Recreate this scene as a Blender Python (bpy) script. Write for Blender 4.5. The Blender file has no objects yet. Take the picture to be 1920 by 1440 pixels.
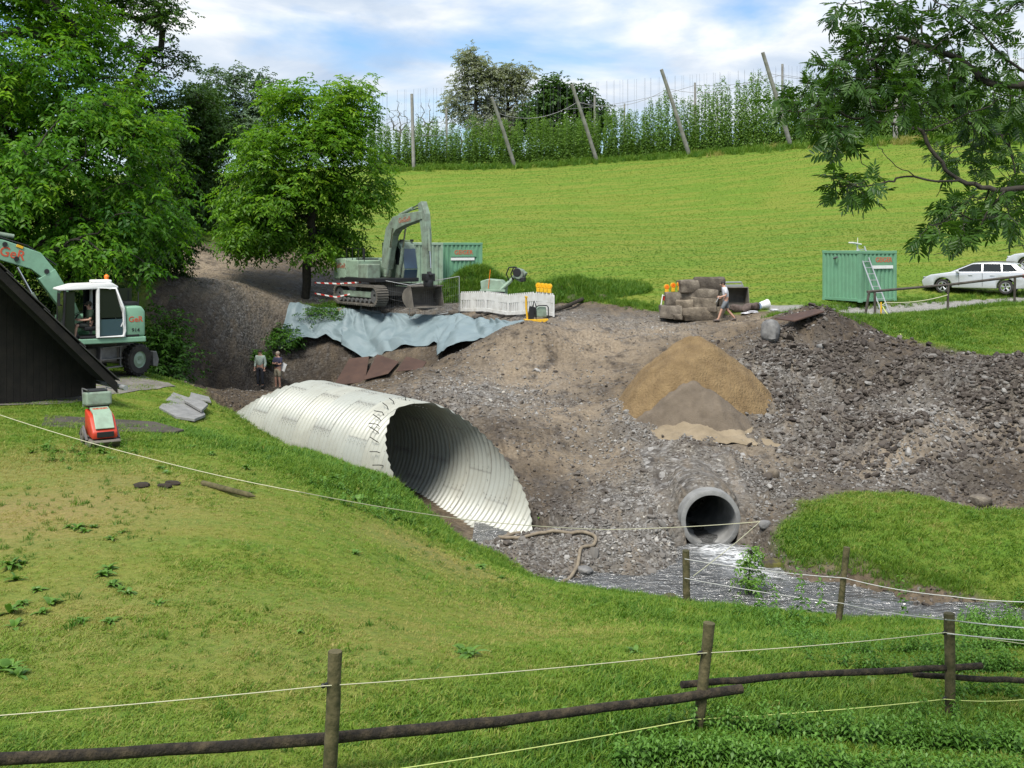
import bpy, bmesh, math, random
import numpy as np
from mathutils import Vector, Matrix, Euler
rad = math.radians
random.seed(7)
SC = bpy.context.scene
COL = SC.collection

# ------------------------------------------------------------ camera, sky, sun, exposure
F, HY, CZ = 2100.0, 450.0, 8.0          # focal length in photo pixels, eye-level row, eye height
cam_d = bpy.data.cameras.new('camera')
cam = bpy.data.objects.new('camera', cam_d); COL.objects.link(cam)
cam.location = (0, 0, CZ); cam.rotation_euler = (rad(90), 0, 0)
cam_d.sensor_width = 36; cam_d.lens = 36 * F / 1920
cam_d.shift_y = -(720 - HY) / 1920
cam_d.clip_start = 0.1; cam_d.clip_end = 3000
SC.camera = cam
SUN_EL, SUN_AZ = rad(57), rad(-157)      # azimuth from +Y (view direction), negative to the left
world = bpy.data.worlds.new('World'); SC.world = world; world.use_nodes = True
nt = world.node_tree; nt.nodes.clear()
def N(t, kind, **kw):
    n = t.nodes.new(kind)
    for k, v in kw.items():
        if k.startswith('_'): setattr(n, k[1:], v)
        else: n.inputs[k].default_value = v
    return n
def L(t, a, b): t.links.new(a, b)
def ramp(t, fac, stops):
    r = t.nodes.new('ShaderNodeValToRGB'); e = r.color_ramp.elements
    while len(e) < len(stops): e.new(0.5)
    for i, (p, c) in enumerate(stops):
        e[i].position = p; e[i].color = (*c, 1) if len(c) == 3 else c
    t.links.new(fac, r.inputs[0]); return r.outputs[0]
def mixc(t, fac, a, b, mode='MIX'):
    m = t.nodes.new('ShaderNodeMix'); m.data_type = 'RGBA'; m.blend_type = mode
    for s, v in ((m.inputs[0], fac), (m.inputs[6], a), (m.inputs[7], b)):
        if isinstance(v, (int, float)): s.default_value = v
        elif isinstance(v, tuple): s.default_value = (*v, 1) if len(v) == 3 else v
        else: t.links.new(v, s)
    return m.outputs[2]
def math_(t, op, a, b=None):
    m = t.nodes.new('ShaderNodeMath'); m.operation = op
    for s, v in zip(m.inputs, (a, b)):
        if v is None: continue
        if isinstance(v, (int, float)): s.default_value = v
        else: t.links.new(v, s)
    return m.outputs[0]
sky = N(nt, 'ShaderNodeTexSky', _sky_type='NISHITA', _sun_disc=False, _sun_elevation=SUN_EL, _sun_rotation=SUN_AZ,
        _air_density=1.2, _dust_density=0.7, _ozone_density=1.4)
tc = N(nt, 'ShaderNodeTexCoord')
mp = N(nt, 'ShaderNodeMapping'); mp.inputs['Scale'].default_value = (1.0, 1.0, 3.2); mp.inputs['Location'].default_value = (0.35, 0.0, 0.62)
L(nt, tc.outputs['Generated'], mp.inputs[0])
n1 = N(nt, 'ShaderNodeTexNoise', Scale=3.1, Detail=7.0, Roughness=0.52, Distortion=0.25); L(nt, mp.outputs[0], n1.inputs['Vector'])
n2 = N(nt, 'ShaderNodeTexNoise', Scale=5.5, Detail=8.0, Roughness=0.55, Distortion=0.4); L(nt, mp.outputs[0], n2.inputs['Vector'])
cover = ramp(nt, n1.outputs[0], [(0.385, (0, 0, 0)), (0.52, (1, 1, 1))])
ccol = ramp(nt, n2.outputs[0], [(0.32, (4.0, 5.0, 6.5)), (0.48, (5.9, 6.6, 7.5)), (0.64, (8.8, 8.85, 8.95))])
skyc = mixc(nt, 1.0, sky.outputs[0], (0.86, 1.06, 1.34), 'MULTIPLY')
bg = N(nt, 'ShaderNodeBackground', Strength=0.088)
L(nt, mixc(nt, cover, skyc, ccol), bg.inputs['Color'])
wo = N(nt, 'ShaderNodeOutputWorld'); L(nt, bg.outputs[0], wo.inputs[0])
sun_d = bpy.data.lights.new('sun', 'SUN'); sun_d.energy = 3.7; sun_d.angle = rad(24); sun_d.color = (1, 0.955, 0.88)
sun = bpy.data.objects.new('sun', sun_d); COL.objects.link(sun)
sdir = Vector((math.cos(SUN_EL) * math.sin(SUN_AZ), math.cos(SUN_EL) * math.cos(SUN_AZ), math.sin(SUN_EL)))
sun.rotation_euler = sdir.to_track_quat('Z', 'Y').to_euler(); sun.location = (0, 0, 60)
vs = SC.view_settings; vs.view_transform = 'Standard'; vs.look = 'None'; vs.gamma = 1; vs.exposure = 0.55; vs.use_curve_mapping = False
SC.render.engine = 'CYCLES'; SC.cycles.max_bounces = 6; SC.cycles.transparent_max_bounces = 8
SC.cycles.diffuse_bounces = 3; SC.cycles.glossy_bounces = 3; SC.cycles.caustics_reflective = False; SC.cycles.caustics_refractive = False
try:
    SC.cycles.use_denoising = True
except Exception: pass

# ------------------------------------------------------------ helpers
def W(px, py, d):                         # a point of the place seen at a pixel, at its distance
    return Vector(((px - 960) / F * d, d, CZ - (py - HY) / F * d))
def tag(o, label=None, cat=None, group=None, kind=None):
    if label: o['label'] = label
    if cat: o['category'] = cat
    if group: o['group'] = group
    if kind: o['kind'] = kind
    return o
def thing(name, label, cat, loc=(0, 0, 0), rz=0.0, group=None, rot=None):
    o = bpy.data.objects.new(name, None); COL.objects.link(o); o.empty_display_size = 0.2
    o.location = loc; o.rotation_euler = rot if rot else (0, 0, rz)
    return tag(o, label, cat, group)
def link(name, me, parent=None, loc=None, rot=None, scale=None):
    o = bpy.data.objects.new(name, me); COL.objects.link(o)
    if parent is not None: o.parent = parent
    if loc is not None: o.location = loc
    if rot is not None: o.rotation_euler = rot
    if scale is not None: o.scale = scale if hasattr(scale, '__len__') else (scale,) * 3
    return o
def copy_tree(o, parent=None):
    c = o.copy(); COL.objects.link(c); c.parent = parent
    for ch in list(o.children): copy_tree(ch, c)
    return c
def np_mesh(name, verts, faces, mat=None, smooth=False, attrs=None):
    verts = np.asarray(verts, np.float32); faces = np.asarray(faces, np.int32)
    me = bpy.data.meshes.new(name); k = faces.shape[1]
    me.vertices.add(len(verts)); me.vertices.foreach_set('co', verts.ravel())
    me.loops.add(faces.size); me.loops.foreach_set('vertex_index', faces.ravel())
    me.polygons.add(len(faces)); me.polygons.foreach_set('loop_start', np.arange(0, faces.size, k, dtype=np.int32))
    if smooth: me.polygons.foreach_set('use_smooth', np.ones(len(faces), bool))
    for an, (dom, typ, arr) in (attrs or {}).items():
        a = me.attributes.new(an, typ, dom)
        a.data.foreach_set('value' if typ != 'FLOAT_VECTOR' else 'vector', np.asarray(arr, np.float32).ravel())
    me.update(calc_edges=True); me.validate()
    if mat: me.materials.append(mat)
    return me
class MB:
    def __init__(s): s.v = []; s.f = []
    def add(s, v, f):
        o = len(s.v); s.v += [tuple(p) for p in v]; s.f += [tuple(i + o for i in q) for q in f]; return s
    def box(s, c, sz, R=None):
        c = Vector(c); h = [x / 2 for x in sz]; vs_ = []
        for x in (-1, 1):
            for y in (-1, 1):
                for z in (-1, 1):
                    p = Vector((x * h[0], y * h[1], z * h[2]))
                    vs_.append(c + (R @ p if R else p))
        return s.add(vs_, [(0, 1, 3, 2), (4, 6, 7, 5), (0, 4, 5, 1), (2, 3, 7, 6), (0, 2, 6, 4), (1, 5, 7, 3)])
    def prism(s, poly, a, b, ax='y', sb=None):    # polygon in the two other axes, from a to b along ax; sb = polygon at b
        n = len(poly); sb = sb or poly
        def pt(p, t):
            return (p[0], t, p[1]) if ax == 'y' else ((t, p[0], p[1]) if ax == 'x' else (p[0], p[1], t))
        v = [pt(p, a) for p in poly] + [pt(p, b) for p in sb]
        f = [tuple(range(n - 1, -1, -1)), tuple(range(n, 2 * n))] + [(i, (i + 1) % n, n + (i + 1) % n, n + i) for i in range(n)]
        return s.add(v, f)
    def cyl(s, p0, p1, r0, r1=None, n=12, cap=True):
        return s.tube([p0, p1], [r0, r0 if r1 is None else r1], n, cap)
    def tube(s, pts, r, n=8, cap=True):
        pts = [Vector(p) for p in pts]; m = len(pts)
        rs = list(r) if hasattr(r, '__len__') else [r] * m
        v = []; ref = None
        for i, p in enumerate(pts):
            d = (pts[min(i + 1, m - 1)] - pts[max(i - 1, 0)])
            d = d.normalized() if d.length > 1e-9 else Vector((0, 0, 1))
            if ref is None:
                ref = d.orthogonal().normalized()
                if abs(d.z) < 0.9: ref = d.cross(Vector((0, 0, 1))).normalized()
            ref = (ref - d * ref.dot(d)); ref = ref.normalized() if ref.length > 1e-6 else d.orthogonal().normalized()
            b = d.cross(ref)
            v += [p + (ref * math.cos(2 * math.pi * k / n) + b * math.sin(2 * math.pi * k / n)) * rs[i] for k in range(n)]
        f = [(i * n + k, i * n + (k + 1) % n, (i + 1) * n + (k + 1) % n, (i + 1) * n + k) for i in range(m - 1) for k in range(n)]
        if cap: f += [tuple(range(n - 1, -1, -1)), tuple(range((m - 1) * n, m * n))]
        return s.add(v, f)
    def ball(s, c, r, nu=12, nv=8, R=None):
        c = Vector(c); r = r if hasattr(r, '__len__') else (r,) * 3; v = []
        for j in range(1, nv):
            a = math.pi * j / nv
            for i in range(nu):
                b = 2 * math.pi * i / nu
                p = Vector((r[0] * math.sin(a) * math.cos(b), r[1] * math.sin(a) * math.sin(b), r[2] * math.cos(a)))
                v.append(c + (R @ p if R else p))
        for z in (r[2], -r[2]):
            p = Vector((0, 0, z)); v.append(c + (R @ p if R else p))
        t = (nv - 1) * nu
        f = [(j * nu + i, (j + 1) * nu + i, (j + 1) * nu + (i + 1) % nu, j * nu + (i + 1) % nu) for j in range(nv - 2) for i in range(nu)]
        f += [(t, i, (i + 1) % nu) for i in range(nu)] + [(t + 1, (nv - 2) * nu + (i + 1) % nu, (nv - 2) * nu + i) for i in range(nu)]
        return s.add(v, f)
    def ring(s, c, ax, prof, n=24):        # lathe: prof = [(radius, along)], closed loop, about axis ax through c
        c = Vector(c); a = Vector(ax).normalized(); u = a.orthogonal().normalized(); w = a.cross(u); m = len(prof); v = []
        for k in range(n):
            t = 2 * math.pi * k / n; d = u * math.cos(t) + w * math.sin(t)
            v += [c + d * r + a * h for r, h in prof]
        f = [(k * m + i, k * m + (i + 1) % m, ((k + 1) % n) * m + (i + 1) % m, ((k + 1) % n) * m + i) for k in range(n) for i in range(m)]
        return s.add(v, f)
    def mesh(s, name, mat, bevel=0, smooth=None, seg=2):
        me = bpy.data.meshes.new(name)
        me.from_pydata(s.v, [], s.f); me.update()
        bm = bmesh.new(); bm.from_mesh(me)
        bmesh.ops.recalc_face_normals(bm, faces=bm.faces)
        if bevel:
            ed = [e for e in bm.edges if len(e.link_faces) == 2 and e.calc_face_angle(0) > 0.5]
            bmesh.ops.bevel(bm, geom=ed, offset=bevel, segments=seg, affect='EDGES', clamp_overlap=True, profile=0.5)
        bm.to_mesh(me); bm.free()
        if smooth is not None:
            me.polygons.foreach_set('use_smooth', np.ones(len(me.polygons), bool)); me.set_sharp_from_angle(angle=rad(smooth))
        if mat: me.materials.append(mat)
        return me
    def build(s, name, mat, parent=None, bevel=0, smooth=None, loc=None, rot=None, seg=2):
        return link(name, s.mesh(name, mat, bevel, smooth, seg), parent, loc, rot)
def text_part(name, txt, size, mat, parent, loc, rot, ext=0.004, sx=1.0, align='CENTER'):
    c = bpy.data.curves.new(name, 'FONT'); c.body = txt; c.size = size; c.extrude = ext; c.align_x = align; c.align_y = 'CENTER'
    c.resolution_u = 3; c.offset = 0.012 * size
    o = bpy.data.objects.new(name, c); COL.objects.link(o)
    bpy.context.view_layer.update()
    me = bpy.data.meshes.new_from_object(o.evaluated_get(bpy.context.evaluated_depsgraph_get()))
    bpy.data.objects.remove(o); me.materials.clear(); me.materials.append(mat)
    return link(name, me, parent, loc, rot, (sx, 1, 1))

# ------------------------------------------------------------ materials
def newmat(name):
    m = bpy.data.materials.new(name); m.use_nodes = True; t = m.node_tree
    b = t.nodes['Principled BSDF']; return m, t, b
def coords(t, kind='Object'):
    return t.nodes.new('ShaderNodeTexCoord').outputs[kind]
def noise(t, vec, scale, detail=5.0, rough=0.55, dist=0.0):
    n = N(t, 'ShaderNodeTexNoise', Scale=scale, Detail=detail, Roughness=rough, Distortion=dist); t.links.new(vec, n.inputs['Vector']); return n.outputs[0]
def bump(t, b, h, strength=0.3, dist=0.02):
    n = N(t, 'ShaderNodeBump', Strength=strength, Distance=dist); t.links.new(h, n.inputs['Height']); t.links.new(n.outputs[0], b.inputs['Normal'])
def mat(name, col, rough=0.6, metal=0.0, col2=None, scale=3.0, lo=0.4, hi=0.65, bmp=0.0, bscale=None, spec=None, kind='Object', bdist=0.02):
    m, t, b = newmat(name); b.inputs['Roughness'].default_value = rough; b.inputs['Metallic'].default_value = metal
    if spec is not None: b.inputs['Specular IOR Level'].default_value = spec
    if col2 is None and not bmp: b.inputs['Base Color'].default_value = (*col, 1); return m
    v = coords(t, kind)
    if col2 is not None:
        f = noise(t, v, scale, 6.0, 0.62); c = ramp(t, f, [(lo, col), (hi, col2)]); L(t, c, b.inputs['Base Color'])
        rr = ramp(t, f, [(lo, (rough,) * 3), (hi, (min(1, rough + 0.2),) * 3)]); L(t, rr, b.inputs['Roughness'])
    else: b.inputs['Base Color'].default_value = (*col, 1)
    if bmp: bump(t, b, noise(t, v, bscale or scale * 4, 6.0, 0.6), bmp, bdist)
    return m
def leafmat(name, dark, light, trans=0.35, rough=0.5, attr='tint', atype='GEOMETRY', mid=None):
    m = bpy.data.materials.new(name); m.use_nodes = True; t = m.node_tree; t.nodes.clear()
    a = N(t, 'ShaderNodeAttribute', _attribute_name=attr, _attribute_type=atype)
    st = [(0.0, dark), (1.0, light)] if mid is None else [(0.0, dark), (0.5, mid), (1.0, light)]
    c = ramp(t, a.outputs['Fac'], st)
    p = N(t, 'ShaderNodeBsdfPrincipled', Roughness=rough); p.inputs['Specular IOR Level'].default_value = 0.35; L(t, c, p.inputs['Base Color'])
    tr = N(t, 'ShaderNodeBsdfTranslucent'); L(t, mixc(t, 1.0, c, (1.25, 1.3, 0.6), 'MULTIPLY'), tr.inputs['Color'])
    mx = N(t, 'ShaderNodeMixShader', Fac=trans); L(t, p.outputs[0], mx.inputs[1]); L(t, tr.outputs[0], mx.inputs[2])
    o = N(t, 'ShaderNodeOutputMaterial'); L(t, mx.outputs[0], o.inputs[0]); return m
# ------------------------------------------------------------ noise
_rng = np.random.default_rng(11); _tab = _rng.random((256, 256))
def vnoise(x, y):
    xi = np.floor(x).astype(int); yi = np.floor(y).astype(int); fx = x - xi; fy = y - yi
    fx = fx * fx * (3 - 2 * fx); fy = fy * fy * (3 - 2 * fy)
    g = lambda a, b: _tab[a & 255, b & 255]
    return (g(xi, yi) * (1 - fx) + g(xi + 1, yi) * fx) * (1 - fy) + (g(xi, yi + 1) * (1 - fx) + g(xi + 1, yi + 1) * fx) * fy - 0.5
def fbm(x, y, s, o=3, k=0.5):
    r = 0; a = 1.0
    for i in range(o):
        r = r + a * vnoise(x / s + 17.3 * i, y / s - 9.1 * i); s = s * 0.48; a *= k
    return r
def sstep(a, b, x):
    t = np.clip((x - a) / (b - a), 0, 1); return t * t * (3 - 2 * t)

# ------------------------------------------------------------ terrain from surveyed points (pixel, pixel, distance)
IMG = """100,1440,9.6 960,1440,9.9 1700,1440,10.6 0,1300,11 600,1300,11.3 1100,1300,11.8 1500,1300,12.5 1850,1300,13 0,1150,13.5 500,1150,13.7
900,1200,14 1300,1200,14.5 1600,1250,14 1850,1220,15 0,1000,17 300,1000,17 600,1000,18 800,1080,18 1000,1150,18 1250,1150,19.5 1500,1190,18.5
1750,1170,20 1090,1110,23.6 1240,1128,22.8 950,1060,25 870,1010,26 1560,1165,21.9 1740,1140,22.6 700,1000,20 860,1060,21 980,1090,22
0,900,21.5 300,900,21.5 500,900,22.5 640,900,24 740,950,24 800,975,25 100,830,25 300,830,26 480,830,28 600,870,26.5 700,905,25.5
0,770,30 250,760,33 400,765,35 450,775,36 590,850,32 560,845,30 690,890,28.5 740,905,26.6 215,712,37 100,715,38 270,700,40 0,740,33 300,735,36 380,735,38
430,745,40 445,735,45 500,727,52 300,555,50 450,560,54 560,570,56 330,715,46 400,725,49 480,722,52 540,715,53 380,640,50 450,650,52 300,640,47
600,712,53 680,715,49 560,640,55 680,665,53 820,670,49 560,575,57 700,580,55.5 860,590,52 960,602,48 760,720,47.5 830,690,47
690,722,43 760,700,43 850,668,43 930,630,43.5 990,608,43.5 800,740,38 850,750,36.5 900,780,35 950,830,33 1000,900,31 1010,960,29 1060,960,28.5 900,990,27
950,985,27.5 850,985,27.2 1000,700,41 1100,650,43 1100,750,38 1100,850,33 1100,950,29 1150,620,45 1050,600,46 1130,980,27.5 1200,1000,27 1100,1030,26
1200,1050,25.8 1000,1030,26 1250,950,28.5 1340,905,29.5 1420,960,28 1270,1015,27 1400,1008,27 1250,850,31.5 1340,850,31.5 1450,880,31 1500,920,29
1150,760,36 1300,815,33.5 1450,760,36 1200,800,34 1300,700,39 1200,640,43.5 1400,620,44 1200,600,48 1360,600,47.7 1450,590,47.5 900,585,54.5 760,568,57
650,565,58 1100,585,50 1450,620,42 1540,578,43 1620,605,42.5 1650,640,39 1750,650,37.5 1850,672,35.5 1920,688,34 1700,636,42 1800,650,40 1920,670,38
2100,690,37 2100,740,32 2100,900,28 1450,700,38 1550,720,37 1650,720,36 1800,730,34 1920,760,32 1500,800,34 1600,850,31.5 1750,830,31 1850,850,30 1550,900,29.5 1650,915,28.5
1800,935,27.7 1920,950,27 1600,960,27 1750,980,26 1900,1000,25.3 1500,1010,26.3 1450,1040,26 1600,1065,24.8 1750,1100,23.8 1780,1118,23.3 1900,1100,23.8
1750,620,43 1900,620,42 1700,600,45 1900,580,46 1620,590,48 1780,575,49 1920,563,50 1600,568,50 1800,553,52 1920,545,53 1000,520,60 1100,540,56 1300,530,56
1450,560,52 1000,450,70 1300,450,70 1550,450,66 1850,470,60 900,400,82 1200,400,80 1500,380,80 1850,400,74 760,322,100 950,318,100 1120,307,100 1295,292,100
1480,275,98 1700,262,94 1920,262,90 560,380,92 400,370,88 350,400,80 340,480,62 450,510,60 600,500,66 330,520,56 260,545,50 100,590,48 0,620,45"""
WLD = [(-9, 0, 5.6), (0, 0, 5.6), (9, 0, 5.3), (-5, 5, 4.5), (5, 5, 4.3), (0, 7, 3.95), (-14, 10, 4.0), (13, 10, 2.9), (-20, 25, 3.6), (-25, 35, 3.6), (-40, 15, 4.5), (-40, 45, 5.5),
       (2.0, 24.6, 0.15), (4.2, 25.6, 0.1), (5.0, 24.2, 0.08), (6.3, 23.6, 0.08), (7.4, 22.9, 0.1), (8.6, 22.4, 0.12), (10.4, 21.2, 0.15), (13, 19.4, 0.15), (17, 18, 0.15),
       (3.2, 24.0, 0.15), (7.0, 24.0, .2), (11.5, 22.9, 0.9), (15, 20.8, 0.9), (16, 24, 1.5), (10.5, 18.4, 1.4), (13, 16.5, 1.6), (25, 18, 1.0), (24, 30, 2.5), (30, 45, 5.4), (45, 30, 4.5), (30, 10, 3),
       (-13.5, 108, 15.1), (0, 112, 16.2), (16, 112, 17.0), (30, 108, 17.4), (45, 104, 17.5), (0, 135, 16.6), (40, 135, 18), (-30, 135, 15.5), (-60, 110, 14), (-60, 80, 10),
       (-150, 60, 8), (-150, 200, 14), (0, 200, 16.5), (150, 200, 18), (150, 60, 11), (-100, 0, 6), (100, 0, 4), (0, -30, 6.2), (-60, -30, 6.2), (60, -30, 5.6),
       (0, 620, 14), (-420, 620, 14), (420, 620, 14), (-420, 100, 9), (420, 100, 10), (-420, -40, 6), (420, -40, 6), (70, 75, 13), (-35, 60, 7.5), (-30, 50, 5.5)]
ctrl = np.array([tuple(W(*map(float, s.split(',')))) for s in IMG.split()] + WLD)
_c = ctrl[:, :2] / 10.0; _n = len(_c)
def _ker(A, B):
    d2 = ((A[:, None, :] - B[None]) ** 2).sum(-1) + 1e-9; return 0.5 * d2 * np.log(d2)
_A = np.zeros((_n + 3, _n + 3)); _A[:_n, :_n] = _ker(_c, _c) + 0.0015 * np.eye(_n)
_A[:_n, _n] = 1; _A[:_n, _n + 1:] = _c; _A[_n, :_n] = 1; _A[_n + 1:, :_n] = _c.T
_w = np.linalg.solve(_A, np.concatenate([ctrl[:, 2], np.zeros(3)]))
def tps(x, y):
    x = np.asarray(x, float).ravel(); y = np.asarray(y, float).ravel(); r = np.empty(len(x))
    for i in range(0, len(x), 20000):
        P = np.stack([x[i:i + 20000], y[i:i + 20000]], 1) / 10
        r[i:i + 20000] = _ker(P, _c) @ _w[:_n] + _w[_n] + P @ _w[_n + 1:]
    return r
def inpoly(x, y, poly):
    c = np.zeros(len(x), bool); n = len(poly)
    for i in range(n):
        x0, y0 = poly[i]; x1, y1 = poly[(i + 1) % n]
        if y0 == y1: continue
        c ^= ((y0 > y) != (y1 > y)) & (x < (x1 - x0) * (y - y0) / (y1 - y0) + x0)
    return c
def polydist(x, y, poly, closed=True):
    d = np.full(len(x), 1e9); n = len(poly)
    for i in range(n if closed else n - 1):
        x0, y0 = poly[i]; x1, y1 = poly[(i + 1) % n]; dx, dy = x1 - x0, y1 - y0
        t = np.clip(((x - x0) * dx + (y - y0) * dy) / (dx * dx + dy * dy + 1e-9), 0, 1)
        d = np.minimum(d, np.hypot(x - x0 - t * dx, y - y0 - t * dy))
    return d
def sdf(x, y, poly): return np.where(inpoly(x, y, poly), -1, 1) * polydist(x, y, poly)
def wpoly(s): return [tuple(W(*map(float, p.split(',')))[:2]) for p in s.split()]
DIRT = wpoly("870,1000,26.4 950,1055,25.3 1090,1108,23.9 1240,1120,23.2 1500,1160,22.3 1740,1140,22.7 1850,1150,21.8 2000,1190,20 2300,1240,18 2350,1180,19.8 2000,1130,22.6 1810,1105,23.5 1740,1085,24 1600,1060,25 1470,1050,25.8 1440,1010,26.8 1500,945,28 1600,935,28.3 1700,935,27.9 1920,955,27 2150,985,26.3 2150,730,32 1920,690,34.5 1800,665,37 1700,640,39.5 1640,610,42.5 1600,592,45.5 1560,592,47 1440,592,48.5 1230,598,50 1150,575,52 1050,562,55 930,550,58 870,530,62 640,520,66 560,495,70 420,478,70 340,470,66 310,520,58 285,570,50 285,700,46 330,735,41 420,745,38 445,772,36.2 560,848,31.6 700,905,27.3 800,972,25.9")
LANE = wpoly("1440,592,48.6 1560,590,47.6 1620,588,47.6 1780,573,48.6 1920,561,49.4 2300,535,52 2300,528,53 1920,551,51.2 1780,563,50.6 1620,575,49.8 1540,580,50 1440,580,50.5")
# culvert axis
CUL = dict(R=1.739, X0=-0.124, Y0=27.227, phi=0.66, m=2.054, k=-0.066, zi=0.1, L=15.42, m2=2.72, k2=-0.41)
PIPE = (W(1333, 976, 27.75), 0.76)     # concrete pipe: mouth centre, outer radius
cA = (-math.sin(CUL['phi']), math.cos(CUL['phi'])); cN = (math.cos(CUL['phi']), math.sin(CUL['phi']))
def cul_su(x, y):
    dx = x - CUL['X0']; dy = y - CUL['Y0']; return dx * cA[0] + dy * cA[1], dx * cN[0] + dy * cN[1]
def blobs(x, y, lst):
    r = np.zeros(len(x))
    for px, py, d, rr, a in lst:
        p = W(px, py, d); r = np.maximum(r, a * np.exp(-(((x - p.x) ** 2 + (y - p.y) ** 2) / (rr * rr))))
    return r
GRAVEL = [(1760, 780, 33, 2.6, 1), (1640, 790, 34, 2.2, 1), (1250, 930, 29, 2.6, 1), (1150, 1000, 27, 2.6, 1), (1400, 900, 30, 2.2, .9), (1050, 1000, 27, 2.2, .9), (930, 990, 27, 1.6, .8), (1600, 780, 34, 4, .8), (1800, 740, 34, 3.2, .75), (1500, 680, 38, 2.6, .8),
          (1680, 880, 30, 2.4, .6), (900, 740, 38, 3.0, .85), (1000, 590, 48, 3, .8), (1200, 605, 47, 2.5, .8), (800, 570, 56, 4, .8), (620, 560, 58, 4, .8), (1250, 800, 34, 2.5, .8), (980, 760, 37, 2.2, .45), (450, 560, 54, 3, .7), (700, 700, 43, 1, .3)]
CLAY = [(1000, 700, 41, 2.4, .8), (1060, 800, 36, 1.9, .75), (1100, 880, 32, 1.4, .6), (1120, 650, 44, 2.6, .9), (980, 860, 32.5, 1.0, .6), (940, 660, 42.6, 1.5, .7), (1420, 840, 32, 1.0, .5), (400, 505, 60, 3.2, .9), (340, 485, 62, 2.5, .9), (470, 535, 57, 2.2, .8), (1780, 790, 32, 1.8, .55), (1650, 860, 31, 1.2, .8), (1130, 700, 41, 1.6, .6), (1240, 620, 45.5, 2.2, .7), (1420, 600, 46.5, 1.6, .9), (1180, 650, 43, 1.5, .7), (1900, 790, 31, 1.6, .4), (1040, 760, 37, 1.2, .5), (400, 500, 62, 3, .7), (960, 640, 43, 1.6, .5), (1480, 770, 35, .8, .5)]
DARK = [(1030, 930, 30, 1.0, .9), (930, 800, 34.2, .9, .7), (1000, 880, 31.6, .8, .8), (1600, 600, 42.6, 2.2, .9), (1700, 690, 37.5, 3.5, .65), (1560, 760, 35.5, 2.5, .6), (1830, 700, 35, 3, .6), (400, 670, 50, 3.4, 1), (300, 660, 47, 2.6, 1), (600, 690, 53.5, 4, .9), (1850, 900, 29, 1.6, .8), (1020, 950, 29.5, 1, .8), (1450, 920, 29.5, 1.5, .6), (480, 650, 52, 2.2, .9), (1560, 630, 41, 2, .7), (430, 740, 41, 2, .6), (770, 690, 47, 3, .8)]
DRY = [(60, 960, 18.5, 3.0, 1.0), (200, 900, 21, 2.2, .75), (840, 1030, 20.6, 1.5, .75), (760, 1000, 20.2, 1.2, .5), (150, 1150, 13.5, 2, .5), (560, 1200, 12.8, 2.2, .4), (950, 1150, 17, 2, .35), (30, 870, 22.5, 2, .8)]
LUSH = [(480, 850, 27.5, 2.4, .9), (700, 930, 25, 2, 1), (300, 790, 28, 4, .7), (1700, 1000, 25.5, 4, .8), (1400, 1180, 19, 4, .8), (1700, 1400, 11, 3, 1), (1300, 1420, 10.5, 2.5, .8), (1800, 600, 44, 6, .7), (120, 850, 23.5, 2.5, .6)]
def ground_fields(x, y):
    wob = fbm(x, y, 1.6, 3) * 1.1
    sd = sdf(x, y, DIRT) + wob * 0.55
    dirt = sstep(0.18, -0.18, sd)
    far = sstep(48, 56, y)                        # the hay field
    return dirt, sd
def H(x, y, detail=True, cut=True):
    x = np.atleast_1d(np.asarray(x, float)); y = np.atleast_1d(np.asarray(y, float))
    z = tps(x, y)
    s, u = cul_su(x, y); au = np.abs(u)
    ins = sstep(1.86, 1.66, au) * sstep(-1.2, 1.6, s) * sstep(15.8, 14.6, s)
    fill = 0.36 + 0.42 * sstep(2.0, 7, s) - 0.05 * u
    near = sstep(0.0, 1.4, s)
    z = z * (1 - ins) + ins * fill
    if detail:
        dirt, sd = ground_fields(x, y)
        cov = 1 - ins * 0.8
        grav = blobs(x, y, GRAVEL); spoil = blobs(x, y, [(1650, 740, 35.5, 4.2, 1), (1850, 780, 32, 3.2, 1), (1550, 650, 40, 2.4, 1), (1600, 860, 31, 2, .8), (380, 660, 50, 5, .8), (600, 680, 53, 3, .7)])
        lvl = sstep(44, 47, y) * sstep(80, 70, y) * (1 - blobs(x, y, [(380, 640, 50, 5, 1), (620, 680, 53, 4, 1)]))
        z = z + dirt * cov * (fbm(x, y, 1.9, 3) * (0.26 + 0.42 * spoil) * (1 - 0.75 * lvl) + fbm(x + 40, y, 0.55, 3) * (0.14 + 0.24 * spoil) * (1 - 0.6 * lvl) + np.abs(fbm(x, y + 70, 0.9, 2)) * -0.16 * (1 - lvl))
        rp = W(1250, 620, 45.5); rv_ = (y - rp.y) * .90 - (x - rp.x) * .43 + 0.5 * fbm(x, y, 4, 2); z = z - dirt * np.exp(-((x - rp.x) / 4.5) ** 2 - ((y - rp.y) / 2.6) ** 2) * 0.13 * np.clip(np.sin(rv_ * 5.2), 0, 1) ** .6
        z = z + (1 - dirt) * (fbm(x, y, 2.6, 2) * 0.10 + fbm(x, y + 31, 0.5, 2) * 0.05) * sstep(90, 50, np.hypot(x, y)) 
    if cut:
        pc = PIPE[0]; f_ = sstep(1.25, 0.75, np.abs(x - pc.x - 0.12 * (27.4 - y))) * sstep(24.6, 25.4, y) * sstep(27.75, 27.5, y); z = z * (1 - f_) + f_ * np.minimum(z, 0.22); c_ = sstep(0.70, 0.60, np.abs(x - pc.x)) * sstep(27.2, 27.5, y) * sstep(31.3, 30.9, y)
        z = z * (1 - c_) + c_ * np.minimum(z, 0.25)
    return z
def Hz(x, y): return float(H([x], [y])[0])
def on(px, py, d, dz=0.0):                 # where a pixel's line of sight at a distance meets the ground column
    p = W(px, py, d); p.z = Hz(p.x, p.y) + dz; return p

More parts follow.
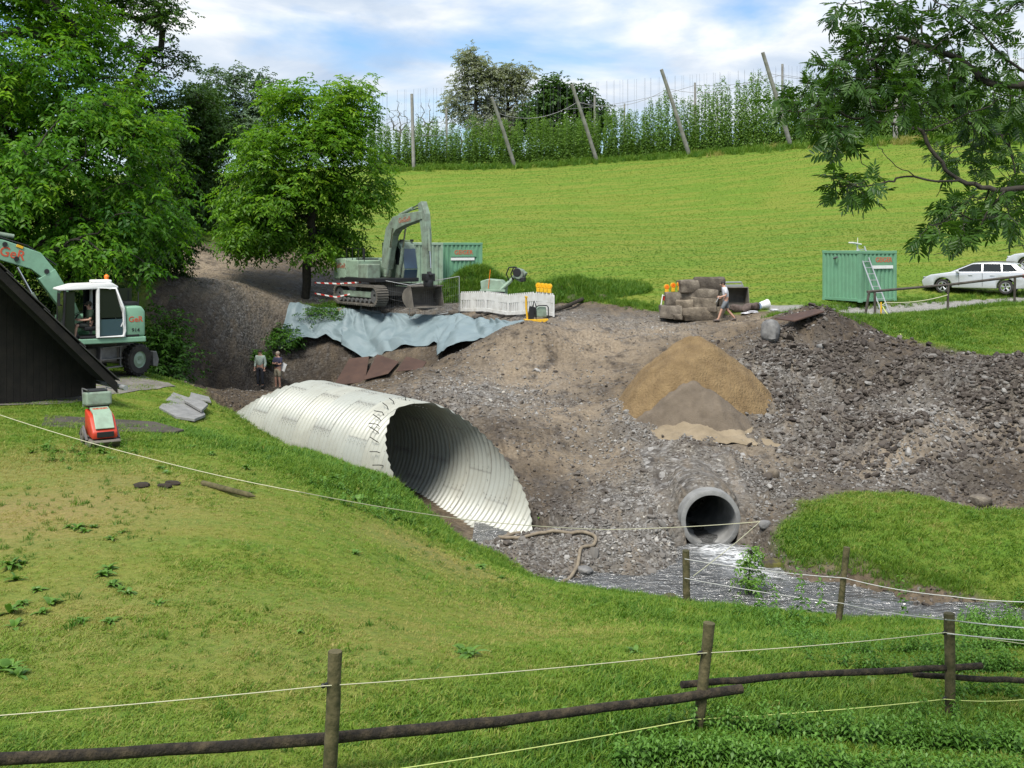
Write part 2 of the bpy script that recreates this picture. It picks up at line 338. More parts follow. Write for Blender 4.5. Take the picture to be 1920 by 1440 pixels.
def axis(lo, a, b, hi, st, g):
    m = list(np.arange(a, b + st / 2, st)); s = st; v = m[-1]
    while v < hi: s *= g; v += s; m.append(v)
    s = st; v = m[0]; pre = []
    while v > lo: s *= g; v -= s; pre.append(v)
    return np.array(pre[::-1] + m)
gx = axis(-420, -15, 17, 420, 0.13, 1.11); gy = axis(-40, 9, 58, 620, 0.13, 1.09)
GX, GY = np.meshgrid(gx, gy); fx_, fy_ = GX.ravel(), GY.ravel()
GZ = H(fx_, fy_)
dirt_, sd_ = ground_fields(fx_, fy_)
lane_ = sstep(0.15, -0.15, sdf(fx_, fy_, LANE) + fbm(fx_, fy_, 1.2, 2) * 0.3)
i_ = np.arange(len(gx) * len(gy)).reshape(len(gy), len(gx))
gf = np.stack([i_[:-1, :-1], i_[:-1, 1:], i_[1:, 1:], i_[1:, :-1]], -1).reshape(-1, 4)
gattr = dict(dirt=dirt_, lane=lane_, gravel=blobs(fx_, fy_, GRAVEL), clay=blobs(fx_, fy_, CLAY), dark=blobs(fx_, fy_, DARK), dry=blobs(fx_, fy_, DRY), lush=blobs(fx_, fy_, LUSH), edge=np.exp(-np.abs(sd_) / 0.5))

def ground_material():
    m, t, b = newmat('ground'); v = coords(t)
    A = {k: N(t, 'ShaderNodeAttribute', _attribute_name=k).outputs['Fac'] for k in gattr}
    big = noise(t, v, 0.35, 4.0); mid = noise(t, v, 1.7, 6.0, 0.6); fine = noise(t, v, 9.0, 6.0, 0.65); vf = noise(t, v, 38.0, 4.0, 0.6)
    # grass
    mpn = N(t, 'ShaderNodeMapping'); mpn.inputs['Scale'].default_value = (0.12, 1.0, 0.4); mpn.inputs['Rotation'].default_value = (0, 0, rad(7)); L(t, v, mpn.inputs[0])
    st = noise(t, mpn.outputs[0], 1.5, 5.0, 0.6)
    g = ramp(t, fine, [(0.28, (0.058, 0.115, 0.010)), (0.5, (0.108, 0.190, 0.016)), (0.74, (0.170, 0.245, 0.028))])
    g = mixc(t, math_(t, 'MULTIPLY', ramp(t, st, [(0.44, (0, 0, 0)), (0.58, (1, 1, 1))]), 0.6), g, (0.200, 0.205, 0.032))
    dryf = math_(t, 'MULTIPLY', A['dry'], ramp(t, fine, [(0.25, (0.35,) * 3), (0.6, (1, 1, 1))]))
    g = mixc(t, dryf, g, ramp(t, vf, [(0.3, (0.19, 0.145, 0.055)), (0.7, (0.34, 0.265, 0.10))]))
    g = mixc(t, math_(t, 'MULTIPLY', A['lush'], 0.65), g, (0.075, 0.160, 0.017))
    # soil
    s = ramp(t, mid, [(0.25, (0.034, 0.024, 0.014)), (0.5, (0.098, 0.072, 0.044)), (0.78, (0.205, 0.160, 0.105))])
    s = mixc(t, math_(t, 'MULTIPLY', A['dark'], 0.72), s, ramp(t, fine, [(0.3, (0.020, 0.014, 0.010)), (0.7, (0.075, 0.054, 0.038))]))
    gr = ramp(t, fine, [(0.25, (0.050, 0.046, 0.041)), (0.5, (0.150, 0.141, 0.126)), (0.75, (0.330, 0.315, 0.285))])
    gf_ = math_(t, 'MULTIPLY', A['gravel'], ramp(t, mid, [(0.30, (0.3,) * 3), (0.52, (1, 1, 1))]))
    s = mixc(t, gf_, s, gr)
    def vor(sc, st_):
        vn = N(t, 'ShaderNodeTexVoronoi', Scale=sc, Randomness=1.0); L(t, v, vn.inputs['Vector']); sx = t.nodes.new('ShaderNodeSeparateColor'); L(t, vn.outputs['Color'], sx.inputs[0]); return ramp(t, sx.outputs[0], st_), vn.outputs['Distance']
    v1, d1 = vor(7.5, [(0.0, (0.035, 0.030, 0.026)), (0.40, (0.115, 0.108, 0.098)), (0.72, (0.240, 0.232, 0.220)), (1.0, (0.46, 0.45, 0.43))])
    v2, d2 = vor(17.0, [(0.0, (0.040, 0.034, 0.028)), (0.5, (0.110, 0.100, 0.086)), (0.85, (0.230, 0.215, 0.190)), (1.0, (0.42, 0.40, 0.36))])
    s = mixc(t, math_(t, 'MULTIPLY', math_(t, 'ADD', 0.10, math_(t, 'MULTIPLY', A['gravel'], 0.72)), ramp(t, big, [(0.35, (0.3,) * 3), (0.6, (1, 1, 1))])), s, mixc(t, ramp(t, mid, [(0.45, (0,) * 3), (0.55, (1, 1, 1))]), v1, v2))
    cf = math_(t, 'MULTIPLY', A['clay'], ramp(t, mid, [(0.34, (0,) * 3), (0.50, (1, 1, 1))]))
    s = mixc(t, cf, s, ramp(t, fine, [(0.3, (0.190, 0.148, 0.100)), (0.7, (0.36, 0.295, 0.215))]))
    mps = N(t, 'ShaderNodeMapping'); mps.inputs['Scale'].default_value = (1.0, 0.22, 0.35); mps.inputs['Rotation'].default_value = (0, 0, rad(24)); L(t, v, mps.inputs[0])
    stk = noise(t, mps.outputs[0], 2.6, 6.0, 0.65, 0.4)
    s = mixc(t, math_(t, 'MULTIPLY', ramp(t, stk, [(0.50, (0,) * 3), (0.66, (1, 1, 1))]), 0.45), s, (0.235, 0.182, 0.122))
    s = mixc(t, math_(t, 'MULTIPLY', ramp(t, stk, [(0.30, (1, 1, 1)), (0.42, (0,) * 3)]), 0.55), s, (0.045, 0.034, 0.024))
    s = mixc(t, math_(t, 'MULTIPLY', A['dark'], 0.75), s, mixc(t, 1.0, s, (0.42, 0.40, 0.38), 'MULTIPLY'))
    ef = math_(t, 'MULTIPLY', A['edge'], 0.35)
    c = mixc(t, A['dirt'], mixc(t, ef, g, (0.060, 0.050, 0.022)), s)
    ln = ramp(t, fine, [(0.3, (0.17, 0.165, 0.15)), (0.7, (0.36, 0.35, 0.325))])
    c = mixc(t, A['lane'], c, ln)
    L(t, c, b.inputs['Base Color']); b.inputs['Specular IOR Level'].default_value = 0.25
    wet = math_(t, 'MULTIPLY', A['dirt'], ramp(t, mid, [(0.35, (0.35,) * 3), (0.6, (0,) * 3)]))
    L(t, math_(t, 'SUBTRACT', 0.95, wet), b.inputs['Roughness'])
    h = math_(t, 'ADD', math_(t, 'ADD', math_(t, 'MULTIPLY', fine, 1.0), math_(t, 'MULTIPLY', vf, 0.5)), math_(t, 'MULTIPLY', math_(t, 'MULTIPLY', A['dirt'], d1), -1.2))
    bump(t, b, h, 0.9, 0.07)
    return m
M = {}
M['ground'] = ground_material()
gme = np_mesh('ground', np.stack([fx_, fy_, GZ], 1), gf, M['ground'], True, {k: ('POINT', 'FLOAT', a) for k, a in gattr.items()})
ground = link('ground', gme); tag(ground, 'sloping pasture, mown hay field and dug-up building site ground', kind='structure')

# stream
def water_material():
    m, t, b = newmat('stream_water'); v = coords(t)
    mpn = N(t, 'ShaderNodeMapping'); mpn.inputs['Scale'].default_value = (1.0, 2.4, 1.0); mpn.inputs['Rotation'].default_value = (0, 0, rad(-18)); L(t, v, mpn.inputs[0])
    n1 = noise(t, mpn.outputs[0], 1.5, 4.0, 0.5, 1.2); n2 = noise(t, mpn.outputs[0], 4.5, 3.0, 0.5, 0.8)
    foam_glint = N(t, 'ShaderNodeAttribute', _attribute_name='foam_glint').outputs['Fac']
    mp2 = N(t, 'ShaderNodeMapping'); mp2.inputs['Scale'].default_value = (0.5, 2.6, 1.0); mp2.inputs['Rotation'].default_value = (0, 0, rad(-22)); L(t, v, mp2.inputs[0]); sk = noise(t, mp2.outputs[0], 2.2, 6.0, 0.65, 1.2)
    foam_glint = math_(t, 'MAXIMUM', foam_glint, math_(t, 'MULTIPLY', ramp(t, sk, [(0.58, (0,) * 3), (0.72, (1, 1, 1))]), 0.16))  # pale streaks paint sky glints on the ripples into the foam colour
    ff = math_(t, 'MULTIPLY', foam_glint, ramp(t, n2, [(0.36, (0,) * 3), (0.54, (1, 1, 1))]))
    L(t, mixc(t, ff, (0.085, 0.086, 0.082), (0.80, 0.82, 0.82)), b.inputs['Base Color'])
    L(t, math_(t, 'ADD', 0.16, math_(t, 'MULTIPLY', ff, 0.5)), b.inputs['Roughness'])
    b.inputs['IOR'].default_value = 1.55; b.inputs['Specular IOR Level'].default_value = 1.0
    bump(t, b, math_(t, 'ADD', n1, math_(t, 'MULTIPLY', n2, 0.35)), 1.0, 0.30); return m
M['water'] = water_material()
wx = np.arange(-1, 22, 0.09); wy = np.arange(16.5, 31.5, 0.09); WX, WY = np.meshgrid(wx, wy)
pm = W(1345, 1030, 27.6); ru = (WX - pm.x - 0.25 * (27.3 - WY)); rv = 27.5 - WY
foam_glint = 0.95 * np.exp(-(ru / 0.6) ** 2) * sstep(-0.3, 0.1, rv) * sstep(3.2, 0.6, rv) + 0.5 * np.exp(-((WX - 7.2) / .9) ** 2 - ((WY - 25.2) / .35) ** 2)
wz = 0.45 + 0.09 * fbm(WX.ravel() * .8 + WY.ravel() * .3, WY.ravel() * 1.9, 0.7, 3).reshape(WX.shape) + foam_glint * 0.10 * (fbm(WX.ravel(), WY.ravel(), 0.25, 2).reshape(WX.shape) + 0.4)
wi = np.arange(WX.size).reshape(WX.shape); wf = np.stack([wi[:-1, :-1], wi[:-1, 1:], wi[1:, 1:], wi[1:, :-1]], -1).reshape(-1, 4)
wme = np_mesh('stream', np.stack([WX.ravel(), WY.ravel(), wz.ravel()], 1), wf, M['water'], True, {'foam_glint': ('POINT', 'FLOAT', np.clip(foam_glint, 0, 1).ravel())})
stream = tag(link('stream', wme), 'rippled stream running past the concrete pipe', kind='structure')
# ------------------------------------------------------------ vegetation
R_ = np.random.default_rng(5)
def unit(a): return a / (np.linalg.norm(a, axis=-1, keepdims=True) + 1e-9)
def leaf_mesh(name, P, D, Nn, ln, wd, tint, mat_, fold=0.18, droop=0.25, wpos=0.45):
    D = unit(D); S = unit(np.cross(D, Nn)); U = np.cross(S, D)
    ln = np.broadcast_to(np.asarray(ln, float), (len(P),))[:, None]; wd = np.broadcast_to(np.asarray(wd, float), (len(P),))[:, None]
    m = P + D * ln * wpos + U * wd * fold
    v = np.stack([P, m + S * wd * 0.5, P + D * ln - U * ln * droop, m - S * wd * 0.5], 1).reshape(-1, 3)
    f = np.arange(len(P) * 4).reshape(-1, 4)
    return np_mesh(name, v, f, mat_, False, {'tint': ('POINT', 'FLOAT', np.repeat(tint, 4))})
M['bark'] = mat('bark', (0.018, 0.015, 0.011), 0.9, 0, (0.050, 0.043, 0.033), 6, 0.35, 0.7, 0.6, 14)
M['bark_pale'] = mat('bark_pale', (0.10, 0.095, 0.085), 0.9, 0, (0.17, 0.165, 0.15), 5)
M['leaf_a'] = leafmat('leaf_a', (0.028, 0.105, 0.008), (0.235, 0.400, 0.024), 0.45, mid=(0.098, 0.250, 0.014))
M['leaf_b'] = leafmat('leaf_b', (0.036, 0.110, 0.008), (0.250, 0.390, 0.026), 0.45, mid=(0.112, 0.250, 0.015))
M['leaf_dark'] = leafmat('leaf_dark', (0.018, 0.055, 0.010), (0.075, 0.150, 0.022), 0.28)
M['leaf_far'] = leafmat('leaf_far', (0.055, 0.105, 0.060), (0.135, 0.205, 0.105), 0.25)  # distance haze is mixed into this paler, bluish leaf colour
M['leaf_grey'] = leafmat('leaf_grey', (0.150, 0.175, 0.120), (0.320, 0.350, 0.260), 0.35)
M['leaf_hop'] = leafmat('leaf_hop', (0.055, 0.130, 0.024), (0.180, 0.300, 0.055), 0.38)
M['leaf_ash'] = leafmat('leaf_ash', (0.016, 0.052, 0.011), (0.078, 0.160, 0.022), 0.34, rough=0.38)
M['leaf_bush'] = leafmat('leaf_bush', (0.020, 0.072, 0.008), (0.090, 0.210, 0.018), 0.3)

def skeleton(trunk, clusters, seed=0, bow=0.12, sub=4, mid_pull=0.0):
    rng = np.random.default_rng(seed)
    nodes = [np.array(p, float) for p in trunk]; par = [-1] + list(range(len(trunk) - 1)); ok = [i >= len(trunk) * 0.35 for i in range(len(trunk))]
    base = nodes[-1]
    order = np.argsort([np.linalg.norm(c - base) for c in clusters]); leafnode = {}
    for ci in order:
        c = np.array(clusters[ci]); A = np.array(nodes); d = np.linalg.norm(A - c, axis=1)
        d = d + np.where(A[:, 2] > c[2] + 0.2, 0.8 * (A[:, 2] - c[2]), 0) + np.where(ok, 0, 1e6)
        j = int(np.argmin(d)); p0 = nodes[j]; last = j; dist = np.linalg.norm(c - p0)
        k = max(2, min(sub, int(dist / 0.5) + 1))
        for s in range(1, k + 1):
            t = s / k; q = p0 + (c - p0) * t + np.array([0, 0, 1]) * bow * dist * math.sin(math.pi * t) + (rng.normal(0, 0.05 * dist / k, 3) if s < k else 0)
            nodes.append(q); par.append(last); ok.append(True); last = len(nodes) - 1
        leafnode[int(ci)] = last
    return np.array(nodes), np.array(par)
def branch_mesh(name, nodes, par, r_trunk, r_tip, mat_, sides=6, power=0.5, ntrunk=0):
    n = len(nodes); cnt = np.ones(n)
    for i in range(n - 1, 0, -1):
        if par[i] >= 0: cnt[par[i]] += cnt[i]
    r = r_tip + (r_trunk - r_tip) * (cnt / cnt[0]) ** power
    idx = np.where(par >= 0)[0]; a = nodes[par[idx]]; b = nodes[idx]
    ra = np.minimum(r[par[idx]], r[idx] * 1.35); rb = r[idx]
    d = unit(b - a); ref = np.where(np.abs(d[:, 2:3]) > 0.9, np.array([[1.0, 0, 0]]), np.array([[0, 0, 1.0]]))
    u = unit(np.cross(d, ref)); w = np.cross(d, u); th = np.arange(sides) * 2 * math.pi / sides
    ring = u[:, None] * np.cos(th)[None, :, None] + w[:, None] * np.sin(th)[None, :, None]
    v = np.concatenate([a[:, None] + ring * ra[:, None, None], b[:, None] + d[:, None] * 0.3 * rb[:, None, None] + ring * rb[:, None, None]], 1)
    m = len(idx); k = np.arange(sides); f = np.stack([k, (k + 1) % sides, sides + (k + 1) % sides, sides + k], 1)
    F_ = (np.arange(m)[:, None, None] * 2 * sides + f[None]).reshape(-1, 4)
    return np_mesh(name, v.reshape(-1, 3), F_, mat_, True)
def crown_points(ells, K, rng, shell=0.55):
    vol = np.array([e[3] * e[4] * e[5] for e in ells]); vol = vol ** 0.8; vol /= vol.sum(); out = []
    if K > 200:
        sub_ = crown_points(ells, min(200, K // 6), rng, shell); sc_ = 0.16 * float(np.mean([e[3] for e in ells])) + .12
        return [sub_[int(rng.integers(len(sub_)))] + rng.normal(0, 1, 3) * sc_ * np.array([1.25, 1.25, .7]) for _ in range(K)]
    while len(out) < K:
        e = ells[rng.choice(len(ells), p=vol)]; q = rng.normal(size=3); q /= np.linalg.norm(q); q *= rng.uniform(shell, 1.0) ** 0.7
        c = W(*e[:3]); out.append(np.array([c.x + q[0] * e[3], c.y + q[1] * e[4], c.z + q[2] * e[5]]))
    return out
def sprays(C, rng, ns, nl, rc, axis_c, ln, wd, hang=0.5, flat=0.75):
    C = np.array(C); K = len(C)
    c = np.repeat(C, ns, 0); off = rng.normal(size=(K * ns, 3)) * rc; off[:, 2] *= flat
    base = c + off; out = unit(base - np.array(axis_c)) * 0.6 + unit(off) * 0.5 + rng.normal(size=base.shape) * 0.45
    out[:, 2] = out[:, 2] * 0.6 - hang * rng.random(len(out)); out = unit(out)
    tint_c = np.repeat(np.repeat(rng.normal(0.45, 0.16, K), ns), nl)
    L_ = rng.uniform(0.8, 1.3, len(base)) * ln * nl * 0.30
    t = (np.arange(nl) + 0.5) / nl; side = np.where(np.arange(nl) % 2, 1, -1)
    S = unit(np.cross(out, np.array([0, 0, 1.0])))
    P = base[:, None] + out[:, None] * (L_[:, None] * t)[:, :, None] - np.array([0, 0, 1]) * (L_[:, None] * t[None] ** 2 * 0.35)[:, :, None]
    D = out[:, None] * 0.55 + S[:, None] * side[None, :, None] * 0.85 + rng.normal(size=(len(base), nl, 3)) * 0.22 - np.array([0, 0, 0.25])
    P = P.reshape(-1, 3); D = D.reshape(-1, 3); n = len(P)
    Nn = unit(np.array([0, 0, 1.0]) + rng.normal(size=(n, 3)) * 0.45 + unit(P - np.array(axis_c)) * 0.5)
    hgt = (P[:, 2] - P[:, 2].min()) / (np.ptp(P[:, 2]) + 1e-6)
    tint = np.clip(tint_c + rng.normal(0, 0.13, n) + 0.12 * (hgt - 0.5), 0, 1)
    return P, D, Nn, ln * rng.uniform(0.7, 1.25, n), wd * rng.uniform(0.75, 1.2, n), tint
def tree(name, label, base, ells, K, ns, nl, rc, ln, wd, lm, r_trunk, seed, cat='tree', group=None, bm_='bark', top=None, shell=0.5, hang=0.5, parts=('trunk', 'crown')):
    rng = np.random.default_rng(seed); base = np.array(base, float)
    C = crown_points(ells, K, rng, shell); Cc = np.mean(C, 0)
    top = np.array(top) if top is not None else Cc + np.array([0, 0, 0.0])
    tr = [base - np.array([0, 0, 0.3])] + [base + (top - base) * t + np.append(rng.normal(0, 0.10 * np.linalg.norm(top - base) * 0.15, 2), 0) for t in np.linspace(0.12, 1, 8)]
    nodes, par = skeleton(tr, C, seed)
    o = thing(name, label, cat, tuple(base), group=group)
    off = base
    link(parts[0], branch_mesh(parts[0], nodes - off, par, r_trunk, 0.008 if r_trunk > .1 else 0.005, M[bm_]), o)
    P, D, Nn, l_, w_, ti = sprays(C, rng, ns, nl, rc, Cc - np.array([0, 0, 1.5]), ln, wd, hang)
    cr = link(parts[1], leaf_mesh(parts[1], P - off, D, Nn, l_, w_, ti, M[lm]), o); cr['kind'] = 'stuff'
    return o
gz = lambda px, py, d: on(px, py, d)

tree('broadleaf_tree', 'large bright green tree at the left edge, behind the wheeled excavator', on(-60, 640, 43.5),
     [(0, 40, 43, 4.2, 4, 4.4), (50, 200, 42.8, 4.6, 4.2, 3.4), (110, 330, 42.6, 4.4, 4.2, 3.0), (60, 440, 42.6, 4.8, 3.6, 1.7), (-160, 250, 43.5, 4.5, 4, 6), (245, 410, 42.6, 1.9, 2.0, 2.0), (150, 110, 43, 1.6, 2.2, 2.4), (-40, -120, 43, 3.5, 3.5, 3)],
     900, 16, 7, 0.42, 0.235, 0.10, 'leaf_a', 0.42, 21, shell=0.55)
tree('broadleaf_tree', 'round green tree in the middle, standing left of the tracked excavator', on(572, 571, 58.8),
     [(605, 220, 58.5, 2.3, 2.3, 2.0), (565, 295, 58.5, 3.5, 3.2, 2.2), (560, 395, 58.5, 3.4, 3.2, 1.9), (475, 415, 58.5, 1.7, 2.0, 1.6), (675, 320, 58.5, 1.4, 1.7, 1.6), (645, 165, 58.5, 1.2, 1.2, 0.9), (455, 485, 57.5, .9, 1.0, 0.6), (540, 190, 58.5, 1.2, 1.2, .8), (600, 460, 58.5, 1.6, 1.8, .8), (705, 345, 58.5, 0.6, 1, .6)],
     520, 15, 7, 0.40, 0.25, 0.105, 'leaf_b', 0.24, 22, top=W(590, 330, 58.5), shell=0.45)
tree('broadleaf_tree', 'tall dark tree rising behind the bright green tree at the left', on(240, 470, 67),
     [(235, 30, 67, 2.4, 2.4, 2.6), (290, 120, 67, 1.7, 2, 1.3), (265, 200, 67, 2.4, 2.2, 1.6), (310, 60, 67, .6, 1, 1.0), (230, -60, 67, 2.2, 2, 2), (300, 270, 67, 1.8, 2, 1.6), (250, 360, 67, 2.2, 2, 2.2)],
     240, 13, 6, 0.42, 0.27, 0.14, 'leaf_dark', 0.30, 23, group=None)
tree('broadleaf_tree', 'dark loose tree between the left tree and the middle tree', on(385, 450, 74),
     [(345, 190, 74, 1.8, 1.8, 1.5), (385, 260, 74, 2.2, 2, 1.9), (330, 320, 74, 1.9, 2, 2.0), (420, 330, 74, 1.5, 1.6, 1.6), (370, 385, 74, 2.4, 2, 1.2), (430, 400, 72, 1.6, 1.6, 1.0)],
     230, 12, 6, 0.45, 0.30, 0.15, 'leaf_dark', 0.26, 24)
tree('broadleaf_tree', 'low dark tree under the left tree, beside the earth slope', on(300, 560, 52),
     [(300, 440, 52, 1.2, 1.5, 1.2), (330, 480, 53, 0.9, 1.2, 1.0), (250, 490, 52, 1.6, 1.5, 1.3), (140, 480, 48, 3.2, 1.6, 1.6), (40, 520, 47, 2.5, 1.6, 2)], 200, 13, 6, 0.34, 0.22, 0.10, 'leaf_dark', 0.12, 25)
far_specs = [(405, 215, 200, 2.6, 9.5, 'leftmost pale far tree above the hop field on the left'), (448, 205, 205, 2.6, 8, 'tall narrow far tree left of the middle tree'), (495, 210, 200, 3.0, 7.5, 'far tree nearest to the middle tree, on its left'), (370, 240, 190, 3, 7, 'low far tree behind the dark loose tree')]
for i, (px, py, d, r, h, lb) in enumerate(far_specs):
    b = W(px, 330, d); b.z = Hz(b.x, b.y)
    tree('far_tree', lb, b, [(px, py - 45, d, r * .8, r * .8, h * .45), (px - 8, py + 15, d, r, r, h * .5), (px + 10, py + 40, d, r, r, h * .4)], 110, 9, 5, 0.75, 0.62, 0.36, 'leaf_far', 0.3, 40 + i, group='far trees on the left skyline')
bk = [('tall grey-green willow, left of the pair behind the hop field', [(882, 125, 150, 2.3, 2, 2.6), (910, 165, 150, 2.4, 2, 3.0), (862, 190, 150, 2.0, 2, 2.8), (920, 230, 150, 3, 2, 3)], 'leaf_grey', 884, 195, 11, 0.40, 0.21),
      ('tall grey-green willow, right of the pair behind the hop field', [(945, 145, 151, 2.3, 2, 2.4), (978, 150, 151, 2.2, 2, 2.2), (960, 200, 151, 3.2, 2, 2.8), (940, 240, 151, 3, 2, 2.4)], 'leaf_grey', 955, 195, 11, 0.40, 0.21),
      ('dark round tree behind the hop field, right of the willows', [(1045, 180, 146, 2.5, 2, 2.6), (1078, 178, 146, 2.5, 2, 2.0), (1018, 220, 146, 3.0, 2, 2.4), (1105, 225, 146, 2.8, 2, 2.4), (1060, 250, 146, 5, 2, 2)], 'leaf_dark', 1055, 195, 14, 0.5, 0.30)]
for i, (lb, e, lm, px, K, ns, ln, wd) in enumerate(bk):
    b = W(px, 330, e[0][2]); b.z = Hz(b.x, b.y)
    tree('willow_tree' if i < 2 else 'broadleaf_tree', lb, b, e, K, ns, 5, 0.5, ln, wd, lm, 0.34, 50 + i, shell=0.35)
for i, (px, top_, lb) in enumerate([(745, 195, 'bare leafless tree behind the hop field, beside the middle tree'), (800, 190, 'bare leafless tree behind the hop field, left of the willows'), (860, 215, 'thin half-bare tree in front of the left willow')]):
    b = W(px, 330, 140); b.z = Hz(b.x, b.y)
    tree('bare_tree', lb, b, [(px, top_ + 30, 140, 2.2, 2, 2.6), (px + 10, top_ + 55, 140, 2.6, 2, 2)], 90, 3, 3, 0.4, 0.16, 0.03, 'leaf_grey', 0.16, 60 + i, shell=0.3, parts=('branches', 'twigs'), bm_='bark_pale')

def bush(name, label, base, r, K, ns, ln, wd, lm, seed, cat='bush', group=None):
    rng = np.random.default_rng(seed); base = np.array(base, float); C = []
    while len(C) < K:
        q = rng.normal(size=3); q /= np.linalg.norm(q); q[2] = abs(q[2]); q *= rng.uniform(0.4, 1) ** 0.6
        C.append(base + q * np.array(r))
    nodes, par = skeleton([base - np.array([0, 0, .1]), base + np.array([0, 0, 0.15 * r[2]]), base + np.array([0, 0, 0.3 * r[2]])], C, seed)
    o = thing(name, label, cat, tuple(base), group=group)
    link('stems', branch_mesh('stems', nodes - base, par, 0.03, 0.004, M['bark'], 5), o)['kind'] = 'stuff'
    P, D, Nn, l_, w_, ti = sprays(C, rng, ns, 5, 0.16 * max(r), base, ln, wd, 0.3)
    link('foliage', leaf_mesh('foliage', P - base, D, Nn, l_, w_, ti, M[lm]), o)['kind'] = 'stuff'
    return o
bush('bush', 'dense green bush right behind the wheeled excavator', on(300, 690, 43.5), (0.95, 1.1, 2.6), 110, 10, 0.17, 0.09, 'leaf_bush', 71)
bush('bush', 'low green bush on the earth bank left of the tarpaulin', on(528, 595, 54.5), (0.85, 0.9, 0.7), 50, 9, 0.16, 0.08, 'leaf_bush', 72)
bush('bush', 'small green plant trailing down the dark earth slope', on(490, 632, 53), (0.5, 0.6, 0.45), 26, 8, 0.15, 0.07, 'leaf_bush', 73)
bush('bush', 'weedy green clump at the foot of the middle tree', on(610, 566, 56), (1.3, 0.8, 0.45), 40, 8, 0.15, 0.06, 'leaf_bush', 74)

# hop garden: poles, wires, bines
M['pole'] = mat('weathered_pole', (0.20, 0.19, 0.175), 0.85, 0, (0.30, 0.29, 0.27), 2.0)
M['wire'] = mat('wire', (0.16, 0.165, 0.17), 0.5, 0.6)
def hop_mesh(seed, h=5.2, n=580):
    rng = np.random.default_rng(seed); t = rng.random(n) ** 1.7; z = 0.1 + t * h
    env = 0.27 * (1 - t) ** 0.55 + 0.06 + 0.14 * (np.sin(z * 13 + seed) > 0.2) * (t > .3); a = rng.random(n) * 2 * math.pi; r = env * rng.random(n) ** 0.4
    P = np.stack([np.cos(a) * r * 0.75, np.sin(a) * r, z], 1); D = np.stack([np.cos(a), np.sin(a), rng.normal(-0.25, 0.3, n)], 1)
    Nn = np.stack([rng.normal(0, .3, n), rng.normal(0, .3, n), np.ones(n)], 1)
    return leaf_mesh('hop_bine', P, D, Nn, rng.uniform(0.14, 0.25, n) * (1.15 - .4 * t), rng.uniform(0.12, 0.20, n) * (1.15 - .4 * t), np.clip(rng.normal(.45, .2, n) + .15 * t, 0, 1), M['leaf_hop'])
def string_mesh(h):
    mb = MB(); mb.cyl((0, 0, 0), (0, 0, h), 0.008, n=4); return mb.mesh('string', M['wire'])
HM = [hop_mesh(80 + i, hh) for i, hh in enumerate((4.2, 4.8, 5.4, 6.0))]; SM = string_mesh(7.2)
rngh = np.random.default_rng(90); n_h = 0
for row in range(4):
    for px in np.arange(700, 1935, 14.5 if row < 3 else 30):
        if n_h >= 296: break
        p_ = px + rngh.uniform(-4, 4); d = 103.5 - 9 * sstep(1300, 1920, np.array([p_]))[0] + row * 3.2 + rngh.uniform(-.3, .3)
        b = W(p_, 300, d); b.z = Hz(b.x, b.y) - 0.05
        hs = 0.70 + 0.42 * float(sstep(1050, 1450, np.array([p_]))[0])
        o = thing('hop_plant', f'climbing hop plant in the {("front", "second", "third", "rearmost")[row]} row of the hop garden', 'hop plant', tuple(b), rngh.uniform(0, 6.28), 'hop plants in rows on the hilltop')
        k = hs * rngh.uniform(0.86, 1.14)
        link('foliage', HM[int(rngh.integers(4))], o, scale=(1, 1, k))['kind'] = 'stuff'
        if row < 2: link('string', SM, o)
        n_h += 1
def pole(px0, py0, px1, py1, d0, d1, r, lb, grp='poles of the hop garden'):
    a = W(px0, py0, d0); a.z = min(a.z, Hz(a.x, a.y)); b = W(px1, py1, d1); v = b - a
    mb = MB(); mb.tube([(0, 0, -.2), v * 0.5, v], [r * 1.1, r, r * .85], 10)
    o = mb.build('hop_pole', M['pole'], None, smooth=40, loc=a); tag(o, lb, 'pole', grp); return a, b
PT = [pole(968, 316, 922, 182, 101, 99, .16, 'leaning hop garden pole, leftmost of the leaning ones, before the willows'),
      pole(1122, 307, 1072, 158, 101, 99, .17, 'leaning hop garden pole, second from the left, before the dark round tree'),
      pole(1294, 291, 1240, 130, 100, 98, .18, 'leaning hop garden pole, third from the left, against open sky'),
      pole(1484, 272, 1430, 98, 98, 96, .19, 'leaning hop garden pole, tallest and furthest right')]
VP = [pole(776, 322, 772, 176, 101, 101, .15, 'upright grey hop garden pole beside the middle tree'), pole(838, 320, 837, 202, 116, 116, .12, 'thin upright hop garden pole left of the willows'),
      pole(1304, 300, 1303, 155, 112, 112, .13, 'upright hop garden pole just right of the third leaning pole'), pole(1345, 300, 1345, 182, 124, 124, .12, 'short far hop garden pole between the two right leaning poles'),
      pole(1467, 290, 1467, 120, 112, 112, .14, 'upright hop garden pole just right of the tallest leaning pole'), pole(1116, 310, 1115, 180, 116, 116, .13, 'upright hop garden pole in front of the dark round tree'),
      pole(1679, 262, 1682, 60, 94, 94, .2, 'upright hop garden pole half hidden by the ash branches'), pole(1170, 300, 1171, 194, 126, 126, .11, 'far thin hop garden pole right of the dark round tree')]
def wire(name, lb, pts, r=0.03, sag=0.0, m='wire', n=8, cat='wire', grp=None, sub=5):
    P = []
    for a, b in zip(pts[:-1], pts[1:]):
        for i in range(n):
            t = i / n; P.append(Vector(a).lerp(Vector(b), t) - Vector((0, 0, sag * 4 * t * (1 - t))))
    P.append(Vector(pts[-1])); mb = MB(); o0 = P[0].copy(); mb.tube([p - o0 for p in P], r, sub)
    return tag(mb.build(name, M[m], None, smooth=60, loc=o0), lb, cat, grp)
tops = [b + (a - b) * 0.22 for a, b in PT]
wire('trellis_wire', 'sagging main cable strung between the leaning hop poles', [W(760, 250, 103)] + tops + [W(1680, 120, 94), W(1980, 90, 90)], 0.02, 0.9)
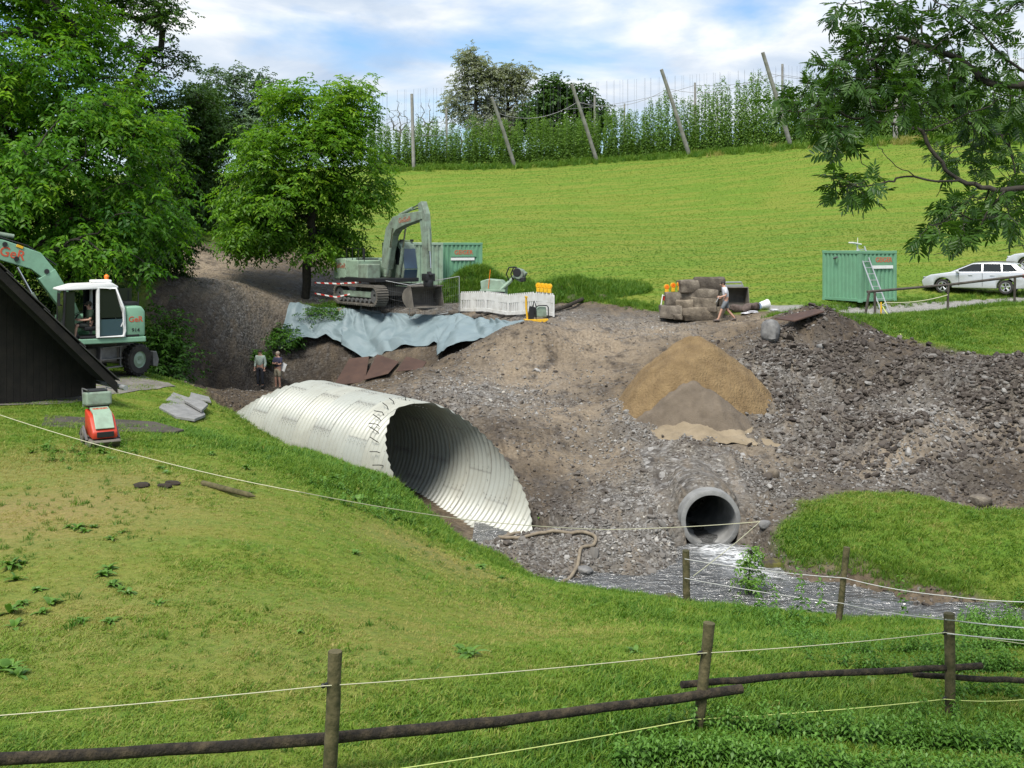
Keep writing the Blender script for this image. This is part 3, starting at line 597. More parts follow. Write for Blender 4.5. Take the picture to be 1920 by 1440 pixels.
wire('trellis_wire', 'thin upper wire running over the hop plants towards the right', [W(1060, 205, 112), W(1303, 160, 112), W(1467, 140, 112), W(1700, 150, 108)], 0.02, 0.4)

# ------------------------------------------------------------ scattered ground cover (uncountable)
def protos(name, meshes):
    c = bpy.data.collections.new(name)
    for i, me in enumerate(meshes):
        o = bpy.data.objects.new(f'{name}_{i}', me); c.objects.link(o)
    return c
def scatter(name, label, P, rot, scl, tint, coll, cat=None):
    n = len(P); me = bpy.data.meshes.new(name); me.vertices.add(n); me.vertices.foreach_set('co', np.asarray(P, np.float32).ravel())
    for an, typ, arr, key in (('rot', 'FLOAT_VECTOR', rot, 'vector'), ('scl', 'FLOAT_VECTOR', scl, 'vector'), ('tint', 'FLOAT', tint, 'value')):
        me.attributes.new(an, typ, 'POINT').data.foreach_set(key, np.asarray(arr, np.float32).ravel())
    me.update(); o = link(name, me)
    g = bpy.data.node_groups.new(name, 'GeometryNodeTree')
    g.interface.new_socket('Geometry', in_out='INPUT', socket_type='NodeSocketGeometry'); g.interface.new_socket('Geometry', in_out='OUTPUT', socket_type='NodeSocketGeometry')
    gi = g.nodes.new('NodeGroupInput'); go = g.nodes.new('NodeGroupOutput'); iop = g.nodes.new('GeometryNodeInstanceOnPoints'); ci = g.nodes.new('GeometryNodeCollectionInfo')
    ci.inputs['Collection'].default_value = coll; ci.inputs['Separate Children'].default_value = True; ci.inputs['Reset Children'].default_value = True
    iop.inputs['Pick Instance'].default_value = True
    def attr(nm):
        a = g.nodes.new('GeometryNodeInputNamedAttribute'); a.data_type = 'FLOAT_VECTOR'; a.inputs['Name'].default_value = nm; return a.outputs['Attribute']
    g.links.new(gi.outputs[0], iop.inputs['Points']); g.links.new(ci.outputs[0], iop.inputs['Instance'])
    er = g.nodes.new('FunctionNodeEulerToRotation'); g.links.new(attr('rot'), er.inputs[0]); g.links.new(er.outputs[0], iop.inputs['Rotation'])
    g.links.new(attr('scl'), iop.inputs['Scale'])
    rv = g.nodes.new('FunctionNodeRandomValue'); rv.data_type = 'INT'
    rv.inputs[4].default_value = 0; rv.inputs[5].default_value = 100; g.links.new(rv.outputs[2], iop.inputs['Instance Index'])
    g.links.new(iop.outputs[0], go.inputs[0])
    md = o.modifiers.new('scatter', 'NODES'); md.node_group = g
    return tag(o, label, cat, kind='stuff')
def tuft(seed, nb, h, spread, w, lean=0.5, mat_=None):
    rng = np.random.default_rng(seed); V = []; Fc = []
    for i in range(nb):
        a = rng.random() * 6.283; r = spread * rng.random() ** 0.5; b = np.array([math.cos(a) * r, math.sin(a) * r, -0.01]); hh = h * rng.uniform(.5, 1.2)
        a2 = rng.random() * 6.283; ld = np.array([math.cos(a2), math.sin(a2), 0]) * hh * lean * rng.uniform(.3, 1.4); s = np.array([-math.sin(a2 + .6), math.cos(a2 + .6), 0]) * w * .5
        k = len(V); m = b + np.array([0, 0, hh * .6]) + ld * .35; t = b + np.array([0, 0, hh]) + ld
        V += [b - s, b + s, m + s * .8, m - s * .8, t]; Fc += [(k, k + 1, k + 2, k + 3), (k + 3, k + 2, k + 4)]
    me = bpy.data.meshes.new('tuft'); me.from_pydata([tuple(v) for v in V], [], Fc); me.update()
    if mat_: me.materials.append(mat_)
    return me
M['grass'] = leafmat('grass_blades', (0.058, 0.150, 0.011), (0.345, 0.300, 0.095), 0.32, rough=0.6, atype='INSTANCER', mid=(0.160, 0.255, 0.022))
TU = protos('tufts', [tuft(100 + i, 13, 0.060, 0.075, 0.0095, 1.0, M['grass']) for i in range(5)])
TU2 = protos('tufts_tall', [tuft(110 + i, 16, 0.13, 0.07, 0.010, 0.7, M['grass']) for i in range(4)])
def field_pts(n, dmin, dmax, seed, umax=0.475, pw=1.0, extra=0):
    rng = np.random.default_rng(seed); d = (dmin ** pw + (dmax ** pw - dmin ** pw) * rng.random(n)) ** (1 / pw); u = rng.uniform(-umax, umax, n)
    return u * d, d, rng
def rots(rng, n, tilt=0.15): return np.stack([rng.normal(0, tilt, n), rng.normal(0, tilt, n), rng.random(n) * 6.283], 1)
x, y, rg = field_pts(150000, 8.6, 46, 201, pw=0.9)
dt, _sd = ground_fields(x, y); keep = (dt < 0.5) & (H(x, y, False) > 0.42); x = x[keep]; y = y[keep]; n = len(x); z = H(x, y)
ln_ = blobs(x, y, LUSH); dr = blobs(x, y, DRY)
kp = rg.random(n) > dr * 0.55; x, y, z, ln_, dr = x[kp], y[kp], z[kp], ln_[kp], dr[kp]; n = len(x)
patch = fbm(x, y, 1.1, 3) + 0.6 * fbm(x, y, 5, 2)
sc = (0.75 + 0.75 * ln_ - 0.3 * dr + 0.8 * np.clip(patch, -.2, .6)) * rg.uniform(.6, 1.35, n) * (1 + 0.02 * np.clip(y - 15, 0, 30))
scatter('grass', 'short grazed green and yellowish pasture grass', np.stack([x, y, z], 1), rots(rg, n), np.stack([sc, sc, sc * (.58 + .4 * ln_)], 1),
        np.clip(0.48 + 0.75 * dr - 0.28 * ln_ - 0.35 * patch + rg.normal(0, .20, n), 0, 1), TU, 'grass')
x, y, rg = field_pts(5200, 8.8, 30, 207, pw=0.9)
dt, _sd = ground_fields(x, y); keep = (dt < 0.3) & (H(x, y, False) > 0.5) & (fbm(x, y, 2.2, 2) > .02); x = x[keep]; y = y[keep]; n = len(x); sc = np.exp(rg.normal(-.75, .35, n))
scatter('grass_tufts', 'small darker tufts and weeds dotted through the pasture', np.stack([x, y, H(x, y)], 1), rots(rg, n, .3), np.stack([sc * 1.2, sc * 1.2, sc * .8], 1), np.clip(rg.normal(.10, .14, n), 0, 1), TU2, 'grass')
x, y, rg = field_pts(120000, 42, 103, 202, pw=0.8)
dt, _sd = ground_fields(x, y); keep = (dt < 0.4) & (sdf(x, y, LANE) > 0.1); x = x[keep]; y = y[keep]; n = len(x); z = H(x, y)
swath = np.sin((y + 0.13 * x) * 2.2 + 2 * fbm(x, y, 6, 2)) * 0.5 + fbm(x * .25, y, 1.5, 3); sc = rg.uniform(.6, 1.2, n) * (0.75 + 0.2 * swath)
scatter('hay_field_grass', 'mown grass of the sloping hay field', np.stack([x, y, z], 1), rots(rg, n), np.stack([sc * .9, sc * .9, sc * .5], 1), np.clip(.17 + .34 * swath + .3 * fbm(x, y, 9, 2) + rg.normal(0, .1, n), 0, 1), TU2, 'grass')
# fringe of taller grass along banks, mound, hop field edge
fr = []
def line_pts(pts, n, wdt, seed):
    rng = np.random.default_rng(seed); P = [np.array(W(*p)[:2]) for p in pts]; s = rng.random(n) * (len(P) - 1); i = s.astype(int); t = (s - i)[:, None]; P = np.array(P)
    q = P[i] * (1 - t) + P[np.minimum(i + 1, len(P) - 1)] * t + rng.normal(0, wdt, (n, 2)); return q
for pts, n, wdt in (([(445, 772, 35.8), (560, 845, 31), (700, 905, 26.8), (800, 972, 25), (870, 1010, 25)], 1500, .45), ([(560, 900, 25), (700, 950, 24), (800, 1000, 24)], 1500, .5), ([(870, 1010, 25.2), (950, 1070, 24.3), (1090, 1115, 23.2), (1240, 1135, 22.4), (1400, 1165, 21.5), (1560, 1180, 21), (1740, 1175, 20.5)], 1500, .3), ([(1440, 1030, 26), (1600, 1055, 25), (1750, 1090, 24), (1810, 1105, 23.7)], 500, .2), ([(1640, 605, 44), (1700, 590, 46.5), (1920, 568, 48.5)], 900, .4), ([(1540, 572, 49.5), (1680, 566, 50), (1920, 548, 52)], 600, .4),
                    ([(720, 325, 101), (950, 320, 101), (1120, 309, 101), (1295, 294, 100)], 900, .5), ([(1295, 294, 100), (1480, 278, 97.5), (1700, 266, 93), (1920, 266, 89)], 1200, .7), ([(1440, 600, 47), (1540, 582, 43.5), (1640, 608, 42.5)], 250, .3), ([(1040, 562, 55.5), (1150, 575, 52.5), (1240, 590, 50.5)], 500, .3), ([(580, 572, 57), (660, 566, 57.5)], 250, .4)):
    fr.append((line_pts(pts, n, wdt, len(fr) + 300), 2.0 if pts[0][2] > 90 else (0.5 if len(fr) < 4 else 0.8)))
q = np.concatenate([a for a, s in fr]); k = np.concatenate([np.full(len(a), s) for a, s in fr]); rg = np.random.default_rng(7); n = len(q); z = H(q[:, 0], q[:, 1])
sc = rg.uniform(.9, 2.3, n) * k
tn = np.clip(rg.normal(.22, .15, n) + np.where((k > 1.5) & (fbm(q[:, 0], q[:, 1], 3, 2) > .08) & (q[:, 0] > 16), .65, 0), 0, 1)
ok = z > 0.4
scatter('long_grass', 'longer uncut grass along banks, track and field edge', np.stack([q[:, 0], q[:, 1], z], 1)[ok], rots(rg, n, .25)[ok], np.stack([sc, sc, sc], 1)[ok], tn[ok], TU2, 'grass')
# ------------------------------------------------------------ earthworks: culvert, pipe, heaps, sheets, stones
def culvert_material():
    m, t, b = newmat('coated_steel'); v = coords(t)
    gr = N(t, 'ShaderNodeAttribute', _attribute_name='grime').outputs['Fac']; mud = N(t, 'ShaderNodeAttribute', _attribute_name='mud').outputs['Fac']; tn = N(t, 'ShaderNodeAttribute', _attribute_name='plate').outputs['Fac']
    f = noise(t, v, 1.3, 6.0, 0.65); f2 = noise(t, v, 7.0, 5.0, 0.65)
    c = mixc(t, tn, (0.315, 0.330, 0.295), (0.370, 0.372, 0.315))
    c = mixc(t, math_(t, 'MULTIPLY', ramp(t, f, [(0.46, (0,) * 3), (0.64, (1, 1, 1))]), 0.55), c, (0.27, 0.265, 0.22))
    c = mixc(t, math_(t, 'MULTIPLY', gr, ramp(t, f2, [(0.3, (0.35,) * 3), (0.6, (1, 1, 1))])), c, (0.135, 0.130, 0.115))
    mf = math_(t, 'GREATER_THAN', math_(t, 'ADD', mud, math_(t, 'MULTIPLY', math_(t, 'SUBTRACT', f2, 0.5), 0.9)), 0.5)
    c = mixc(t, mf, c, (0.135, 0.112, 0.085))
    L(t, c, b.inputs['Base Color']); L(t, math_(t, 'ADD', 0.36, math_(t, 'MULTIPLY', mf, 0.4)), b.inputs['Roughness']); return m
M['culvert'] = culvert_material()
M['bolt'] = mat('bolt_steel', (0.22, 0.22, 0.20), 0.6, 0.4)
M['steel_dark'] = mat('steel_dark', (0.035, 0.033, 0.03), 0.6, 0.4)
def culvert():
    c = CUL; R0 = c['R']; base = Vector((c['X0'], c['Y0'], c['zi']))
    root = thing('steel_culvert', 'big white corrugated steel culvert pipe with slanted mouth lying in the trench', 'culvert pipe', base)
    a = np.array([cA[0], cA[1], 0]); nn = np.array([cN[0], cN[1], 0]); zz = np.array([0, 0, 1.0])
    lo = lambda t: c['m'] * (1 + np.sin(t)) + c['k'] * np.cos(t)
    hi = lambda t: c['L'] - c['m2'] * (1 + np.sin(t)) + c['k2'] * np.cos(t)
    def pos(s, t, r): return s[..., None] * a + (r * np.cos(t))[..., None] * nn + ((R0 + r * np.sin(t)))[..., None] * zz
    nseg = 6; bolts = MB(); rng = np.random.default_rng(3); prng = np.random.default_rng(8)
    for ring in range(16):
        s0, s1 = float(ring), ring + 1.0
        fine = ring < 5 or ring > 8
        for j in range(nseg):
            t0 = -math.pi / 2 + (j + (0.38 if ring % 2 else 0.0)) * 2 * math.pi / nseg; t1 = t0 + 2 * math.pi / nseg
            nt_ = 44 if ring < 5 else (26 if fine else 16)
            t = np.linspace(t0, t1, nt_); ns = 41
            sa = np.clip(lo(t), s0, s1); sb = np.clip(hi(t), s0, s1)
            if (sb - sa).max() < 0.02: continue
            sg = sa[None] + (sb - sa)[None] * np.linspace(0, 1, ns)[:, None]; tg = np.broadcast_to(t, sg.shape)
            off = 0.006 * ((ring + j) % 2)
            r = R0 + 0.030 * np.cos(2 * math.pi * sg / 0.2) + off
            P = pos(sg, tg, r); ii = np.arange(P.shape[0] * P.shape[1]).reshape(P.shape[:2])
            fc = np.stack([ii[:-1, :-1], ii[:-1, 1:], ii[1:, 1:], ii[1:, :-1]], -1).reshape(-1, 4)
            wide = (sb - sa) > 1e-4; ok = np.tile((wide[:-1] | wide[1:]), ns - 1); fc = fc[ok]
            ds = np.minimum(sg - s0, s1 - sg); dtt = np.minimum(tg - t0, t1 - tg) * R0
            grime = np.clip(np.maximum(0.75 * (np.minimum(sg - s0, 9) < 0.022), 0.55 * (dtt < 0.03)), 0, 1) + 0.25 * np.exp(-ds / 0.05) * np.clip(fbm(sg.ravel() * 3, tg.ravel() * 2, .5, 2).reshape(sg.shape) + .3, 0, 1)
            mud = 0.95 * np.exp(-((sg - 11.0) / .42) ** 2 - ((tg - 1.95) / .13) ** 2) + 0.75 * np.exp(-((sg - 10.9) / .3) ** 2 - ((tg - 2.18) / .12) ** 2)
            mud = mud + 1.0 * np.exp(-((sg - 1.15) / .5) ** 2 - ((tg + 1.02) / .13) ** 2)
            fleck = (np.abs(tg - 2.35) < .12) * (np.sin(sg * 2 * math.pi / 2.0) > .2) * (sg < 8) * 0.30
            mud = mud + fleck * np.clip(fbm(sg.ravel() * 3, tg.ravel() * 5, .5, 2).reshape(sg.shape) + .5, 0, 1)
            me = np_mesh('plate', P.reshape(-1, 3), fc, M['culvert'], True, {'grime': ('POINT', 'FLOAT', np.clip(grime, 0, 1).ravel()), 'mud': ('POINT', 'FLOAT', mud.ravel()), 'plate': ('POINT', 'FLOAT', np.full(P.shape[0] * P.shape[1], prng.random()))})
            link('plate', me, root)
            for row in (0.035, 0.115):
                for q in range(5):
                    ss = s0 + 0.1 + 0.2 * q; tt = t0 + row / R0 + 0.01 * (q % 2)
                    if lo(tt) + .03 < ss < hi(tt) - .03:
                        for sgn, rr in ((1, R0 + 0.045), (-1, R0 - 0.035)):
                            p = pos(np.array(ss), np.array(tt), np.array(rr)); bolts.box(p, (0.017, 0.017, 0.017))
            for q in range(5):
                tt = t0 + (t1 - t0) * (q + .5) / 5; ss = s0 + 0.05
                if lo(tt) + .03 < ss < hi(tt) - .03:
                    for rr in (R0 + 0.04, R0 - 0.03): bolts.box(pos(np.array(ss), np.array(tt), np.array(rr)), (0.016, 0.016, 0.016))
    bolts.build('bolts', M['bolt'], root)['kind'] = 'stuff'
    for tt, ln in ((0.62, .3), (0.85, .3), (1.1, .32), (1.35, .3), (1.62, .32), (1.85, .3), (2.0, .3), (2.14, .34), (2.26, .36), (2.36, .36), (2.46, .4), (2.6, .3), (2.74, .28), (2.9, .3), (3.1, .3), (3.3, .3), (3.55, .28)):
        ss = lo(tt) + 0.34; mb = MB(); t_ = np.array(tt)
        p0 = pos(np.array(ss), t_, np.array(R0 + 0.02)); out = np.cos(tt) * nn + np.sin(tt) * zz; tang = -np.sin(tt) * nn + np.cos(tt) * zz
        mb.tube([p0, p0 + out * 0.10, p0 + out * 0.14 + a * ln * .9 + tang * 0.05 * (1 if int(tt * 10) % 2 else -1)], 0.012, 6)
        mb.build('anchor_hook', M['steel_dark'], root, smooth=50)
    return root
culvert()

M['concrete'] = mat('concrete', (0.15, 0.15, 0.145), 0.85, 0, (0.27, 0.27, 0.26), 2.5, 0.35, 0.68, 0.25, 22)
pc, pr = PIPE
root = thing('concrete_pipe', 'grey concrete pipe sticking out of the gravel bank, stream pouring from it', 'pipe', (pc.x, pc.y, pc.z - pr))
ax = Vector((-0.03, 1.0, 0.012)).normalized()
mb = MB(); mb.ring((0, 0, pr), ax, [(pr - .135, 0.0), (pr - .125, -0.012), (pr - .03, -0.012), (pr - .015, 0.0), (pr - .015, 0.20), (pr, 0.24), (pr, 4.0), (pr - .14, 4.0)], 56); mb.build('pipe_wall', M['concrete'], root, smooth=40)
mb = MB(); mb.ring((0, 0, pr), ax, [(pr + .002, 0.62), (pr + .006, 0.625), (pr + .006, 0.66), (pr + .002, 0.665)], 56); mb.build('joint_band', M['concrete'], root, smooth=30)
# gravel lying over the pipe
x_ = np.arange(pc.x - 1.5, pc.x + 1.501, 0.075); y_ = np.arange(28.0, 32.2, 0.07); X_, Y_ = np.meshgrid(x_, y_)
Zt = H(X_.ravel(), Y_.ravel(), True, False).reshape(X_.shape)
dome = pc.z + np.sqrt(np.maximum(0.0, (pr - .02 + 0.13 * sstep(28.0, 28.35, Y_)) ** 2 - (X_ - pc.x) ** 2)) + 0.03 * fbm(X_.ravel(), Y_.ravel(), .3, 2).reshape(X_.shape)
near_ = np.abs(X_ - pc.x) < pr + 0.08
Zc = np.where(near_, np.maximum(Zt + .02, dome * sstep(31.9, 31.2, Y_) + (Zt - .1) * (1 - sstep(31.9, 31.2, Y_))), Zt + .03 - .25 * sstep(1.2, 1.5, np.abs(X_ - pc.x)))
Zc = Zc - np.where(np.abs(X_ - pc.x) > pr - .03, .4 * sstep(28.22, 28.0, Y_), 0)
ii = np.arange(X_.size).reshape(X_.shape); fc = np.stack([ii[:-1, :-1], ii[:-1, 1:], ii[1:, 1:], ii[1:, :-1]], -1).reshape(-1, 4)
fa = {k: ('POINT', 'FLOAT', np.full(X_.size, v)) for k, v in dict(dirt=1.0, lane=0.0, gravel=.85, clay=.1, dark=.15, dry=0, lush=0, edge=0).items()}
tag(link('gravel_bank', np_mesh('gravel_bank', np.stack([X_.ravel(), Y_.ravel(), Zc.ravel()], 1), fc, M['ground'], True, fa)), 'gravel heaped over the concrete pipe', kind='structure')

def heap(name, label, cx, cy, r, top, mat_, seed, cat='heap', sq=(1, 1), res=0.06, lump=0.05, rr=0.5, sink=0.06, peak=0.35, pw=None):
    n = int(2 * r * max(sq) / res); t = np.linspace(-1, 1, n); X, Y = np.meshgrid(cx + t * r * sq[0] * 1.15, cy + t * r * sq[1] * 1.15)
    q = np.hypot((X - cx) / sq[0], (Y - cy) / sq[1]); ang = np.arctan2(Y - cy, X - cx)
    wob = 1 + 0.10 * np.sin(2 * ang + seed) + 0.06 * np.sin(3 * ang + 2 * seed)
    q = q / wob; g = H(X.ravel(), Y.ravel()).reshape(X.shape); zb = Hz(cx, cy - r * sq[1] * 0.9)
    s = np.sqrt(q * q + peak * peak) - peak
    zz = top - s * (top - zb) / (np.sqrt(r * r + peak * peak) - peak) + lump * (fbm(X.ravel(), Y.ravel(), rr, 4) + 0.6 * fbm(X.ravel() + 9, Y.ravel(), rr * .3, 2)).reshape(X.shape)
    if pw: zz = top - (top - zb) * (q / r) ** pw + lump * (fbm(X.ravel(), Y.ravel(), rr, 4) + 0.6 * fbm(X.ravel() + 9, Y.ravel(), rr * .3, 2)).reshape(X.shape)
    keepv = zz > g - sink; Z = np.maximum(zz, g - sink)
    ii = np.arange(X.size).reshape(X.shape); fc = np.stack([ii[:-1, :-1], ii[:-1, 1:], ii[1:, 1:], ii[1:, :-1]], -1).reshape(-1, 4)
    kf = keepv.ravel()[fc].any(1); fc = fc[kf]; use = np.unique(fc); mp_ = -np.ones(X.size, int); mp_[use] = np.arange(len(use))
    V = np.stack([X.ravel() - cx, Y.ravel() - cy, Z.ravel()], 1)[use]; o = link(name, np_mesh(name, V, mp_[fc], mat_, True), loc=(cx, cy, 0))
    return tag(o, label, cat)
M['sand'] = mat('sand', (0.150, 0.098, 0.044), 0.95, 0, (0.250, 0.172, 0.082), 2.6, 0.3, 0.7, 1.0, 14, bdist=0.10)
M['sand_grey'] = mat('sand_grey', (0.105, 0.082, 0.058), 0.95, 0, (0.175, 0.140, 0.102), 2.2, 0.3, 0.7, 0.9, 30, bdist=0.05)
M['sand_pale'] = mat('sand_pale', (0.185, 0.145, 0.092), 0.95, 0, (0.280, 0.225, 0.150), 2.0, 0.3, 0.7, 0.6, 30, bdist=0.04)
ap = W(1300, 630, 36.6)
heap('sand_heap', 'tall heap of yellow-brown sand beside the track', ap.x - .02, ap.y, 2.8, ap.z - .02, M['sand'], 1.0, lump=0.16, rr=.8, sq=(1.02, 1.0), pw=1.62)
a2 = W(1318, 715, 34.6)
heap('sand_heap', 'smaller grey-brown sand heap at the front of the yellow heap', a2.x - .25, a2.y + .05, 1.75, a2.z, M['sand_grey'], 2.3, lump=0.16, rr=.6, sq=(1.12, .85), pw=1.35)
a3 = W(1300, 780, 34.1)
heap('sand_heap', 'flat pale layer of sand at the foot of the sand heaps', a3.x, a3.y + .35, 2.35, a3.z - .05, M['sand_pale'], 4.0, lump=0.14, rr=.6, sq=(1.05, .66), peak=1.2)

# rough grass-grown earth mounds by the hay field
M['mound'] = mat('mound_earth', (0.050, 0.075, 0.020), 0.95, 0, (0.075, 0.056, 0.034), 1.4, 0.42, 0.62, 0.8, 9, bdist=0.08)
MOUNDS = [('overgrown earth mound in front of the mint green container', W(895, 503, 58.5), 2.0, (1.2, .7)), ('long overgrown earth mound right of the green bucket attachment', W(1075, 526, 55), 2.3, (1.35, .8))]
mpts = []
for lb, p, r, sq in MOUNDS:
    heap('earth_mound', lb, p.x, p.y, r, p.z, M['mound'], 3.1, sq=sq, res=.12, lump=.35, rr=.9, peak=.7)
    rg = np.random.default_rng(int(p.x * 100) % 977); a = rg.random(2200) * 6.283; q = r * 1.22 * rg.random(2200) ** .5
    zb = Hz(p.x, p.y - r * sq[1] * .9); s = np.sqrt(q * q + .49) - .7; zt = p.z - s * (p.z - zb) / (math.sqrt(r * r + .49) - .7)
    gx_, gy_ = p.x + np.cos(a) * q * sq[0], p.y + np.sin(a) * q * sq[1]; mpts.append(np.stack([gx_, gy_, np.maximum(zt + .05, H(gx_, gy_))], 1))
mpts = np.concatenate(mpts); rg = np.random.default_rng(4); n = len(mpts); sc = rg.uniform(1.2, 2.8, n)
scatter('mound_grass', 'long rough grass on the earth mounds', mpts, rots(rg, n, .3), np.stack([sc] * 3, 1), np.clip(rg.normal(.15, .16, n), 0, 1), TU2, 'grass')

# tarpaulin
M['tarp'] = mat('tarpaulin', (0.150, 0.202, 0.218), 0.55, 0, (0.195, 0.248, 0.262), 1.2, 0.35, 0.7, 0.15, 9)
def tarp():
    tp = [(528, 650, 54.6), (545, 592, 56.4), (562, 575, 57), (640, 577, 56.4), (700, 585, 55.4), (770, 589, 54.4), (850, 593, 52.6), (920, 601, 49.6), (988, 605, 46.2)]
    bt = [(523, 657, 54.0), (548, 648, 54.2), (575, 637, 54.6), (612, 632, 54.6), (645, 652, 53.8), (683, 674, 52.2), (722, 659, 51.6), (818, 648, 50.0), (824, 676, 48.6), (862, 654, 47.6), (920, 633, 46.4), (990, 607, 45.9)]
    def rs(pts, n):
        P = np.array([tuple(W(*p)) for p in pts]); px = np.array([p[0] for p in pts], float); q = np.linspace(px[0], px[-1], n); return np.stack([np.interp(q, px, P[:, k]) for k in range(3)], 1)
    nu, nv = 260, 70; A = rs(tp, nu); B = rs(bt, nu); v = np.linspace(0, 1, nv)[:, None, None]
    P = A[None] * (1 - v) + B[None] * v
    U = np.broadcast_to(np.arange(nu) / nu * 14.0, (nv, nu)); V = np.broadcast_to(np.linspace(0, 1, nv)[:, None] * 2.6, (nv, nu)); vv = V / 2.6
    uu = U + 0.9 * fbm(U.ravel(), V.ravel(), 2.0, 2).reshape(U.shape)
    w = np.zeros_like(U)
    for u0, s_, k in ((0.6, 1, .9), (3.2, -1, .8), (4.3, 1, 1), (6.4, -1, .7), (9.0, 1, .9), (10.4, -1, 1.0), (12, 1, .6)):
        ang = np.arctan2((uu - u0), V + .25); w += k * np.exp(-((uu - u0) / 1.5) ** 2) * np.abs(np.sin(ang * 5 + u0)) * 0.22
    rid = 0.10 - np.abs(fbm((uu * 1.0 + V * .9).ravel(), (V * 1.1 - uu * .25).ravel(), 1.7, 3, .35).reshape(U.shape)) * 0.62
    rid2 = -np.abs(fbm((uu - V * 1.3).ravel() + 50, (V * .7 + uu * .4).ravel(), .9, 1).reshape(U.shape)) * 0.16
    rid3 = -np.abs(fbm((uu * .5 + V * 2.0).ravel() + 80, (V * .4 - uu * .9).ravel(), .55, 1).reshape(U.shape)) * 0.10
    w = w + rid3 + rid + rid2 + 0.12 * np.sin(uu * 2.1) * vv
    w *= np.clip(vv * 8, 0.15, 1)
    T1 = np.gradient(P, axis=1); T2 = np.gradient(P, axis=0); Nn = unit(np.cross(T1, T2)); Nn = np.where(Nn[..., 1:2] > 0, -Nn, Nn)
    P = P + Nn * w[..., None]
    g = H(P[..., 0].ravel(), P[..., 1].ravel()).reshape(U.shape); P[..., 2] = np.where((P[..., 2] < g + .05) & (vv < .97), g + 0.05 + 0.25 * np.clip(w, 0, .4), P[..., 2])
    ii = np.arange(nu * nv).reshape(nv, nu); fc = np.stack([ii[:-1, :-1], ii[:-1, 1:], ii[1:, 1:], ii[1:, :-1]], -1).reshape(-1, 4)
    return tag(link('tarpaulin', np_mesh('tarpaulin', P.reshape(-1, 3), fc, M['tarp'], True)), 'creased grey-blue tarpaulin spread over the earth bank', 'tarpaulin')
tarp()
def slab(name, label, cs, th, m, cat, group=None, bev=.008):
    c = [Vector(p) for p in cs]; n = (c[1] - c[0]).cross(c[2] - c[0]).normalized()
    if n.y > 0: n = -n
    o0 = c[0].copy(); k = len(c); mb = MB(); mb.add([p - o0 for p in c] + [p - o0 - n * th for p in c], [tuple(range(k)), tuple(range(2 * k - 1, k - 1, -1))] + [(i, (i + 1) % k, k + (i + 1) % k, k + i) for i in range(k)])
    return tag(mb.build(name, m, None, bev, loc=o0), label, cat, group)
M['rust'] = mat('rusty_steel', (0.062, 0.036, 0.028), 0.75, 0.3, (0.105, 0.062, 0.046), 1.8, 0.35, 0.7, 0.15, 14)
slab('steel_plate', 'rusty steel plate at the left of the three under the tarpaulin', [W(655, 672, 51.6), W(692, 668, 51.2), W(684, 716, 49.0), W(626, 722, 49.6)], .03, M['rust'], 'steel plate', 'rusty steel plates in the trench')
slab('steel_plate', 'rusty steel plate in the middle of the three under the tarpaulin', [W(707, 664, 50.6), W(748, 678, 49.8), W(728, 700, 48.6), W(682, 712, 48.9)], .03, M['rust'], 'steel plate', 'rusty steel plates in the trench')
slab('steel_plate', 'rusty steel plate at the right of the three, partly buried', [W(762, 668, 49.2), W(800, 678, 48.2), W(790, 692, 47.4), W(742, 696, 48.0)], .03, M['rust'], 'steel plate', 'rusty steel plates in the trench')

def rock_mesh(seed, sx, sy, sz, mat_, rough=0.08, n=4, sharp=3.2):
    rng = np.random.default_rng(seed); bm = bmesh.new(); bmesh.ops.create_cube(bm, size=2.0); bmesh.ops.subdivide_edges(bm, edges=bm.edges, cuts=n, use_grid_fill=True)
    P = np.array([v.co for v in bm.verts]); q = (np.abs(P) ** sharp).sum(1) ** (1 / sharp); P = P / q[:, None]
    k = rng.random((3, 3)) * 6.283; d = 0
    for i, f in enumerate((1.3, 2.9, 5.5)): d = d + np.sin(P @ rng.normal(size=(3, 3)) * f + k[i]).sum(1) * rough / (i + 1)
    P = P * (1 + d[:, None]) * np.array([sx, sy, sz]) * 0.5
    for v, p in zip(bm.verts, P): v.co = p
    me = bpy.data.meshes.new('rock'); bm.to_mesh(me); bm.free(); me.polygons.foreach_set('use_smooth', np.ones(len(me.polygons), bool)); me.set_sharp_from_angle(angle=rad(32)); me.materials.append(mat_); return me
def stone_mat():
    m, t, b_ = newmat('quarry_stone'); v = coords(t); r_ = t.nodes.new('ShaderNodeObjectInfo').outputs['Random']
    f = noise(t, v, 2.4, 6.0, .65); c = ramp(t, f, [(.3, (0.060, 0.050, 0.040)), (.55, (0.150, 0.130, 0.105)), (.72, (0.300, 0.270, 0.220))])
    L(t, mixc(t, 1.0, c, ramp(t, r_, [(0.0, (.55, .52, .50)), (0.5, (1.0, .98, .95)), (1.0, (1.35, 1.28, 1.15))]), 'MULTIPLY'), b_.inputs['Base Color']); b_.inputs['Roughness'].default_value = .9; bump(t, b_, noise(t, v, 9, 6.0, .65), .8, .06); return m
M['stone'] = stone_mat()
M['rock'] = mat('grey_rock', (0.10, 0.098, 0.095), 0.9, 0, (0.23, 0.225, 0.215), 4, 0.35, 0.68, 0.6, 12)
M['moss_rock'] = mat('mossy_rock', (0.040, 0.032, 0.024), 0.9, 0, (0.110, 0.105, 0.022), 3, 0.42, 0.6, 0.6, 12)
for i, (px, py, d) in enumerate(((640, 578, 56.3), (722, 587, 55.0), (772, 590, 54.3), (850, 594, 52.5), (895, 599, 50.8))):
    tag(link('ballast_stone', rock_mesh(560 + i, .5, .35, .22, M['stone'], .05, 3, 3), loc=on(px, py, d, .14), rot=(0, 0, i)), f'dark stone weighing down the upper edge of the tarpaulin, {("leftmost", "second from left", "third from left", "fourth from left", "rightmost")[i]}', 'stone')
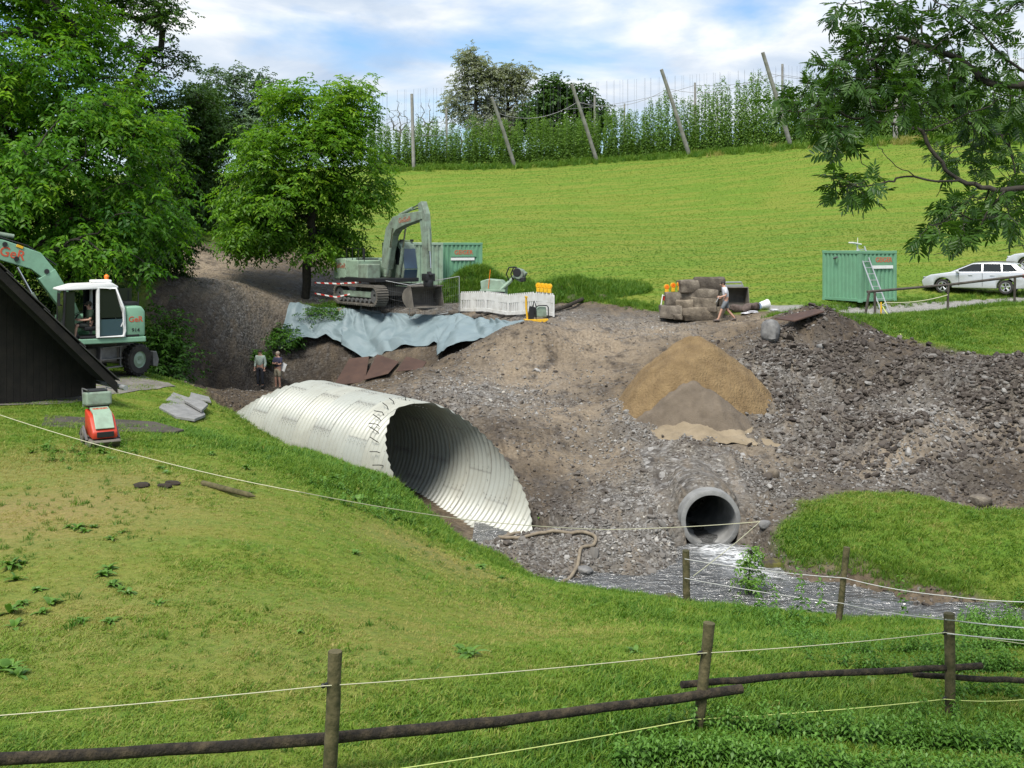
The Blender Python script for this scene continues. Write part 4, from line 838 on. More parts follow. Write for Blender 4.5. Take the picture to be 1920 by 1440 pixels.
STN = [(1272, 1306, 526, 547, 0.0, 'dark stone block at the left end of the top row of the stack'), (1303, 1354, 521, 545, 0.15, 'long stone block at the right of the top row of the stack'), (1275, 1347, 543, 562, 0.0, 'longest stone block, in the second row of the stack'),
       (1271, 1301, 562, 580, -.05, 'small stone block at the left of the third row of the stack'), (1297, 1344, 559, 581, -.1, 'big angular stone block in the third row of the stack'), (1340, 1356, 557, 575, .35, 'stone block beside the walking man, right end of the third row'),
       (1275, 1351, 577, 598, -.15, 'bottom stone block of the stack, long and brown'), (1237, 1276, 574, 595, -.3, 'low stone block lying left of the stack'), (1248, 1279, 549, 575, .25, 'pale stone block leaning behind the barrier lamps'), (1260, 1276, 588, 597, -.55, 'small pale stone slab lying before the stack')]
for i, (x0, x1, y0, y1, dd, lb) in enumerate(STN):
    d = 48.6 + dd; p = W((x0 + x1) / 2, (y0 + y1) / 2, d); sx, sz = (x1 - x0) / F * d * 1.05, (y1 - y0) / F * d * 1.12
    o = link('stone_block', rock_mesh(300 + i, sx, 1.0, sz, M['stone'], 0.045, 5, 16), loc=p, rot=(random.uniform(-.06, .06), random.uniform(-.05, .05), random.uniform(-.25, .25))); tag(o, lb, 'stone block', 'stone blocks stacked by the track')
RK = [(1447, 1040, 25.9, .62, .5, .42, 'moss_rock', 'mossy brown boulder at the water edge right of the concrete pipe'), (1443, 640, 40.8, .85, .7, .8, 'rock', 'large grey boulder at the left foot of the overgrown spoil top'), (1545, 664, 39.4, .45, .35, .3, 'rock', 'pale grey stone lying on the dark spoil heap'),
      (1450, 885, 30.6, .35, .3, .34, 'stone', 'brown stone sitting on the gravel above the concrete pipe'), (1840, 940, 27.6, .45, .4, .3, 'stone', 'brown stone at the lower right edge of the spoil'), (1505, 755, 35.8, .7, .5, .25, 'sand_pale', 'pale clay lump on the spoil right of the sand'),
      (1255, 1118, 22.9, .35, .3, .22, 'moss_rock', 'dark stone on the near stream bank'), (1100, 1105, 23.9, .3, .25, .16, 'rock', 'flat stone in the shallow water near the hose'), (1435, 985, 27.3, .3, .26, .22, 'rock', 'rounded stone just right of the concrete pipe'), (1095, 1050, 25.4, .4, .3, .2, 'rock', 'flat stone in the gravel beside the hose end')]
for i, (px, py, d, sx, sy, sz, m_, lb) in enumerate(RK):
    o = link('boulder', rock_mesh(330 + i, sx, sy, sz, M[m_], 0.06, 4, 3.0), loc=on(px, py, d, sz * .25), rot=(0, 0, i * 1.3)); tag(o, lb, 'rock')
# broken slabs left of the culvert
M['asphalt'] = mat('asphalt_slab', (0.16, 0.16, 0.155), 0.9, 0, (0.27, 0.27, 0.26), 3, 0.35, 0.7, 0.5, 20)
def flat_piece(name, label, pts, th, m, cat, group=None, lift=0.02, tilt=0.0):
    P = [on(*p) for p in pts]; zc = sum(p.z for p in P) / len(P); Q = [Vector((p.x, p.y, zc * .3 + p.z * .7 + lift + tilt * (i % 3) + th)) for i, p in enumerate(P)]
    o0 = Q[0].copy(); k = len(Q); mb = MB(); mb.add([p - o0 for p in Q] + [p - o0 - Vector((0, 0, th)) for p in Q], [tuple(range(k)), tuple(range(2 * k - 1, k - 1, -1))] + [(i, (i + 1) % k, k + (i + 1) % k, k + i) for i in range(k)])
    return tag(mb.build(name, m, None, 0.01, loc=o0), label, cat, group)
flat_piece('asphalt_slab', 'large broken grey slab lying on the grass left of the culvert', [(298, 752, 33), (330, 766, 31.8), (365, 766, 31.8), (385, 755, 33), (370, 742, 35), (325, 735, 36)], .08, M['asphalt'], 'slab', 'broken slabs left of the culvert')
flat_piece('asphalt_slab', 'smaller cracked slab overlapping the large broken slab', [(345, 747, 34.2), (378, 757, 33), (390, 748, 34), (362, 739, 35.5)], .08, M['asphalt'], 'slab', 'broken slabs left of the culvert', .12, .02)
flat_piece('asphalt_slab', 'narrow slab furthest right of the broken slabs', [(356, 742, 35.4), (396, 744, 35.2), (392, 737, 36.3), (358, 736, 36.4)], .06, M['asphalt'], 'slab', 'broken slabs left of the culvert', .06)
M['mat_dark'] = mat('dirty_steel', (0.038, 0.032, 0.026), 0.85, 0.1, (0.082, 0.070, 0.056), 1.5, 0.35, 0.65, 0.4, 8)
flat_piece('ground_plate', 'dark dirty steel plate on the grass behind the red compactor', [(78, 790, 27.6), (200, 797, 27.2), (325, 792, 27.6), (345, 784, 28.4), (290, 770, 29.6), (85, 772, 29.4)], .05, M['mat_dark'], 'steel plate')
flat_piece('rusty_board', 'brown rusty board lying on top of the spoil heap', [(1452, 622, 41.2), (1490, 618, 41), (1546, 606, 41.6), (1530, 600, 42.4), (1478, 608, 42)], .05, M['rust'], 'board', None, .25)
# concrete apron below the barn eave
mb = MB(); P = [on(*p) for p in ((-120, 760, 30), (110, 752, 31.5), (250, 722, 35.2), (330, 722, 37.5), (240, 702, 40), (-120, 700, 38))]
mb.add([(p.x, p.y, p.z + .03) for p in P], [(0, 1, 2, 3, 4, 5)]); 
M['apron'] = mat('yard_concrete', (0.115, 0.105, 0.092), 0.95, 0, (0.21, 0.195, 0.175), 1.6, .35, .7, .5, 9)
me = mb.mesh('yard', M['apron']); bm = bmesh.new(); bm.from_mesh(me); bmesh.ops.triangulate(bm, faces=bm.faces); bmesh.ops.subdivide_edges(bm, edges=bm.edges, cuts=14, use_grid_fill=True)
vz = H([v.co.x for v in bm.verts], [v.co.y for v in bm.verts])
for v, z_ in zip(bm.verts, vz): v.co.z = z_ + 0.025
bm.to_mesh(me); bm.free(); tag(link('yard', me), 'grey paved yard beside the barn', kind='structure')

# loose stones and clods
M['pebble'] = None
def pebble_mat():
    m, t, b = newmat('pebbles'); a = N(t, 'ShaderNodeAttribute', _attribute_name='tint', _attribute_type='INSTANCER').outputs['Fac']
    c = ramp(t, a, [(0.0, (0.030, 0.022, 0.016)), (0.35, (0.085, 0.070, 0.056)), (0.6, (0.165, 0.155, 0.140)), (0.85, (0.30, 0.29, 0.27)), (1.0, (0.42, 0.39, 0.33))])
    L(t, c, b.inputs['Base Color']); b.inputs['Roughness'].default_value = 0.8; return m
PB = protos('pebbles', [rock_mesh(400 + i, 1.0, random.uniform(.6, .95), random.uniform(.4, .7), pebble_mat(), .11, 1, 2.4) for i in range(6)])
rg = np.random.default_rng(77); n = 150000
d = 23 + (60 - 23) * rg.random(n) ** 1.35; u = rg.uniform(-.36, .475, n); x = u * d; y = d
dt, _sd = ground_fields(x, y); gv = blobs(x, y, GRAVEL); cl = blobs(x, y, CLAY); dk = blobs(x, y, DARK); s_, u_ = cul_su(x, y)
clump = fbm(x, y, 1.0, 3)
keep = (dt > .6) & (rg.random(n) < .30 + .85 * gv - .25 * cl + .5 * clump) & ~((np.abs(u_) < 1.8) & (s_ > .3) & (s_ < 15.5)) & ~((np.abs(x - pc.x) < .9) & (y > 27) & (y < 29.5))
x, y, gv, cl, dk = x[keep], y[keep], gv[keep], cl[keep], dk[keep]; n = len(x); z = H(x, y)
sp = blobs(x, y, [(1650, 740, 35.5, 4.2, 1), (1850, 780, 32, 3.2, 1), (1550, 650, 40, 2.4, 1), (1600, 860, 31, 2, .8)])
sz = np.exp(rg.normal(-3.0, .45, n)) * (1 + .55 * sp) * (1 - .35 * sstep(42, 46, y)); sz = np.clip(sz, .025, .34)
tn = np.clip(rg.normal(.36, .17, n) + .26 * gv + .2 * cl - .18 * dk - .10 * sp * (sz > .1) + .25 * fbm(x, y, 2.0, 2), 0, 1)
ok = z > .36
scatter('rubble', 'loose gravel, stones and clods all over the dug-up ground', np.stack([x, y, z + sz * .1], 1)[ok], rots(rg, n, .5)[ok], np.stack([sz * rg.uniform(.8, 1.5, n), sz, sz], 1)[ok], tn[ok], PB, 'gravel')

rg = np.random.default_rng(78); n = 9000
cp2 = [W(*q) for q in ((1650, 690, 37, ), (1800, 720, 34.5), (1550, 740, 36.5), (1560, 620, 41.5), (1700, 820, 32), (1880, 740, 33), (1500, 660, 39.5))]
k = rg.integers(len(cp2), size=n); x = np.array([c.x for c in cp2])[k] + rg.normal(0, 1.5, n); y = np.array([c.y for c in cp2])[k] + rg.normal(0, 1.3, n)
dt, _sd = ground_fields(x, y); keep = (dt > .6) & (fbm(x, y, 1.4, 2) > -.12); x, y = x[keep], y[keep]; n = len(x); sz = np.clip(np.exp(rg.normal(-2.15, .35, n)), .06, .36)
scatter('earth_clods', 'dark lumpy clods of earth piled over the spoil heap', np.stack([x, y, H(x, y) + sz * .12], 1), rots(rg, n, .5), np.stack([sz * rg.uniform(.8, 1.4, n), sz, sz * .9], 1), np.clip(rg.normal(.18, .12, n) + .3 * (rg.random(n) > .86), 0, 1), PB, 'clods')
# ------------------------------------------------------------ machines, containers, cars, barriers, barn
M['mint'] = mat('mint_paint', (0.195, 0.370, 0.250), 0.45, 0, (0.145, 0.265, 0.180), 2.2, 0.45, 0.75, 0.05, 20)
M['mint_pale'] = mat('pale_mint_paint', (0.260, 0.360, 0.265), 0.5, 0, (0.160, 0.200, 0.150), 2.2, 0.45, 0.72, 0.05, 20)
M['mint_old'] = mat('worn_mint_paint', (0.215, 0.285, 0.215), 0.6, 0, (0.110, 0.120, 0.095), 2.6, 0.42, 0.70, 0.1, 20)
M['cont'] = mat('container_green', (0.140, 0.310, 0.190), 0.5, 0, (0.115, 0.245, 0.150), 1.6, 0.45, 0.75, 0.06, 16)
M['black'] = mat('black_plastic', (0.012, 0.012, 0.013), 0.5)
M['rubber'] = mat('rubber', (0.020, 0.019, 0.018), 0.85, 0, (0.060, 0.054, 0.046), 4, .45, .7, .3, 18)
M['grey_metal'] = mat('grey_metal', (0.19, 0.19, 0.19), 0.5, 0.5, (0.12, 0.12, 0.115), 3)
M['chrome'] = mat('chrome_rod', (0.55, 0.55, 0.55), 0.2, 1.0)
M['white'] = mat('white_paint', (0.72, 0.73, 0.72), 0.45, 0, (0.60, 0.60, 0.57), 3, .5, .75)
M['glass'] = mat('dark_glass', (0.010, 0.013, 0.015), 0.08, 0.0, spec=0.45)
M['glass_blue'] = mat('tinted_glass', (0.03, 0.06, 0.09), 0.08, 0.0, spec=0.9)
M['red_text'] = mat('orange_red_lettering', (0.52, 0.085, 0.035), 0.5)
M['faded_text'] = mat('faded_red_lettering', (0.33, 0.115, 0.07), 0.6)
M['orange'] = mat('orange_lens', (0.85, 0.20, 0.02), 0.25)
M['yellow'] = mat('yellow_paint', (0.72, 0.42, 0.02), 0.45, 0, (0.50, 0.30, 0.04), 5, .5, .75)
M['red'] = mat('red_paint', (0.50, 0.045, 0.018), 0.42, 0, (0.38, 0.04, 0.02), 4, .5, .75)
M['alu'] = mat('aluminium', (0.50, 0.51, 0.51), 0.4, 0.7)
M['silver'] = mat('silver_car_paint', (0.52, 0.535, 0.55), 0.28, 0.35, spec=0.7)
M['blue'] = mat('blue_plastic', (0.03, 0.10, 0.42), 0.4)
M['mud_steel'] = mat('muddy_steel', (0.105, 0.095, 0.080), 0.8, 0.1, (0.190, 0.170, 0.140), 2.4, .4, .7, .2, 12)
def frame_rot(xd, yd):
    X = Vector(xd).normalized(); Z = X.cross(Vector(yd)).normalized(); Y = Z.cross(X); return Matrix((X, Y, Z)).transposed().to_euler()
def yaw(hx, hy): return math.atan2(hy, hx)
def link_box(mb, a, b, wid, h0, h1, up=Vector((0, 0, 1))):        # tapered boom box from a to b (x-z plane), width along y
    a = Vector(a); b = Vector(b); d = (b - a).normalized(); n = Vector((-d.z, 0, d.x))
    pr_ = [a + n * h0 / 2, b + n * h1 / 2, b - n * h1 / 2, a - n * h0 / 2]
    mb.prism([(p.x, p.z) for p in pr_], a.y - wid / 2, a.y + wid / 2)
def profile_boom(pts, hs, y, wid):
    P = [Vector((p[0], 0, p[1])) for p in pts]; up, dn = [], []
    for i, p in enumerate(P):
        d = (P[min(i + 1, len(P) - 1)] - P[max(i - 1, 0)]).normalized(); n = Vector((-d.z, 0, d.x)); up.append((p + n * hs[i] / 2)); dn.append((p - n * hs[i] / 2))
    poly = [(p.x, p.z) for p in up] + [(p.x, p.z) for p in reversed(dn)]
    mb = MB()
    n = len(pts)
    v = [(p[0], y - wid / 2, p[1]) for p in poly] + [(p[0], y + wid / 2, p[1]) for p in poly]; m = len(poly)
    f = [(i, (i + 1) % m, m + (i + 1) % m, m + i) for i in range(m)]
    for k in range(n - 1):
        q = (k, k + 1, m - 2 - k, m - 1 - k); f += [q[::-1], tuple(i + m for i in q)]
    mb.add(v, f); return mb
def cylinder_part(root, a, b, r, y=0, name='hydraulic_cylinder'):
    a = Vector((a[0], y, a[1])); b = Vector((b[0], y, b[1])); m = a.lerp(b, .58)
    mb = MB(); mb.cyl(a, m, r, n=12); c = mb.build(name, M['mint_old'], root, smooth=40)
    mb = MB(); mb.cyl(m, b, r * .55, n=10); mb.build('piston_rod', M['chrome'], c, smooth=40)
    return c
def bucket_mesh(w, h, dpt, m, name='bucket'):
    n = 10; outer = [(dpt * (0.0 + 1.0 * math.sin(a)), h * (-math.cos(a) * .5 + .5)) for a in np.linspace(0, math.pi * 1.0, n)]
    poly = [(0, h)] + [(-dpt * math.sin(a) , h / 2 + h / 2 * math.cos(a)) for a in np.linspace(0.15, math.pi * .92, n)] + [(dpt * .35, 0.0)]
    mb = MB(); t = .03
    inner = [(x * .9 + .02, z * .92 + .04) for x, z in poly]
    k = len(poly)
    for i in range(k - 1):
        mb.prism([poly[i], poly[i + 1], inner[i + 1], inner[i]], -w / 2, w / 2)
    for s in (-1, 1):
        mb.prism(poly, s * w / 2 - t / 2, s * w / 2 + t / 2)
    return mb.mesh(name, m, 0)

# --- tracked excavator
def tracked_excavator():
    hx, hy = 0.60, -0.80; p = on(717, 562, 56.2)
    o = thing('tracked_excavator', 'dusty pale green tracked excavator with raised arm and wide bucket on the ground', 'excavator', p, yaw(hx, hy))
    for s in (-1, 1):
        y0, y1 = s * 1.27 - .3, s * 1.27 + .3
        prof = []
        for i in range(13): a = math.pi / 2 + math.pi * i / 12; prof.append((-1.75 + .46 * math.cos(a), .47 + .46 * math.sin(a)))
        for i in range(13): a = -math.pi / 2 + math.pi * i / 12; prof.append((1.75 + .46 * math.cos(a), .47 + .46 * math.sin(a)))
        inner = [(x * .955, .47 + (z - .47) * .86) for x, z in prof]; mb = MB(); k = len(prof)
        for i in range(k): mb.prism([prof[i], prof[(i + 1) % k], inner[(i + 1) % k], inner[i]], y0, y1)
        per = []; 
        for i in range(k):
            a, b = Vector(prof[i] + (0,)), Vector(prof[(i + 1) % k] + (0,)); m_ = max(1, int((b - a).length / .18))
            for j in range(m_): per.append((a.lerp(b, (j + .5) / m_), (b - a).normalized()))
        for c, d in per:
            R = Matrix(((d.x, 0, -d.y), (0, 1, 0), (d.y, 0, d.x))); mb.box((c.x + -d.y * -.0, s * 1.27, c.y), (.06, .62, .10), R)
        tr = mb.build('track', M['mud_steel'], o)
        for x in (-1.75, 1.75):
            m2 = MB(); m2.ring((x, s * 1.27, .47), (0, 1, 0), [(.10, -.2), (.36, -.2), (.36, .2), (.10, .2)], 20); m2.build('sprocket' if x < 0 else 'idler', M['grey_metal'], tr, smooth=30)
        for i in range(7):
            m2 = MB(); m2.cyl((-1.3 + i * .43, s * 1.27 - .22, .2), (-1.3 + i * .43, s * 1.27 + .22, .2), .11, n=12); m2.build('roller', M['grey_metal'], tr, smooth=30)
        mb = MB(); mb.box((0, s * 1.27, .5), (3.1, .34, .30)); mb.build('track_frame', M['mint_old'], o, .03)
    mb = MB(); mb.box((0, 0, .62), (1.9, 2.0, .42)); mb.cyl((0, 0, .8), (0, 0, 1.12), .65, n=24); mb.build('undercarriage', M['mud_steel'], o, .03)
    mb = MB(); mb.box((-.35, 0, 1.2), (3.6, 2.5, .2)); mb.build('platform', M['black'], o, .03)
    mb = MB(); mb.prism([(-2.85, 1.15), (-2.85, 1.75), (-2.7, 2.2), (-2.2, 2.25), (-1.55, 2.25), (-1.55, 1.15)], -1.25, 1.25); mb.build('counterweight', M['mint_pale'], o, .09, 40, seg=3)
    mb = MB(); mb.box((-.95, -.55, 1.72), (1.2, 1.35, .9)); mb.build('engine_cover', M['mint_pale'], o, .06)
    mb = MB(); mb.box((-.95, .8, 1.68), (1.2, .85, .8)); mb.build('side_cover', M['mint_pale'], o, .05)
    mb = MB(); mb.box((.15, -.85, 1.62), (.95, .75, .72)); mb.build('tool_box', M['mint_old'], o, .05)
    mb = MB()
    for x in (-1.6, -1.0, -.4, .2): mb.cyl((x, -1.15, 2.1), (x, -1.15, 2.75), .018, n=6)
    mb.tube([(-1.6, -1.15, 2.75), (.2, -1.15, 2.75)], .018, 6); mb.build('handrail', M['black'], o, smooth=50)
    mb = MB(); mb.cyl((-1.0, -.5, 2.15), (-1.0, -.5, 2.7), .07, n=12); mb.build('exhaust', M['black'], o, smooth=50)
    mb = MB(); mb.box((-1.0, -.3, 2.2), (.9, .8, .08)); mb.build('cooling_grille', M['black'], o, .01)
    # cab
    cp = [(-.25, 1.2), (-.25, 2.95), (.0, 3.1), (.95, 3.08), (1.22, 2.75), (1.42, 1.75), (1.32, 1.2)]
    mb = MB(); mb.prism(cp, .37, 1.22); cab = mb.build('cab', M['mint_old'], o, .05, 40)
    mb = MB(); mb.prism([(.02, 1.95), (.02, 2.85), (.88, 2.85), (1.08, 2.68), (1.22, 1.95)], 1.225, 1.235); mb.prism([(.02, 1.95), (.02, 2.85), (.88, 2.85), (1.08, 2.68), (1.22, 1.95)], .355, .365); mb.build('side_window', M['glass'], cab)
    v = [(1.235, .43, 2.74), (1.235, 1.16, 2.74), (1.434, 1.16, 1.76), (1.434, .43, 1.76)]; mb = MB(); mb.add(v + [(a - .03, b, c) for a, b, c in v], [(0, 1, 2, 3), (7, 6, 5, 4), (0, 4, 5, 1), (1, 5, 6, 2), (2, 6, 7, 3), (3, 7, 4, 0)]); mb.build('windscreen', M['glass_blue'], cab)
    v = [(1.436, .43, 1.70), (1.436, 1.16, 1.70), (1.345, 1.16, 1.24), (1.345, .43, 1.24)]; mb = MB(); mb.add(v + [(a - .03, b, c) for a, b, c in v], [(0, 1, 2, 3), (7, 6, 5, 4), (0, 4, 5, 1), (1, 5, 6, 2), (2, 6, 7, 3), (3, 7, 4, 0)]); mb.build('lower_windscreen', M['glass_blue'], cab)
    mb = MB(); mb.box((.45, .8, 3.13), (.8, .7, .06)); mb.build('roof_hatch', M['mint_old'], cab, .02)
    for y in (.5, 1.1):
        mb = MB(); mb.box((1.02, y, 3.14), (.10, .16, .12)); mb.build('work_light', M['black'], cab, .015)
    # boom and arm
    by = -.05
    profile_boom([(.55, 1.75), (.75, 2.7), (1.05, 3.55), (1.55, 3.98), (2.4, 4.15), (4.05, 4.35)], [.5, .62, .72, .72, .58, .40], by, .42).build('boom', M['mint_old'], o, .03)
    profile_boom([(3.80, 4.95), (4.02, 4.35), (4.18, 3.4), (4.28, 1.55)], [.34, .52, .44, .24], by, .32).build('arm', M['mint_old'], o, .025)
    for s in (-.38, .34): cylinder_part(o, (1.15, 1.45), (1.75, 3.75), .085, by + s, 'boom_cylinder')
    cylinder_part(o, (1.75, 4.38), (3.80, 4.92), .085, by, 'arm_cylinder'); cylinder_part(o, (4.36, 3.75), (4.55, 1.85), .075, by, 'bucket_cylinder')
    mb = MB(); mb.tube([(.4, by + .2, 2.2), (.35, by + .2, 3.2), (.9, by + .2, 4.2), (2.0, by + .2, 4.55), (3.6, by + .2, 4.75)], .03, 6); mb.build('hydraulic_hose', M['black'], o, smooth=60)
    mb = MB(); mb.tube([(3.9, by + .2, 4.2), (3.75, by + .2, 3.8), (4.05, by + .2, 3.1), (4.1, by + .2, 2.0)], .03, 6); mb.build('hydraulic_hose', M['black'], o, smooth=60)
    mb = MB(); mb.box((4.34, by, 1.42), (.42, .5, .34)); mb.cyl((4.34, by, 1.3), (4.34, by, .98), .24, n=16); mb.box((4.4, by, 1.62), (.5, .2, .12), Matrix.Rotation(.5, 3, 'Y')); mb.build('tilt_rotator', M['black'], o, .02, 40)
    bk_ = bucket_mesh(1.7, 1.0, .75, M['mud_steel']); b_ = link('bucket', bk_, o, (4.15, by, -.02))
    mb = MB(); mb.box((4.08, by, 1.0), (.5, 1.72, .06)); mb.build('bucket_lip', M['mud_steel'], b_ if False else o, .01)
    text_part('lettering', 'GeiGeR', .34, M['faded_text'], o, (2.55, by - .215, 4.14), frame_rot((1, 0, .09), (-.09, 0, 1)))
    text_part('lettering', 'GeiGeR', .36, M['faded_text'], o, (-2.12, -1.258, 1.85), frame_rot((1, 0, 0), (0, 0, 1)))
    return o
tracked_excavator()

# --- wheeled excavator
def tyre_wheel(root, c, ax, r=.52, w=.36, nm='wheel'):
    mb = MB(); mb.ring(c, ax, [(r * .55, -w * .45), (r * .9, -w * .5), (r, -w * .38), (r, w * .38), (r * .9, w * .5), (r * .55, w * .45)], 28); ty = mb.build(nm, M['rubber'], root, smooth=35)
    a = Vector(ax).normalized(); u = a.orthogonal().normalized(); b = a.cross(u); mt = MB()
    for i in range(22):
        t = 2 * math.pi * i / 22; d = u * math.cos(t) + b * math.sin(t); e = a.cross(d)
        for s in (-1, 1):
            R = Matrix((d, e * 1.0, a)).transposed(); mt.box(Vector(c) + d * (r + .012) + a * s * w * .22 + e * s * .03, (.045, .06, w * .42), R)
    mt.build('tyre_tread', M['rubber'], ty)['kind'] = 'stuff'
    mb = MB(); mb.ring(c, ax, [(.02, -w * .28), (r * .28, -w * .40), (r * .50, -w * .30), (r * .58, -w * .44), (r * .58, w * .44), (r * .50, w * .30), (r * .28, w * .40), (.02, w * .28)], 24); mb.build('rim', M['mint_pale'], ty, smooth=35)
    return ty
def wheeled_excavator():
    c = Vector((-14.05, 38.0, 0)); c.z = 3.36
    o = thing('wheeled_excavator', 'mint green wheeled excavator with white cab behind the dark barn roof', 'excavator', c, yaw(-.83, -.56))
    rel = yaw(-.46, -.89) - yaw(-.83, -.56); Rz = Matrix.Rotation(rel, 3, 'Z')
    uo = Matrix.Rotation(-yaw(-.83, -.56), 3, 'Z') @ Vector((-.38, 0, 0)); uc = lambda x, y, z: Rz @ Vector((x, y, z)) + uo
    for x in (-1.25, 1.25):
        for y in (-1.02, 1.02): tyre_wheel(o, uc(x, y, .52), Rz @ Vector((0, 1, 0)))
        mb = MB(); mb.cyl(uc(x, -.95, .55), uc(x, .95, .55), .13, n=12); mb.build('axle', M['mud_steel'], o, smooth=40)
    mb = MB(); mb.box((0, 0, .82), (3.0, 1.0, .42), Rz); mb.cyl((0, 0, .9), (0, 0, 1.22), .6, n=24); mb.build('chassis', M['mud_steel'], o, .03)
    for s in (-1, 1):
        mb = MB()
        for x in (-.42, .42): mb.box(uc(x, s * 1.12, .72), (.05, .05, .72), Rz)
        for z in (.38, .66, 1.06): mb.box(uc(0, s * 1.12, z), (.86, .22, .035), Rz)
        mb.build('access_steps', M['grey_metal'], o, .006)
        mb = MB(); mb.box(uc(0, s * .85, .8), (.7, .4, .5), Rz); mb.build('battery_box', M['grey_metal'], o, .03)
    mb = MB(); mb.prism([(1.85, .25), (2.05, .2), (2.12, .45), (2.0, .75), (1.85, .75)], -1.2, 1.2); bl = mb.build('dozer_blade', M['grey_metal'], o, .02, loc=None); bl.rotation_euler = (0, 0, rel + math.pi); bl.location = uo
    # upper body
    mb = MB(); mb.prism([(-1.27, 1.22), (-1.27, 1.40), (1.45, 1.40), (1.45, 1.22)], -1.22, 1.22); mb.build('platform', M['mint'], o, .03)
    mb = MB(); mb.prism([(-1.25, 1.41), (-1.25, 2.25), (-1.12, 2.42), (-.62, 2.42), (-.62, 1.41)], -1.2, 1.2); mb.build('engine_cover', M['mint'], o, .07, 40, seg=3)
    mb = MB(); mb.box((-.9, .5, 2.48), (.45, .5, .14)); mb.build('air_intake', M['black'], o, .02, 40)
    mb = MB(); mb.cyl((-1.0, -.6, 2.4), (-1.0, -.6, 2.85), .06, n=10); mb.build('exhaust', M['black'], o, smooth=40)
    mb = MB(); mb.tube([(-1.1, .9, 2.42), (-1.1, .9, 2.9)], .02, 6); mb.build('aerial', M['black'], o)
    mb = MB(); mb.box((.3, -.75, 1.75), (1.7, .85, .68)); mb.build('tool_box', M['mint'], o, .05)
    # cab: white posts, dark panes, open door
    X0, X1, Y0, Y1, Z0, Z1 = -.55, 1.38, .28, 1.20, 1.42, 3.1
    def postbar(a, b, r=.045, m_='white', nm='cab_post', par=None):
        mb = MB(); mb.tube([a, b], r, 6); return mb.build(nm, M[m_], par or o, smooth=50)
    for y in (Y0, Y1):
        postbar((X0, y, Z0), (X0 + .02, y, Z0 + .8)); postbar((X0 + .02, y, Z0 + .8), (X0 + .28, y, Z1)); postbar((X1, y, Z0), (X1 - .06, y, Z1 - .05), .04, 'black'); postbar((X0 + .85, y, Z0), (X0 + .85, y, Z1), .055)
    mb = MB(); mb.prism([(X0 + .2, Z1), (X0 + .4, Z1 + .13), (X1 - .35, Z1 + .10), (X1 + .12, Z1 - .03), (X1 + .12, Z1 - .10), (X0 + .2, Z1 - .06)], Y0 - .05, Y1 + .06); mb.build('cab_roof', M['white'], o, .04, 40)
    mb = MB(); mb.box((X0 + .65, .75, Z1 + .17), (.6, .6, .10)); mb.build('air_conditioner', M['white'], o, .04)
    mb = MB(); mb.cyl((X0 + .38, .45, Z1 + .1), (X0 + .38, .45, Z1 + .28), .07, n=12); mb.ball((X0 + .38, .45, Z1 + .30), .085); mb.build('beacon', M['orange'], o, smooth=40)
    mb = MB(); mb.box((X0 + .45, .75, Z0 + .03), (1.9, .92, .06)); mb.build('cab_floor', M['black'], o, .01)
    mb = MB(); mb.box((X1 - .02, (Y0 + Y1) / 2, 2.24), (.015, .84, 1.58)); mb.build('windscreen', M['glass'], o)
    mb = MB(); mb.prism([(1.02, Z0 + .05), (1.02, Z1 - .14), (X1 - .07, Z1 - .14), (X1 - .02, Z0 + .05)], Y1 - .02, Y1 - .005); mb.build('front_quarter_window', M['glass'], o)
    mb = MB(); mb.box((X0 + .3, Y0, 2.3), (1.6, .015, 1.4)); mb.build('far_window', M['glass'], o)
    mb = MB(); mb.box((X0 - .0, .75, 1.85), (.05, .85, .85)); mb.build('cab_back', M['mint'], o)
    mb = MB(); mb.prism([(X0 + .06, Z0 + .65), (X0 + .30, Z1 - .1), (X0 + .80, Z1 - .1), (X0 + .80, Z0 + .65)], Y1 + .015, Y1 + .03); mb.build('side_window', M['glass'], o)
    mb = MB(); mb.prism([(X0 + .03, Z0 + .06), (X0 + .06, Z0 + .60), (X0 + .80, Z0 + .60), (X0 + .80, Z0 + .06)], Y1 + .012, Y1 + .024); mb.build('side_panel', M['glass_blue'], o)
    fr_ = [(X0 + .03, Z0 + .02), (X0 - .02, Z0 + .2), (X0 + .02, Z0 + .95), (X0 + .28, Z1 - .06), (X0 + .83, Z1 - .04), (X0 + .83, Z0 + .02)]
    mb = MB(); mb.tube([(a, Y1 + .05, b) for a, b in fr_ + fr_[:1]], .04, 6); mb.build('door_frame', M['white'], o, smooth=50)
    mb = MB(); mb.tube([(X0 + .12, Y1 + .09, Z0 + .35), (X0 + .04, Y1 + .12, Z0 + .55), (X0 + .06, Y1 + .12, Z0 + .95), (X0 + .14, Y1 + .09, Z0 + 1.05)], .018, 6); mb.build('door_handle', M['white'], o, smooth=60)
    mb = MB(); mb.box((.42, .72, 1.72), (.5, .5, .16)); mb.box((.15, .72, 2.12), (.14, .48, .8), Matrix.Rotation(-.15, 3, 'Y')); mb.build('driver_seat', M['black'], o, .05)
    mb = MB(); mb.box((.95, .74, 1.75), (.10, .3, .7), Matrix.Rotation(.3, 3, 'Y')); mb.tube([(.9, .74, 2.05), (.8, .74, 2.2)], .03, 6); mb.ring((.8, .74, 2.22), (.5, 0, 1), [(.15, 0), (.17, .01), (.17, -.01)], 18); mb.build('steering_column', M['black'], o)
    mb = MB(); mb.box((1.52, 1.22, 2.72), (.06, .2, .42)); mb.tube([(1.4, 1.16, 2.5), (1.52, 1.22, 2.6)], .02, 6); mb.build('mirror', M['black'], o, .02)
    mb = MB(); mb.box((X0 + .28, Y1 - .12, Z0 + .2), (.2, .1, .2)); mb.build('blue_bag', M['blue'], o, .03)
    # boom
    by = -.28
    profile_boom([(.55, 1.55), (.95, 2.45), (1.62, 3.52)], [.45, .5, .62], by, .40).build('boom_foot', M['mint'], o, .025)
